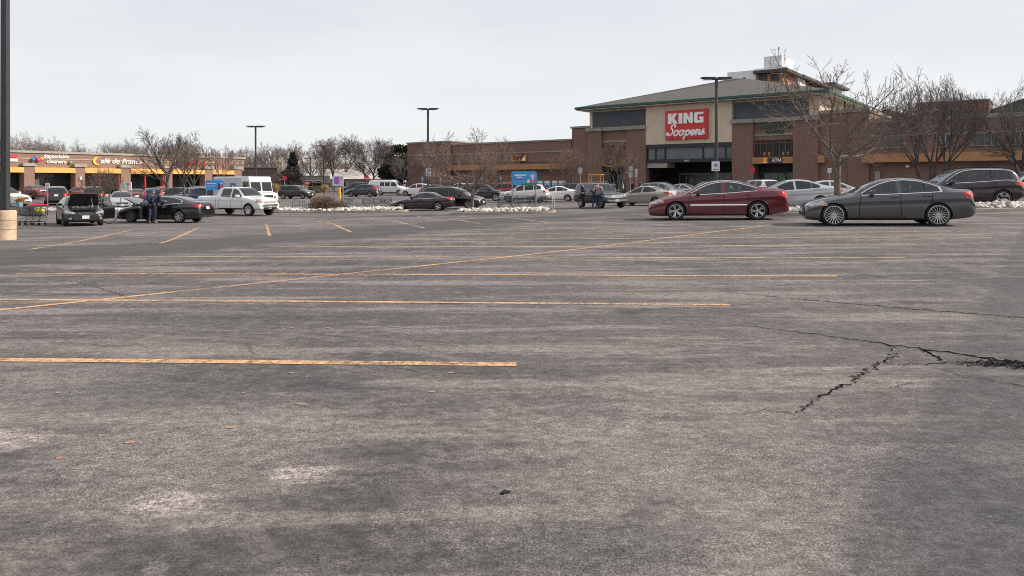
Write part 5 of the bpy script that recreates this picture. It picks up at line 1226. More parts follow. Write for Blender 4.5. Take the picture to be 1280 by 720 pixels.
# flats and roofs behind the store
e=empty('apartment_block',(63.8,170,0),ROT,'tall stepped apartment block of orange brick and white slabs behind the store roof','building')
AB=lambda nm,bx,m:[MB_box(nm,bx,m,e)]
def MB_box(nm,bx,m,p):
    b=MB()
    for k in bx: b.box(*k)
    return b.build(nm,m,p)
OB=brick('orange_brick',(.46,.20,.11),(.40,.17,.09),(.4,.25,.18),.5,.2)
AB('wall',[(-14,0,0,46,-1,24.2)],OB); AB('wall',[(-14,0,.3,10.5,24.2,27.4)],OB)
AB('window',[(-5.6,-3.6,.22,.34,25.6,27.3),(-2.8,-.8,.22,.34,25.6,27.3)],FRAME)
AB('white_wing',[(-13,-6.1,-.6,9,22,28.5)],mat('flat_white',(.66,.66,.65),.7)); AB('vent',[(-9.2,-8.5,-.68,-.5,26.2,26.9)],FRAME)
AB('roof_slab',[(-6.4,1.6,-1.4,11.5,27.5,28.2)],BLACKM); AB('roof_cap',[(-6.2,1.5,-1.2,11.4,28.2,28.6)],WHT)
pb=MB_box('penthouse',[(-4.6,-.4,1.,11.,28.6,31.7)],mat('flat_white',(.66,.66,.65),.7),e); MB_box('panel_joint',[(-3.1,-3.04,.96,1.02,28,31.6),(-.46,-.38,4,4.1,28,31.6),(-.46,-.38,7,7.1,28,31.6)],STONED,pb)
b=MB(); b.tube([(-1.4,2,31.6),(-1.4,2,33.6)],.1,6); b.tube([(-1.4,2,33.1),(-1.4,2,33.9)],.2,6); b.build('antenna',GREYM,e)
b=MB(); b.tube([(-2.8,3,31.6),(-2.8,3,32.3)],.06,5); b.tube([(-.8,8,31.6),(-.8,8,32.2)],.06,5); b.build('vent_pipe',GREYM,e)
AB('white_wall',[(-.6,.5,11.5,18,23.4,27.5)],mat('flat_white',(.66,.66,.65),.7)); AB('roof_slab',[(-5,1.8,12.,41,27.6,28.2)],BLACKM); AB('white_wall',[(-4,-.4,13,40,28.2,28.6)],WHT)
AB('wall',[(-12,.2,18,40,22,26.9)],OB); AB('roof_slab',[(-4,2.2,42,60,29.0,29.7)],BLACKM); AB('white_wall',[(-8,.6,46,58,19,29.)],mat('flat_white',(.66,.66,.65),.7))
e=empty('roof_plant',onstore(1040,60,0),ROT,'red brick roof block above the right wing parapet','building')
e.location=at(1189,100); e.location.z=0; b=MB(); b.box(-4.2,4.4,0,8,-1,12.6); b.build('wall',BRR,e); b=MB(); b.box(-4.3,4.5,-.1,8,12.6,12.8); b.build('parapet_cap',STONED,e); b=MB(); b.box(-1.6,1.2,-.08,.05,10.9,11.9); b.build('window',WGL,e)
for px,Z,w,h0,h1,lab,win in ((1287,96,12,10.6,12.9,'dark green gabled roof with a strip of white windows at the right edge',1),(1108,98,6.2,10.2,11.4,'small grey gabled roof above the wing behind the big bare tree',0)):
    l=at(px,Z); e=empty('gabled_roof_house',(l.x,l.y,0),ROT,lab,'building')
    b=MB(); b.box(-w/2,w/2,0,8,-1,h0); b.build('wall',GRN if win else STONED,e)
    b=MB(); b.prism([(-w/2-.5,h0),(w/2+.5,h0),(0,h1)],-.4,9,'xz'); b.build('roof',mat('gable_green',(.035,.06,.045),.7) if win else SHING,e)
    if win:
        for i in range(6):
            b=MB(); b.box(-w/2+.4+i*1.95,-w/2+1.9+i*1.95,-.09,.05,h0-1.3,h0-.25); f=b.build('window',WHT,e)
            b=MB(); b.box(-w/2+.6+i*1.95,-w/2+1.7+i*1.95,-.13,-.08,h0-1.15,h0-.4); b.build('pane',mat('pale_pane',(.35,.37,.38),.2),f)
# ------------------------------------------------------------------ lamp posts
def lamp_post(px,Y,top,w,lab,base=False,arms=1,ang=0):
    l=at(px,Y); h=CAMZ+(HY-top)/F*Y-l.z
    e=empty('street_lamp',l,R(ang),lab,'street lamp','lamp posts of the car park')
    z0=0
    if base:
        b=MB(); b.lathe([(.001,.92),(.27,.92),(.30,.89),(.30,-.3)],24); o=b.build('concrete_base',mat('base_concrete',(.50,.37,.26),.9,0,.22,3.,bump=.5),e,smooth=40); z0=.92
        b=MB(); b.lathe([(.301,.34),(.303,.33),(.301,.32)],24); b.lathe([(.301,.62),(.303,.612),(.301,.604)],24); b.build('joint_line',mat('base_joint',(.2,.15,.11),.9),o)
        b=MB(); b.box(-.2,.2,-.2,.2,.92,.96); b.build('base_plate',BLACKM,e)
    b=MB(); b.tube([(0,0,z0),(0,0,h-.06)],[w/2*1.08,w/2*.95],4 if base else 8); b.build('pole',BLACKM,e)
    for s in (1,-1):
        hd=MB(); hd.prism([(.06*s,h-.14),(.95*s,h-.06),(.95*s,h+.02),(.06*s,h+.02)],-.2,.2,'xz'); o=hd.build('lamp_head',BLACKM,e)
        d=MB(); d.box(min(.3*s,.85*s),max(.3*s,.85*s),-.15,.15,h-.15,h-.13); d.build('lens',mat('lamp_lens',(.5,.5,.48),.3),o)
    return e
lamp_post(6.5,22.4,-60,.25,'tall dark lamp post on a tan round concrete base at the left edge',True)
lamp_post(319.5,75,157.5,.2,'grey lamp post rising behind the postal van'); lamp_post(535,65,135.5,.2,'lamp post with a white notice in front of the left brick wing')
lamp_post(895.5,45,97,.2,'tall lamp post with a white notice in front of the store entrance'); lamp_post(404.5,116,182,.2,'dark lamp post among the far bare trees behind the purple board')
def board(name,px,py,w,h,Y,lab,col,cat='sign',post=True,white_edge=None,shape='rect',extra=None,grp=None,ang=0,mark=None):
    l=at(px,Y); zc=CAMZ+(HY-py)/F*Y-l.z
    e=empty(name,l,R(ang),lab,cat,grp)
    if post:
        b=MB(); b.tube([(0,.03,-.1),(0,.03,zc+h*.45)],.03,6); b.build('post',GREYM,e)
    b=MB()
    if shape=='rect': b.box(-w/2,w/2,-.03,0,zc-h/2,zc+h/2)
    else:
        n=8 if shape=='oct' else 20; b.prism([(w/2*math.cos(6.283*(i+.5)/n),zc+h/2*math.sin(6.283*(i+.5)/n)) for i in range(n)],-.03,0,'xz')
    b.build('panel',col,e)
    if mark:
        b=MB()
        for x0,x1,z0,z1 in mark: b.box(x0*w,x1*w,-.045,-.032,zc+z0*h,zc+z1*h)
        b.build('marking',extra,e)
    return e
SW_=mat('sign_face_white',(.66,.68,.70),.5,0,.05,3); SB_=mat('sign_face_blue',(.05,.22,.52),.5,0,.05,3); SR_=mat('sign_face_red',(.58,.035,.05),.5,0,.05,3); SG_=mat('sign_face_grey',(.33,.35,.36),.5,0,.1,3); SDB=mat('sign_ink_blue',(.18,.25,.38),.6); SINK=mat('sign_ink_red',(.4,.12,.12),.6)
board('notice_sign',535.5,215.5,.48,.70,64.7,'white notice fixed to the lamp post by the left wing',SW_,post=False,extra=SDB,mark=[(-.3,.3,.1,.35),(-.3,.3,-.3,-.2),(-.3,.3,-.1,-.02)])
board('notice_sign',894.5,207.8,.50,.60,44.75,'white notice fixed to the lamp post before the entrance',SW_,post=False,extra=SDB,mark=[(-.22,.22,-.02,.28),(-.3,.3,-.36,-.28)])
for px,l in ((528,'blue parking sign at the left end of the brick wing'),(550.5,'blue parking sign just left of the canopy end'),(563.5,'blue parking sign below the left end of the canopy'),(602,'blue parking sign above the dark blue car'),(626,'blue parking sign above the red boxy car')):
    board('parking_sign',px,223.5,.32,.62,99,l,SB_,grp='blue parking signs along the wing',extra=SW_,mark=[(-.2,.2,-.1,.25)])
board('stop_sign',355.5,222.8,.78,.78,112,'red eight sided stop sign left of the dark conifer',SR_,shape='oct',extra=SINK,mark=[(-.3,.3,-.08,.08)])
board('no_entry_sign',384,229,.72,.72,104,'round red sign with a white bar behind the boxy dark green car',SR_,shape='round',extra=SW_,mark=[(-.36,.36,-.09,.09)])
board('no_entry_sign',458.5,223,.78,.78,106,'round red sign with a white bar above the white van',SR_,shape='round',extra=SW_,mark=[(-.36,.36,-.09,.09)])
board('stop_sign',940.5,213,.62,.80,80,'narrow red stop sign edge on beside the ATM bay',SR_,shape='oct',ang=-50)
board('oval_sign',725.3,213.3,.45,.68,72,'grey oval back of a sign on a dark post behind the green four wheel drive',SG_,shape='round')
board('notice_sign',788.2,210.5,.42,.55,76,'upper grey notice on the post beside the porch pier',SG_); board('notice_sign',788.2,218.6,.42,.6,75.9,'lower grey notice on the post beside the porch pier',SG_,post=False)
board('notice_sign',795.2,216,.30,.85,78,'tall pinkish white notice at the left edge of the entrance',mat('sign_face_pink',(.55,.44,.44),.6),extra=SINK,mark=[(-.3,.3,.1,.12),(-.3,.3,-.12,-.1),(-.3,.3,-.35,-.33)])
board('notice_sign',1036.8,213,.36,.45,70,'white notice on a thin post left of the near tree trunk',SW_,extra=SINK,mark=[(-.25,.05,-.2,.25)])
board('notice_sign',1257,213.5,.36,.35,64,'small pinkish notice on the wall at the right edge',mat('sign_face_pink',(.55,.44,.44),.6))
board('notice_sign',59.3,231.5,.34,.38,60,'small white notice on a pale post right of the maroon car',SW_,extra=SINK,mark=[(-.25,.25,-.1,.1)])
board('notice_sign',518,221,.2,.6,120,'thin grey sign on a post beside the left wing corner',SG_)
# cart return boards
def cart_board(px0,px1,py0,py1,Y,lab,face,art):
    l=at((px0+px1)/2,Y); k=Y/F; w=(px1-px0)*k; zt=CAMZ+(HY-py0)*k-l.z; zb=CAMZ+(HY-py1)*k-l.z
    e=empty('cart_return_board',l,0,lab,'sign','boards over the trolley returns')
    for s in (-1,1):
        b=MB(); b.tube([(s*(w/2-.06),.05,-.1),(s*(w/2-.06),.05,zt-.04)],.035,6); b.build('post',GREYM,e)
    r=.16*min(w,zt-zb); p=[]
    for cx,cz,a in ((w/2-r,zt-r,0),(-w/2+r,zt-r,90)):
        p+=[(cx+r*math.cos(R(a+t)),cz+r*math.sin(R(a+t))) for t in (0,30,60,90)]
    p+=[(-w/2,zb),(w/2,zb)]
    b=MB(); b.prism(p,-.03,.01,'xz'); b.build('panel',face,e)
    for i,(poly,m,nm) in enumerate(art):
        b=MB(); b.prism([((x-.5)*w,zb+(zt-zb)*z) for x,z in poly],-.042-.003*i,-.033-.003*i,'xz'); b.build(nm,m,e)
    return e
rect=lambda x0,x1,z0,z1:[(x0,z0),(x1,z0),(x1,z1),(x0,z1)]
circ=lambda x,z,rx,rz:[(x+rx*math.cos(t*.5236),z+rz*math.sin(t*.5236)) for t in range(12)]
BSKY=mat('board_sky',(.05,.33,.72),.4,0,.12,1.2); BGRN=mat('board_green',(.05,.22,.14),.5); BPK=mat('board_pink',(.72,.10,.18),.5); BPALE=mat('board_pale',(.75,.60,.58),.5); BW=mat('board_white',(.78,.80,.82),.5); BVI=mat('board_violet',(.25,.16,.5),.5); BNV=mat('board_navy',(.04,.04,.14),.5)
cart_board(639,671,214,231.5,46.6,'blue board over the trolley return by the rock island under the low tree',BSKY,
  [([(0,.02),(1,.02),(1,.16),(.75,.2),(.5,.12),(.3,.04)],BGRN,'ground_band'),(rect(.12,.58,.66,.76),BW,'text_bar'),(rect(.22,.44,.53,.61),BW,'text_bar'),(rect(.12,.58,.38,.46),BVI,'text_bar'),
   (rect(.80,.87,.2,.55),BW,'figure'),(rect(.74,.97,.26,.40),BPK,'figure'),(circ(.83,.66,.095,.13),BPALE,'figure'),([(.62,.18),(.72,.18),(.73,.4),(.64,.4)],BW,'figure')])
cart_board(257,280,225.3,237.5,57,'blue board over the trolley return beside the white pickup',BSKY,
  [(rect(.08,.56,.62,.70),BW,'text_bar'),(rect(.08,.56,.5,.56),BVI,'text_bar'),(rect(.1,.54,.38,.44),BW,'text_bar'),(circ(.74,.55,.05,.12),BNV,'figure'),(rect(.68,.8,.1,.42),BNV,'figure'),(circ(.89,.7,.04,.1),BPALE,'figure'),(rect(.82,.97,.12,.55),BPK,'figure')])
cart_board(415.5,429.5,219.5,232.5,55,'white board with a lilac panel over the trolley return behind the brown shrub',mat('board_lilac_white',(.62,.58,.70),.5),
  [(rect(.16,.58,.18,.9),BVI,'lilac_panel'),(circ(.37,.62,.08,.1),BPK,'figure'),(rect(.3,.44,.3,.42),BPK,'figure'),(circ(.8,.75,.08,.12),mat('board_orange',(.75,.25,.05),.5),'figure'),(rect(.74,.88,.2,.55),BPALE,'figure')])
cart_board(149.5,164.5,227,238,54,'white board with small pictures over the trolley return behind the open bonnets',BW,
  [(circ(.33,.6,.12,.14),mat('board_mint',(.5,.65,.5),.5),'figure'),(circ(.37,.35,.07,.09),mat('board_orange',(.75,.25,.05),.5),'figure'),(circ(.73,.7,.1,.16),BPK,'figure'),(rect(.66,.8,.2,.5),BPALE,'figure')])
b=MB(); l=at(424.5,55.2); b.lathe([(.001,1.15),(.10,1.12),(.11,.6),(.11,.1),(.12,0)],12); o=b.build('yellow_post_sleeve',mat('bollard_yellow',(.78,.40,.03),.5),None,l,smooth=50); o.location.z+=.95; o.scale=(.8,.8,.75); tag(o,'yellow plastic sleeve hanging under the lilac board','post sleeve')
# ------------------------------------------------------------------ trolleys and rails
def cart_proto():
    root=empty('shopping_cart',(0,0,0))
    WIRE=mat('cart_wire',(.13,.135,.14),.4,.6,.15,4)
    b=MB()
    def Pq(u,v,f):     # u along length 0..1 (front 1), v height 0..1, f side -1..1
        w=.30-.06*u; z0=.45+.10*u; z1=.92+.02*u; return Vector((-.38+.82*u,f*w*(.88+.12*v),z0+(z1-z0)*v))
    t=.008
    for f in (-1,1):
        for i in range(11): b.tube([Pq(i/10,0,f),Pq(i/10,1,f)],t,3)
        for v in (0,.25,.5,.75,1): b.tube([Pq(0,v,f),Pq(1,v,f)],t*(1.6 if v in(0,1) else 1),4)
    for i in range(7):
        f=-1+i/3; b.tube([Pq(0,0,f),Pq(1,0,f),Pq(1,1,f)],t,3)
    for v in (.33,.66,1): b.tube([Pq(1,v,-1),Pq(1,v,1)],t*1.4,3)
    for i in range(7): b.tube([Pq(0,i/6,-1),Pq(0,i/6,1)],t,3)
    b.build('basket',WIRE,root)
    fr=MB()
    for f in (-1,1): fr.tube([(-.42,f*.29,1.0),(-.40,f*.28,.55),(-.30,f*.27,.18),(.42,f*.21,.15)],.014,5); fr.tube([(-.36,f*.28,.46),(.2,f*.25,.16)],.011,4)
    fr.tube([(.42,-.21,.15),(.42,.21,.15)],.014,5); fr.tube([(-.30,-.27,.18),(-.30,.27,.18)],.014,5)
    for i in range(5): fr.tube([(-.3,-.2+.1*i,.2),(.4,-.17+.085*i,.18)],.006,3)
    fr.build('frame',mat('cart_frame',(.10,.105,.11),.4,.6),root,smooth=60)
    h=MB(); h.tube([(-.44,-.29,1.02),(-.44,.29,1.02)],.022,6); h.build('handle',mat('cart_red',(.50,.02,.035),.5),root)
    for x,y in ((-.3,.25),(-.3,-.25),(.38,.19),(.38,-.19)):
        w=MB(); w.lathe([(.001,-.015),(.06,-.015),(.062,0),(.06,.015),(.001,.015)],10,'y',(x,y,.062)); w.build('wheel',CM['dark'],root)
    return root
CP=cart_proto(); _first=[True]
def cart(px,Y,rz,lab,h=0.):
    o=CP if _first[0] else copy_tree(CP); _first[0]=False
    l=at(px,Y); l.z+=h; o.location=l; o.rotation_euler=(0,0,R(rz)); return tag(o,lab,'shopping cart','shopping carts standing in the car park')
cart(30,35.8,176,'shopping cart nearest the lamp post base in the nested row'); cart(37,35.9,178,'shopping cart in the middle of the nested row by the lamp post'); cart(45,36.0,178,'shopping cart with a yellow bag in it at the end of the nested row')
l=at(47,36.0); b=MB(); b.ico((0,0,.72),.22,rg,.3,.8); b.ico((.22,.02,.70),.15,rg,.3,.8); o=b.build('carrier_bag',mat('bag_yellow',(.55,.50,.08),.5,0,.3,9),None,l); tag(o,'yellow green plastic bag lying in the last nested cart','bag')
l=at(24.5,35.6); b=MB(); b.box(-.14,.14,-.012,.012,.93,1.14); o=b.build('cart_flyer',BSKY,None,l); tag(o,'small blue and white card on the cart next to the lamp post base','card'); o2=MB(); o2.box(.0,.14,-.02,-.013,.93,1.14); o2.build('white_half',BW,o)
cart(434,57.2,10,'shopping cart just right of the lilac board'); cart(460,57.5,5,'shopping cart at the middle of the rail behind the white rocks'); cart(474,57.4,0,'shopping cart second from the maroon black sedan'); cart(483,57.3,185,'shopping cart closest to the maroon black sedan')
for px,l in ((630,'leftmost cart in the return behind the blue board'),(645,'cart between the legs of the blue board, left one'),(654,'cart between the legs of the blue board, right one'),(668,'cart behind the right leg of the blue board'),(676,'rightmost cart in the return behind the blue board')):
    cart(px,47.6,8,l)
b=MB(); b.box(-.12,.12,-.02,.02,-.12,.12); l=at(673,47.2); l.z+=.95; o=b.build('cart_placard',BW,None,l); tag(o,'small white and orange card on the carts under the blue board','card'); b=MB(); b.box(-.11,.11,-.03,-.021,-.11,-.02); b.build('orange_band',mat('board_orange',(.75,.25,.05),.5),o)
def corral(px0,px1,Y,lab,h=1.0,dep=1.9):
    k=Y/F; l=at((px0+px1)/2,Y); w=(px1-px0)*k/2; e=empty('cart_rail',l,0,lab,'rail','tube rails of the trolley returns')
    for y in (0,dep):
        b=MB(); b.tube([(-w,y,-.1),(-w,y,h-.12),(-w+.1,y,h),(w-.1,y,h),(w,y,h-.12),(w,y,-.1)],.028,6)
        b.tube([(-w,y,h*.5),(w,y,h*.5)],.02,5); b.build('rail',GREYM,e,smooth=60)
        for x in (-w*.35,w*.35):
            b=MB(); b.tube([(x,y,-.1),(x,y,h)],.024,5); b.build('post',GREYM,e)
corral(622,692.5,46.8,'grey tube rail of the trolley return under the blue board'); corral(429,512,56.6,'grey tube rail of the trolley return behind the rocks and the maroon black sedan',.9)
corral(365.5,384,56,'short grey tube rail between the pickup and the brown shrub',.85,.6)
# ------------------------------------------------------------------ rock islands
ROCK=rock_mat(); SOIL=mat('island_soil',(.20,.155,.11),.95,0,.3,2,bump=.5); KERB=mat('kerb_concrete',(.33,.295,.26),.9,0,.2,2,bump=.3)
def island(c,hl,hw,ang,label,n,seed,size,face=KERB):
    ca,sa=math.cos(R(ang)),math.sin(R(ang)); pts=[]
    for k in range(32):
        t=2*math.pi*k/32; ct,st=math.cos(t),math.sin(t)
        x=hl*math.copysign(abs(ct)**.45,ct); y=hw*math.copysign(abs(st)**.45,st); pts.append((x,y))
    W=lambda x,y:(c[0]+x*ca-y*sa,c[1]+x*sa+y*ca)
    b=MB(); n_=len(pts); rings=[]
    for f,h in ((1,-.1),(1,.13),(.985,.15),(0,.15)):
        for x,y in pts:
            L=math.hypot(x,y); q=(L-.16)/L if f==0 else f
            X,Y=W(x*q,y*q); rings.append((X,Y,gz(X,Y)+h))
    fs=[]
    for r in range(3):
        for k in range(n_): fs.append((r*n_+k,r*n_+(k+1)%n_,(r+1)*n_+(k+1)%n_,(r+1)*n_+k))
    b.add(rings,fs); tag(b.build('kerb',face),kind='structure')
    b=MB(); ins=[]
    for x,y in pts:
        L=math.hypot(x,y); q=(L-.14)/L; X,Y=W(x*q,y*q); ins.append((X,Y,gz(X,Y)+.125))
    b.add(ins,[tuple(range(n_))]); tag(b.build('island_soil',SOIL),kind='structure')
    def f(rng):
        while 1:
            x=rng.uniform(-1,1); y=rng.uniform(-1,1)
            if abs(x)**4.4+abs(y)**4.4<.8: break
        X,Y=W(x*(hl-.3),y*(hw-.3)); return X,Y,.12+max(0,1-abs(y))*.10
    rocks('cobble_rocks',f,n,seed,size,label,ROCK)
p=at(629,43.2); island((p.x,p.y),3.15,1.25,-4,'pale river rocks heaped on the small island under the low bare tree',330,1,(.09,.17))
p=at(424,53.2); island((p.x,p.y),5.1,1.3,0,'pale river rocks along the long island with the brown shrub',420,2,(.09,.18))
p=at(1135,29.6); island((p.x,p.y),6.4,1.5,3,'pale river rocks on the island behind the red and grey sedans',420,3,(.09,.17))
p=at(108,52.5); island((p.x,p.y),4.2,1.1,0,'pale river rocks on the far island behind the open bonnet cars',300,4,(.09,.17))
# scrub
def shrub(px,Y,rx,rz,lab,seed,n=900,col=TWIGR,leaf=(.12,.085,.06)):
    rng=random.Random(seed); l=at(px,Y); e=empty('brown_shrub',(l.x,l.y,l.z+.1),0,lab,'shrub'); b=MB()
    lf=MB()
    for i in range(n):
        a=rng.uniform(0,6.283); ph=math.acos(rng.uniform(0,1)); r=rng.uniform(.75,1.03)*(1+.12*math.sin(3*a+seed))
        tip=Vector((rx*r*math.cos(a)*math.sin(ph),rx*.9*r*math.sin(a)*math.sin(ph),rz*r*math.cos(ph)**.8+.05)); st=tip*rng.uniform(.1,.55)+Vector((rng.gauss(0,.08),rng.gauss(0,.08),0))
        mid=st.lerp(tip,.5)+Vector((rng.gauss(0,.05),rng.gauss(0,.05),rng.gauss(0,.05)))
        b.tube([st,mid,tip],[.014,.009,.006],3,False)
        for k in range(4):
            q=mid.lerp(tip,rng.uniform(0,1.05)); v=Vector((rng.gauss(0,1),rng.gauss(0,1),rng.gauss(0,1))).normalized()*.05; w=v.orthogonal().normalized()*.025
            lf.add([q,q+v*.5+w,q+v,q+v*.5-w],[(0,1,2,3)])
    b.build('stems',col,e,recalc=False); lf.build('leaves',mat('dry_shrub_leaf_%d'%seed,leaf,.9,0,.5,3),e,recalc=False); return e
shrub(404,53.3,1.2,1.15,'round russet brown shrub on the rocks beside the lilac board',3,1300); shrub(424,53.6,.75,.72,'lower brown shrub under the lilac board, right of the bigger one',4,600)
def dry_grass(px,Y,h,lab,seed,col=(.47,.30,.10)):
    rng=random.Random(seed); l=at(px,Y); b=MB()
    for i in range(420):
        a=rng.uniform(0,6.28); r=.12*rng.random()**.5; o=Vector((r*math.cos(a),r*math.sin(a),0)); ln=h*rng.uniform(.6,1.1); sp=rng.uniform(.1,.55)*h
        t=Vector((math.cos(a)*sp,math.sin(a)*sp,ln)); s=Vector((-math.sin(a),math.cos(a),0))*.014
        b.add([o-s,o+s,o+t*.5+Vector((0,0,.12*h))+s,o+t*.5+Vector((0,0,.12*h))-s,o+t],[(0,1,2,3),(3,2,4)])
    o=b.build('dry_grass_clump',mat('straw_%d'%int(col[0]*100),col,.9,0,.35,2),None,l,recalc=False); return tag(o,lab,'ornamental grass','straw coloured grass clumps')
dry_grass(25,60,1.0,'straw grass clump right of the lamp post, left of the maroon car',1); dry_grass(173,56,.7,'straw grass clump behind the black fastback sedan',2); dry_grass(138,60,.6,'straw grass clump behind the open car door',6)
dry_grass(406,105,1.5,'tall tan grass clump left of the lilac board',3,(.42,.30,.16)); dry_grass(381,110,1.3,'tan grass clump beside the round red sign',4,(.42,.30,.16)); dry_grass(344,100,1.6,'tan grass clump behind the postal van nose',5,(.42,.30,.16))
def green_bush(px,Y,r,lab,seed):
    rng=random.Random(seed); l=at(px,Y); b=MB()
    for i in range(900):
        a=rng.uniform(0,6.283); ph=math.acos(rng.uniform(0,1)); q=r*rng.uniform(.6,1.05)*(1+.15*math.sin(3*a)); p=Vector((q*math.cos(a)*math.sin(ph),q*math.sin(a)*math.sin(ph),q*math.cos(ph)))
        v=Vector((rng.gauss(0,1),rng.gauss(0,1),rng.gauss(0,1))).normalized()*.16; w=v.orthogonal().normalized()*.08; b.add([p,p+v*.5+w,p+v,p+v*.5-w],[(0,1,2,3)])
    o=b.build('evergreen_bush',needle_mat('bush_green',(.045,.06,.03)),None,l,recalc=False); return tag(o,lab,'bush','low green bushes by the far houses')
green_bush(394,112,1.0,'low green bush just right of the utility pole',1); green_bush(384,116,.8,'low green bush left of the utility pole',2); green_bush(372,118,.9,'low green bush below the dark conifer',3)
# utility pole
l=at(388,130); e=empty('utility_pole',l,0,'thin brown wooden utility pole before the far trees','pole'); b=MB(); b.tube([(0,0,0),(0,0,6.4)],[.16,.12],7); b.build('pole',bark('pole_wood',(.16,.10,.07)),e); b=MB(); b.box(-1.1,1.1,-.06,.06,5.9,6.05); b.build('crossarm',bark('pole_wood',(.16,.10,.07)),e)
b=MB()
for z in (3.4,4.0,4.6): b.tube([(l.x-30,l.y+6,l.z+z+1),(l.x-12,l.y+2,l.z+z+.3),(l.x,l.y,l.z+z+.2),(l.x+14,l.y-1,l.z+z),(l.x+40,l.y-3,l.z+z+.8)],.02,3)
o=b.build('overhead_wires',CM['dark']); tag(o,'thin dark overhead wires crossing the far trees','wires')
# orange lift
l=at(747,66); e=empty('orange_forklift',l,R(-20),'orange yellow lift machine standing behind the green four wheel drive','forklift'); OY=mat('machine_orange',(.72,.30,.03),.5,0,.1,3)
e.scale=(1.22,1.22,1.22); b=MB(); b.prism([(-.9,.3),(.5,.3),(.55,.85),(.1,.95),(-.2,1.35),(-.9,1.3)],-.5,.5,'xz'); bevel(b.build('body',OY,e),.05)
b=MB()
for x,y in ((.4,-.45),(.4,.45),(-.7,-.4),(-.7,.4)): b.tube([(x,y,.9),(x*.75,y,2.05)],.035,5)
b.box(-.6,.4,-.48,.48,2.0,2.08); b.build('overhead_guard',OY,e)
b=MB(); b.box(.62,.72,-.4,-.28,.1,2.2); b.box(.62,.72,.28,.4,.1,2.2); b.box(.6,.74,-.4,.4,1.2,1.3); b.build('mast',BLACKM,e)
b=MB(); b.box(.74,1.6,-.3,-.18,.18,.23); b.box(.74,1.6,.18,.3,.18,.23); b.build('fork',BLACKM,e)
for x in (-.6,.35):
    for y in (-.5,.5):
        b=MB(); b.lathe([(.001,-.1),(.28,-.1),(.3,0),(.28,.1),(.001,.1)],14,'y',(x,y,.3)); b.build('wheel',CM['tyre'],e)
# ------------------------------------------------------------------ cars
PT=dict(grey=paint('paint_graphite',(.066,.066,.073),.4,.3),maroon=paint('paint_maroon',(.125,.009,.019),.2,.28),plum=paint('paint_plum',(.018,.008,.013),.25,.3),silver=paint('paint_silver',(.46,.48,.50),.5,.3),
 white=paint('paint_white',(.72,.72,.71),0,.3),black=paint('paint_black',(.008,.008,.010),.1,.2,1.,.12),navy=paint('paint_navy',(.012,.016,.030),.2,.25,1.,.15),blackred=paint('paint_black_cherry',(.022,.008,.011),.2,.25,1.,.15),
 charcoal=paint('paint_charcoal',(.032,.034,.038),.3,.3),red=paint('paint_red',(.32,.014,.018),.1,.3),bluegrey=paint('paint_slate_blue',(.075,.085,.105),.35,.3),green=paint('paint_dark_green',(.030,.040,.040),.3,.3),
 soot=paint('paint_soot',(.007,.008,.010),.1,.25,.4,.04),olive=paint('paint_olive_grey',(.045,.047,.040),.3,.3),champagne=paint('paint_champagne',(.42,.38,.33),.4,.32),lblue=paint('paint_light_blue',(.27,.31,.36),.4,.3),blue=paint('paint_blue',(.015,.030,.10),.2,.3),dred=paint('paint_dark_red',(.10,.012,.016),.1,.3))
GRP='cars parked in the car park'
def car(name,spec,col,px,Y,hd,label,cat='car',detail=1,**k):
    l=at(px,Y); return Car(name,label,cat,SP[spec],PT[col],l,hd,GRP,detail,**k)
car('parked_car','saloon_red','maroon',895,26.8,169,'shiny maroon red sedan with chrome side moulding and five spoke rims','sedan',2)
car('parked_car','executive','grey',1103,22.1,165,'dark grey sedan with multi spoke rims in the nearest row at right','sedan',2)
car('parked_car','suv_large','plum',1202,33.6,171,'dark plum estate four wheel drive behind the dark grey sedan','suv',2)
car('parked_car','sedan','silver',984,34.5,172,'silver white sedan half hidden between the maroon and grey sedans','sedan',1)
car('parked_car','sedan','white',1040,43,-12,'white sedan seen behind the near tree trunk, greenish windscreen','sedan',1,glass='glass_light')
car('parked_car','crossover','white',1290,38,172,'white car cut by the right edge of the view','car',1)
pf=car('parked_car','suv_boxy','green',750,50.3,-66,'old dark green boxy four wheel drive with three people beside it','suv',2,rim=(6,'wide','alloy'))
car('parked_car','sedan','champagne',806,53.5,142,'champagne beige sedan seen from its tail left of the maroon car','sedan',1)
car('parked_car','suv','lblue',829,64,-38,'light blue grey four wheel drive facing the viewer behind the beige sedan','suv',1,glass='glass_light')
car('parked_car','sedan','silver',857,74,-45,'silver car with a pale windscreen right of the light blue one','car',0,glass='glass_light')
car('parked_car','suv','navy',885,61,200,'dark blue car with a pale roof over the maroon car bonnet','suv',1)
car('parked_car','suv_large','charcoal',943,72,-25,'charcoal high roofed car in front of the ATM bay','suv',0)
car('parked_car','suv','white',946,57,108,'white car seen from its tail above the maroon sedan boot','car',1)
car('parked_car','sedan','white',694,69.5,168,'white compact sedan right of the white crossover under the blue board','sedan',1)
car('parked_car','suv','bluegrey',722,79,4,'grey blue car behind the white compact sedan','car',0)
car('parked_car','suv','white',656,68.5,169,'white crossover with red tail lights behind the blue board','suv',1)
car('parked_car','suv_boxy','red',629,86,160,'red boxy car with roof rails behind the dark navy one','suv',0)
car('parked_car','suv_large','navy',604,73.5,-10,'dark navy long roofed car left of the white crossover','suv',1)
car('parked_car','suv','white',576,92,150,'white car above the black minivan roof','suv',0)
car('parked_car','crossover','bluegrey',549,80,2,'grey blue car roof showing behind the black minivan','car',0)
car('parked_car','crossover','white',522,95,170,'white crossover at the left end of the brick wing','car',0)
car('parked_car','minivan','black',566,57.6,-15,'glossy black minivan behind the thin tree on the rock island','minivan',1)
car('parked_car','sedan_old','blackred',528.5,54.6,176,'black cherry sedan with alloy rims left of the thin tree','sedan',2)
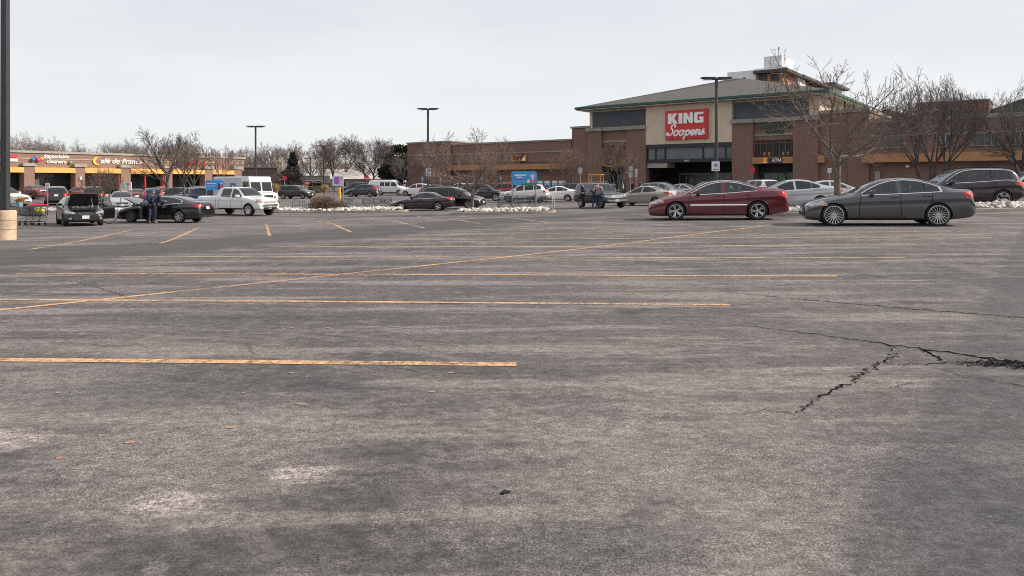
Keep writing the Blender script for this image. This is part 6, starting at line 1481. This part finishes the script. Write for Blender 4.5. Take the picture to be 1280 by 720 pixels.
car('parked_van','van','white',486,100,-14,'white windowed van with roof rails near the brick wing','van',1)
car('parked_car','crossover','bluegrey',454.5,93,168,'slate blue crossover with tall red tail lights before the white van','car',1)
car('parked_car','suv_boxy','black',445,104,176,'black boxy car half behind the slate blue crossover','suv',0)
car('parked_car','cube_wagon','olive',371,85,-15,'boxy dark olive car with a pale roof edge left of the brown shrub','car',1)
car('pickup_truck','pickup','white',297.5,49.5,-26,'big white crew cab pickup with chrome bumper and mirrors','pickup',2)
car('parked_car','suv','blue',267,64,-18,'dark blue car under the blue board by the postal van','car',0)
car('parked_car','suv_boxy','silver',245,66,152,'silver grey boxy car behind the black fastback tail','suv',1,glass='glass')
car('parked_car','crossover','charcoal',220,69,168,'charcoal car behind the twin tree trunks','car',1)
car('parked_car','sedan','red',200,78,152,'red car with lit tail lights outside the last umbrella','car',0)
car('parked_car','crossover','blue',191,66,118,'blue car seen from its tail behind the leaning man','car',0)
car('parked_car','sedan','dred',170,70,120,'dark red car below the third red umbrella','car',0)
car('parked_car','sedan','silver',151.5,57.5,-60,'silver sedan facing the viewer below the white board','sedan',1)
car('parked_car','suv','charcoal',117,68,118,'charcoal car with a red tail light behind the open bonnet car','suv',0)
car('parked_car','sedan','red',101,74,150,'bright red car left of the charcoal one, outside the cafe','car',0)
car('parked_car','suv','black',71,66,121,'black car with a silver bumper seen squarely from its tail','suv',1)
car('parked_car','sedan','dred',41.5,77,150,'maroon sedan outside the cleaners, tail towards the viewer','sedan',1)
car('parked_car','suv','white',2,62,-12,'white car cut by the lamp post at the left edge','car',1)

# ---- a postal step van
def step_van(px,Y,hd):
    l=at(px,Y); e=empty('postal_van',l,R(hd),'white postal step van with a blue emblem behind the pickup','van')
    WV=PT['white']; H=2.65; w=1.05
    b=MB(); prof=[(-3.3,.45),(1.9,.45),(2.75,.5),(2.8,.8),(2.72,1.25),(2.05,1.42),(1.85,2.25),(1.72,H),(-3.3,H)]; b.prism(prof,-w,w,'xz'); bevel(b.build('body',WV,e),.07,3)
    b=MB(); b.box(-3.25,.75,-w-.012,-w+.02,.75,H-.12); b.build('shaded_cargo_panel',mat('van_side_shade',(.50,.53,.56),.45,0,.05,1),e)  # grey sheet paints in the shade on this side of the white van
    def slant(y0,y1,z0,z1,off):
        f=lambda z:2.05+(1.85-2.05)*(z-1.42)/(2.25-1.42)
        return [(f(z0)+off,y0,z0),(f(z0)+off,y1,z0),(f(z1)+off,y1,z1),(f(z1)+off,y0,z1)]
    for y0,y1 in ((-.95,-.06),(.06,.95)):
        b=MB(); b.quad(*slant(y0,y1,1.47,2.2,.03)); b.build('windscreen',CM['glass'],e,recalc=False)
    b=MB(); b.box(.95,1.75,-w-.02,-w+.02,1.0,2.25); b.build('door_window',CM['glass'],e); b=MB(); b.box(2.78,2.84,-.5,.5,.85,1.15); b.build('grille',CM['dark'],e)
    for y in (-.8,.65):
        b=MB(); b.box(2.76,2.83,y,y+.15,.9,1.08); b.build('headlight',CM['lamp'],e)
    b=MB(); b.box(2.7,2.95,-w,w,.42,.6); b.build('bumper',CM['dark'],e)
    em=MB(); em.box(-.75,-.05,-w-.03,-w-.013,1.5,2.1); o=em.build('emblem',mat('emblem_blue',(.02,.035,.20),.4),e)
    em=MB(); em.prism([(-.62,1.98),(-.2,1.95),(-.12,1.85),(-.35,1.82),(-.45,1.62),(-.55,1.6),(-.45,1.85)],-w-.045,-w-.031,'xz'); em.build('emblem_bird',WHT,o)
    em=MB(); em.box(-2.7,-1.6,-w-.03,-w-.013,2.02,2.1); em.build('side_lettering',mat('van_ink',(.2,.25,.32),.5),e)
    for y in (-1,1):
        b=MB(); b.box(1.75,1.85,min(y*w,y*1.32),max(y*w,y*1.32),1.55,1.95); b.build('mirror',CM['dark'],e)
    for x in (2.1,-2.2):
        for y in (-1,1):
            b=MB(); b.lathe([(.001,-.12),(.30,-.12),(.38,-.1),(.38,.1),(.30,.12),(.001,.12)],20,'y',(x,y*.95,.38)); t=b.build('wheel',CM['tyre'],e)
            b=MB(); b.lathe([(.001,y*.125),(.22,y*.125),(.22,y*.1)],14,'y',(x,y*.95,.38)); b.build('rim',CM['steel'],t)
step_van(309,60,-36)

# ---- cars with bonnet and door open
def open_bonnet(c,x0,x1,yw,ang,inner,tag_='bonnet'):
    """lifts a panel cut from the bonnet surface about its cowl edge"""
    n,k=10,10; V=[];x1_=x1
    for i in range(n+1):
        x=x0+(x1_-x0)*i/n
        for j in range(k+1):
            y=(-yw+2*yw*j/k)*(.86+.14*i/n); p=c.cast('T',x,y,.012); V.append(p if p is not None else Vector((c.X(x),y,c.top(x))))
    hinge=Vector((c.X(x1_),0,c.top(x1_)+.03)); M=Matrix.Rotation(R(-ang) if True else 0,4,'Y')
    b=MB(); fs=[(i*(k+1)+j,(i+1)*(k+1)+j,(i+1)*(k+1)+j+1,i*(k+1)+j+1) for i in range(n) for j in range(k)]
    top=[hinge+(M@(v-hinge)) for v in V]; bot=[hinge+(M@(v-Vector((0,0,.05))-hinge)) for v in V]
    b.add(top,fs); m0=len(fs); nb=len(V); b.m=1; b.add(bot,fs)
    edge=[i*(k+1) for i in range(n+1)]; rim=edge+[n*(k+1)+j for j in range(1,k+1)]+[i*(k+1)+k for i in range(n-1,-1,-1)]+[j for j in range(k-1,0,-1)]
    b.m=0; b.add([top[i] for i in rim]+[bot[i] for i in rim],[(i,(i+1)%len(rim),len(rim)+(i+1)%len(rim),len(rim)+i) for i in range(len(rim))])
    hb=b.build(tag_,[c.pm,CM['dark']],c.root,smooth=50)
    for ly in (-.35,.0,.35):
        r_=MB(); P=[]
        for i in range(2,n,2):
            v=V[i*(k+1)+k//2]; q=Vector((v.x,ly*yw*1.6,v.z-.06)); P.append(hinge+(M@(q-hinge)))
        r_.tube(P,.022,5); r_.build('stiffener',CM['seam'],hb)
    # engine bay
    e=MB(); 
    for i in range(n):
        pass
    c.patch('engine_bay','T',[(x0+.03,-yw*.84),(x1_-.02,-yw*.96)],[(x0+.03,yw*.84),(x1_-.02,yw*.96)],CM['well'],.008,8,8)
    rng=random.Random(3); e=MB()
    for i in range(9):
        x=rng.uniform(x0+.2,x1_-.15); y=rng.uniform(-yw*.6,yw*.6); z=c.top(x); a=rng.uniform(.06,.14); e.box(c.X(x)-a,c.X(x)+a,y-a*1.1,y+a*1.1,z-.03,z+rng.uniform(.02,.07))
    bevel(e.build('engine',mat('engine_metal',(.10,.10,.105),.5,.4,.5,9),c.root),.015)
    e=MB(); e.tube([Vector((c.X(x0+.12),yw*.55,c.top(x0+.12))),hinge+(M@(Vector((c.X(x0+.3),yw*.5,c.top(x0+.3)-.05))-hinge))],.01,4); e.build('prop_rod',GREYM,c.root)
def open_door(c,xa,xb,side,ang):
    sg=1 if side=='L' else -1; n,k=6,6; V=[]
    zb=c.bot(xa)+.1
    for i in range(n+1):
        x=xa+(xb-xa)*i/n
        for j in range(k+1):
            z=zb+(c.belt(x)+.02-zb)*j/k; p=c.cast(side,x,z,.012); V.append(p)
    hg=Vector((c.X(xa),V[0].y,0)); M=Matrix.Rotation(-R(ang)*sg,4,'Z')
    def T_(v): return hg+(M@(v-hg))
    fs=[(i*(k+1)+j,(i+1)*(k+1)+j,(i+1)*(k+1)+j+1,i*(k+1)+j+1) for i in range(n) for j in range(k)]
    b=MB(); out=[T_(v) for v in V]; inn=[T_(v-Vector((0,sg*.09,0))) for v in V]
    b.add(out,fs); b.m=1; b.add(inn,fs); b.m=0
    rim=[i*(k+1) for i in range(n+1)]+[n*(k+1)+j for j in range(1,k+1)]+[i*(k+1)+k for i in range(n-1,-1,-1)]+[j for j in range(k-1,0,-1)]
    b.add([out[i] for i in rim]+[inn[i] for i in rim],[(i,(i+1)%len(rim),len(rim)+(i+1)%len(rim),len(rim)+i) for i in range(len(rim))])
    d=b.build('front_door',[c.pm,CM['dark']],c.root,smooth=50)
    # window and its frame
    y=V[k].y-sg*.05; zt=c.H-.12; z0=c.belt(xa)+.02
    quad=[(c.X(xa+.32),z0),(c.X(xb-.02),z0),(c.X(xb-.08),zt),(c.X(xa+.85),zt-.03)]
    tl=lambda z:(z-z0)*.38*sg
    b=MB(); pts=[T_(Vector((x,y-tl(z),z))) for x,z in quad]; b.quad(*pts); b.build('door_window',CM['glass_light'],d,recalc=False)
    b=MB(); b.tube(pts+[pts[0]],.022,5); b.build('window_frame',c.pm,d)
    # dark opening left in the side
    c.patch('door_opening',side,[(xa+.03,zb+.02),(xb-.03,zb+.02)],[(xa+.03,c.belt(xa)+.0),(xb-.03,c.belt(xb)+.0)],CM['well'],.009,8,5)
    p=T_(Vector((c.X(xa+.3),V[k].y+sg*.1,z0+.06))); b=MB(); b.ico(p,.11,random.Random(2),.1,.7); b.build('door_mirror',c.pm,d)
l=at(99,36.6); oc=Car('open_bonnet_car','dark charcoal hatchback facing the viewer with bonnet raised and one door open','hatchback',SP['hatch'],PT['soot'],l,-52,GRP,1,rim=(5,'twin','dark'))
open_bonnet(oc,.32,1.08,.66,62,None); open_door(oc,1.22,2.4,'L',38)
l=at(207.5,39.6); ob=Car('open_bonnet_car','black fastback sedan in profile with bonnet raised and driver door open','sedan',SP['fastback'],PT['black'],l,172,GRP,2)
open_bonnet(ob,.36,1.24,.70,34,None); open_door(ob,1.42,2.62,'L',48)
a=at(137,37.6); c_=at(150,38.2); b=MB(); b.tube([a+Vector((-.55,0,.62)),a+Vector((-.35,-.05,.18)),a+Vector((-.1,-.1,.03)),a+Vector((.15,-.1,.03)),c_+Vector((-.15,-.05,.25)),c_+Vector((.05,0,.72))],.022,5); o=b.build('jump_lead',CM['dark'],smooth=60); tag(o,'black jumper cable sagging between the two open bonnet cars','cable')
# plain things the sun visor of the old four wheel drive etc.
# ------------------------------------------------------------------ people
person('man in a navy blue jacket leaning in at the open door of the black sedan',at(193,38.05),35,stand(lean=.45,arms='front',h=1.80,bend=.25),('navy','black'),hat='black',group='people at the cars')
person('person in a blue knit hat behind the windscreen of the black sedan',at(189,38.5),-30,stand(lean=.15,arms='front',h=1.74,bend=.3),('navy','denim'),hat='blue',group='people at the cars')
person('man in black clothes and cap standing at the tail of the green four wheel drive',at(728.3,49.4),-15,stand(arms='front',h=1.82,bend=.35),('black','black'),hat='black',group='people at the cars')
person('person in a blue grey top and jeans leaning on the green four wheel drive',at(741,49.0),30,stand(lean=.30,arms='reach',h=1.66,stride=.1),('charcoal','denim'),hat='black',group='people at the cars')
person('person in a grey hooded top and jeans facing the green four wheel drive',at(747.5,48.7),80,stand(lean=.1,arms='hips',h=1.76,stride=.06),('grey','denim'),hat='brown',group='people at the cars')
for px,Y,hd,cl,lab,hat in ((767,82,-60,('charcoal','black'),'person in dark clothes walking left of the thin tree at the store','black'),(778.5,81,-20,('white','black'),'person in a white jacket walking towards the store entrance',None),(790.5,83,20,('black','black'),'person in black beside the grey notices at the entrance','black'),(802,86,60,('black','denim'),'person in black and jeans under the edge of the dark porch',None),(916,80,-70,('hivis','navy'),'person in a bright yellow vest outside the entrance pier',None),(909,82,-110,('grey','denim'),'person in grey next to the one in the yellow vest',None)):
    person(lab,at(px,Y),hd,stand(arms='down',h=1.76,stride=.12),cl,hat=hat,group='shoppers near the entrance')

# ------------------------------------------------------------------ trees
T1=tree_meshes(grow_tree(16,1.9,5,(6,6,5,4,2),(1.0,.72,.72,.7,.7),(1.4,.66,.64,.62,.6),.006,.15,.155,.57,bare=.2),6.3,7.6,3,.0068,1.,.84,.3)
place_tree(T1,'near bare tree with spreading gnarled branches rising behind the grey sedan','' or at(1048,29.7),R(20),(BARK,TWIG))
T2=tree_meshes(grow_tree(7,1.45,5,(7,5,4,4,3),(.95,.66,.66,.66,.62),(1.45,.64,.64,.64,.62),.025,.09,.13,.62,bare=.2),5.1,6.6,3,.0065,1.,.82,.3)
place_tree(T2,'low bare tree with upturned twigs on the small rock island',at(590.5,43.4),R(0),(BARK,mat('pale_twig',(.22,.16,.125),.9,0,.3,5)))
def vase(seed,H,W_,lv=5,stems=6,r0=.12,sp=.6,mr=.0055): return tree_meshes(grow_tree(seed,1.7,lv,(4,4,4,4,3,2),(.5,.55,.55,.55,.55),(1.0,.74,.70,.70,.68),.02,.075,r0,.62,stems=stems,stem_spread=sp,bare=.3),H,W_,3,mr)
V1=vase(3,7.2,7.2); V2=vase(8,7.0,7.0)
place_tree(V1,'big dark many stemmed bare tree behind the plum four wheel drive',at(1163,43),0,(BARKD,TWIGD)); place_tree(V2,'dark many stemmed bare tree cut by the right edge',at(1293,43.5),R(70),(BARKD,TWIGD))
S1=vase(21,5.4,5.4,4,5,.06,.4,.010)
place_tree(S1,'thin many stemmed bare tree in front of the brick corner block',at(711,84),0,(BARK,TWIGR),1.08); place_tree(S1,'thin bare tree standing before the left entrance bay',at(772,78),R(130),(BARK,TWIGR),1.12)
place_tree(S1,'small thin bare tree outside the cafe, behind the open bonnet car',at(126.5,52.8),R(40),(BARK,TWIG),.60)
U1=tree_meshes(grow_tree(31,2.2,5,(5,4,4,4,3),(.6,.55,.5,.5,.5),(1.25,.7,.66,.6,.55),.03,.09,.15,.66),7.4,6.6,3,.010)
U2=tree_meshes(grow_tree(44,2.4,5,(5,4,4,4,3),(.65,.55,.5,.5,.5),(1.2,.7,.66,.6,.55),.03,.08,.14,.66),7.4,6.2,3,.010)
place_tree(tree_meshes(grow_tree(23,2.0,5,(7,5,4,4,3),(.8,.6,.55,.55,.55),(.95,.72,.68,.66,.62),.03,.07,.2,.66,bare=.2),7.4,8.4,3,.010,1.,.85,.25),'broad vase shaped bare tree in front of the shop row behind the leaning man',at(209,72),R(30),(BARK,TWIGD))
place_tree(U2,'slim bare tree with a pale trunk, left of the two outside the shop row',at(229.5,64),0,(BARK,TWIG),.83); place_tree(U1,'slim bare tree with a pale trunk behind the silver boxy car',at(241.5,66),R(200),(BARK,TWIG),.78); place_tree(U2,'bare tree at the far end of the shop row behind the blue board',at(275,80),R(80),(BARK,TWIG),.84)
# far row: copies of four far trees
FT=[tree_meshes(grow_tree(61,2.6,5,(6,5,4,4,4),(.55,.55,.55,.55,.55),(1.25,.75,.70,.68,.68),.03,.08,.2,.7),11,10,3,.012,1.),
    tree_meshes(grow_tree(72,2.0,5,(6,5,4,4,4),(.65,.55,.55,.55,.55),(1.2,.75,.70,.68,.68),.03,.08,.22,.7),10,11,3,.012,1.),
    tree_meshes(grow_tree(83,2.6,5,(5,5,4,4,4),(.45,.55,.55,.55,.55),(1.3,.75,.70,.68,.68),.03,.08,.2,.7),11.5,9,3,.012,1.)]
rr=random.Random(9)
far=[(-8,150,1,1.1,'f'),(22,135,0,1.0,'f'),(40,140,1,1.05,'f'),(60,138,2,.9,'f'),(76,145,1,1.,'f'),(95,160,0,.85,'f'),(112,165,1,.8,'f'),(140,140,1,1.0,'f'),(154,138,2,.86,'f'),(172,150,0,.9,'f'),(192,150,1,1.,'f'),(222,150,0,.95,'f'),(252,155,1,.9,'f'),(280,150,2,.75,'r'),(300,150,0,.85,'r'),(318,145,1,.8,'r'),
     (333,128,1,.82,'d'),(346,150,0,.9,'r'),(388,140,1,.95,'r'),(402,132,2,.80,'f'),(417,126,0,.92,'d'),(432,140,1,1.05,'r'),(456,118,1,.93,'d'),(468,124,0,.88,'d'),(484,140,2,.85,'f'),(508,112,1,.62,'d'),(520,150,0,.9,'r')]
pos=['at the far left edge','over the lamp post side of the shop row','above the cleaners roof, leftmost','above the cleaners sign, tallest','above the gap between both shop signs','above the cafe sign moon, lower','above the cafe sign, small','above the end of the cafe lettering','narrow, above the cafe roof','just left of the vase shaped tree','behind the vase shaped tree','behind the pale trunked pair','above the end of the shop row','low russet, left of the grey lamp post','russet, behind the postal van roof','russet, right of the grey lamp post',
 'dark and rounded, right of the postal van lamp post','russet, left of the conifer','russet, right of the conifer','pale, just left of the far lamp post','dark, behind the far lamp post','russet, right of the far lamp post','broad and dark, above the pale house roof','dark, above the white van','pale, left of the evergreen pine','small and dark, at the brick wing corner','russet, behind the brick wing corner']
for (px,Y,k,s,c),ps in zip(far,pos):
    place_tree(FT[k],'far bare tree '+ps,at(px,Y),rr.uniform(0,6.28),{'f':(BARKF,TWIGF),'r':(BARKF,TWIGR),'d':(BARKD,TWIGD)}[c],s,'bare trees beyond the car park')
low=[(322,'above the postal van cab, low'),(341,'low, behind the tan stubs'),(357,'low, left behind the conifer'),(378,'low, right behind the conifer'),(396,'low, behind the utility pole'),(410,'low, left of the lilac board'),(427,'low, above the lilac board'),(442,'low, behind the pale roof, left'),(474,'low, behind the white van roof'),(492,'low, behind the dark evergreen')]
for i,(px,ps) in enumerate(low):
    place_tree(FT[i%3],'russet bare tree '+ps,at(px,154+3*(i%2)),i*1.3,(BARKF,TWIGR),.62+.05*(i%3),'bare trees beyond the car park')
place_tree(tree_meshes(grow_tree(95,2.,4,(5,4,3),(.35,.4,.4),(1.2,.7,.6),.06,.1,.22,.7),6.2,3.2,3,.03,1.5),'pale tan pruned trunk stubs left of the stop sign',at(349,118),0,(BARKP,BARKP),1.,None,'pollarded_tree')
ct=conifer(4,6.6,3.0,5200,True,.42); l=at(366,120); place_tree(ct,'dark blue green cone shaped conifer behind the boxy olive car',l,0,(BARKD,needle_mat('spruce',(.075,.095,.088))),1.,None,'conifer_tree')
place_tree(conifer(7,8.2,6.4,5200,False,.55),'loose green pine at the corner of the left brick wing',at(501,128),0,(BARKD,needle_mat('pine',(.085,.105,.05))),1.,None,'pine_tree')
place_tree(conifer(9,4.6,4.2,2600,False,.45),'dark evergreen below the pine beside the brick wing',at(489,122),0,(BARKD,needle_mat('dark_evergreen',(.045,.06,.04))),1.,None,'evergreen_tree')
place_tree(conifer(10,3.6,3.6,2000,False,.4),'grey green scrubby evergreen under the conifer',at(363,116),0,(BARKD,needle_mat('scrub',(.13,.12,.10))),1.,None,'evergreen_tree')

# ------------------------------------------------------------------ light, sky, camera
SUN_EL,SUN_AZ=33.,0.      # azimuth measured from +X towards +Y
d=Vector((math.cos(R(SUN_EL))*math.cos(R(SUN_AZ)),math.cos(R(SUN_EL))*math.sin(R(SUN_AZ)),math.sin(R(SUN_EL))))
w=bpy.data.worlds.new('World'); scene.world=w; w.use_nodes=True; nt=w.node_tree; bg=nt.nodes['Background']
sky=nt.nodes.new('ShaderNodeTexSky'); sky.sky_type='NISHITA'; sky.sun_disc=False; sky.sun_elevation=R(SUN_EL); sky.sun_rotation=R(90-SUN_AZ); sky.air_density=1.; sky.dust_density=3.; sky.ozone_density=1.5
tc=nt.nodes.new('ShaderNodeTexCoord')
n=noise(nt,scaled(nt,tc.outputs['Generated'],(1.2,1.2,5.)),1.6,4,.5)
sz=N(nt,'ShaderNodeSeparateXYZ'); nt.links.new(tc.outputs['Generated'],sz.inputs[0])
up=ramp(nt,sz.outputs['Z'],.0,.32)
cl=mixc(nt,ramp(nt,n,.35,.65),mixc(nt,up,(6.9,7.2,7.3),(6.0,6.1,6.5)),mixc(nt,up,(7.2,7.4,7.45),(6.5,6.55,6.85)))             # thin high overcast veil
cl2=mixc(nt,ramp(nt,n,.3,.7,.90,.95),sky.outputs[0],cl)
nt.links.new(cl2,bg.inputs['Color']); bg.inputs['Strength'].default_value=.097
sl_=bpy.data.lights.new('sun','SUN'); sl_.energy=4.0; sl_.angle=R(1.5); sl_.color=(1.,.90,.78); so=bpy.data.objects.new('sun',sl_); COL.objects.link(so); so.rotation_euler=d.to_track_quat('Z','Y').to_euler()
cam=bpy.data.cameras.new('camera'); co=bpy.data.objects.new('camera',cam); COL.objects.link(co); co.location=(0,0,CAMZ); co.rotation_euler=(R(90),0,0)
cam.sensor_width=36; cam.lens=F/1280*36; cam.shift_y=-(360-HY)/1280; cam.clip_start=.1; cam.clip_end=3000; scene.camera=co
scene.view_settings.view_transform='Standard'; scene.view_settings.look='None'; scene.view_settings.gamma=1; scene.view_settings.exposure=0.42
scene.cycles.max_bounces=6; scene.cycles.transparent_max_bounces=12
scene.cycles.use_denoising=False; scene.cycles.filter_width=1.0; scene.cycles.sample_clamp_indirect=3.
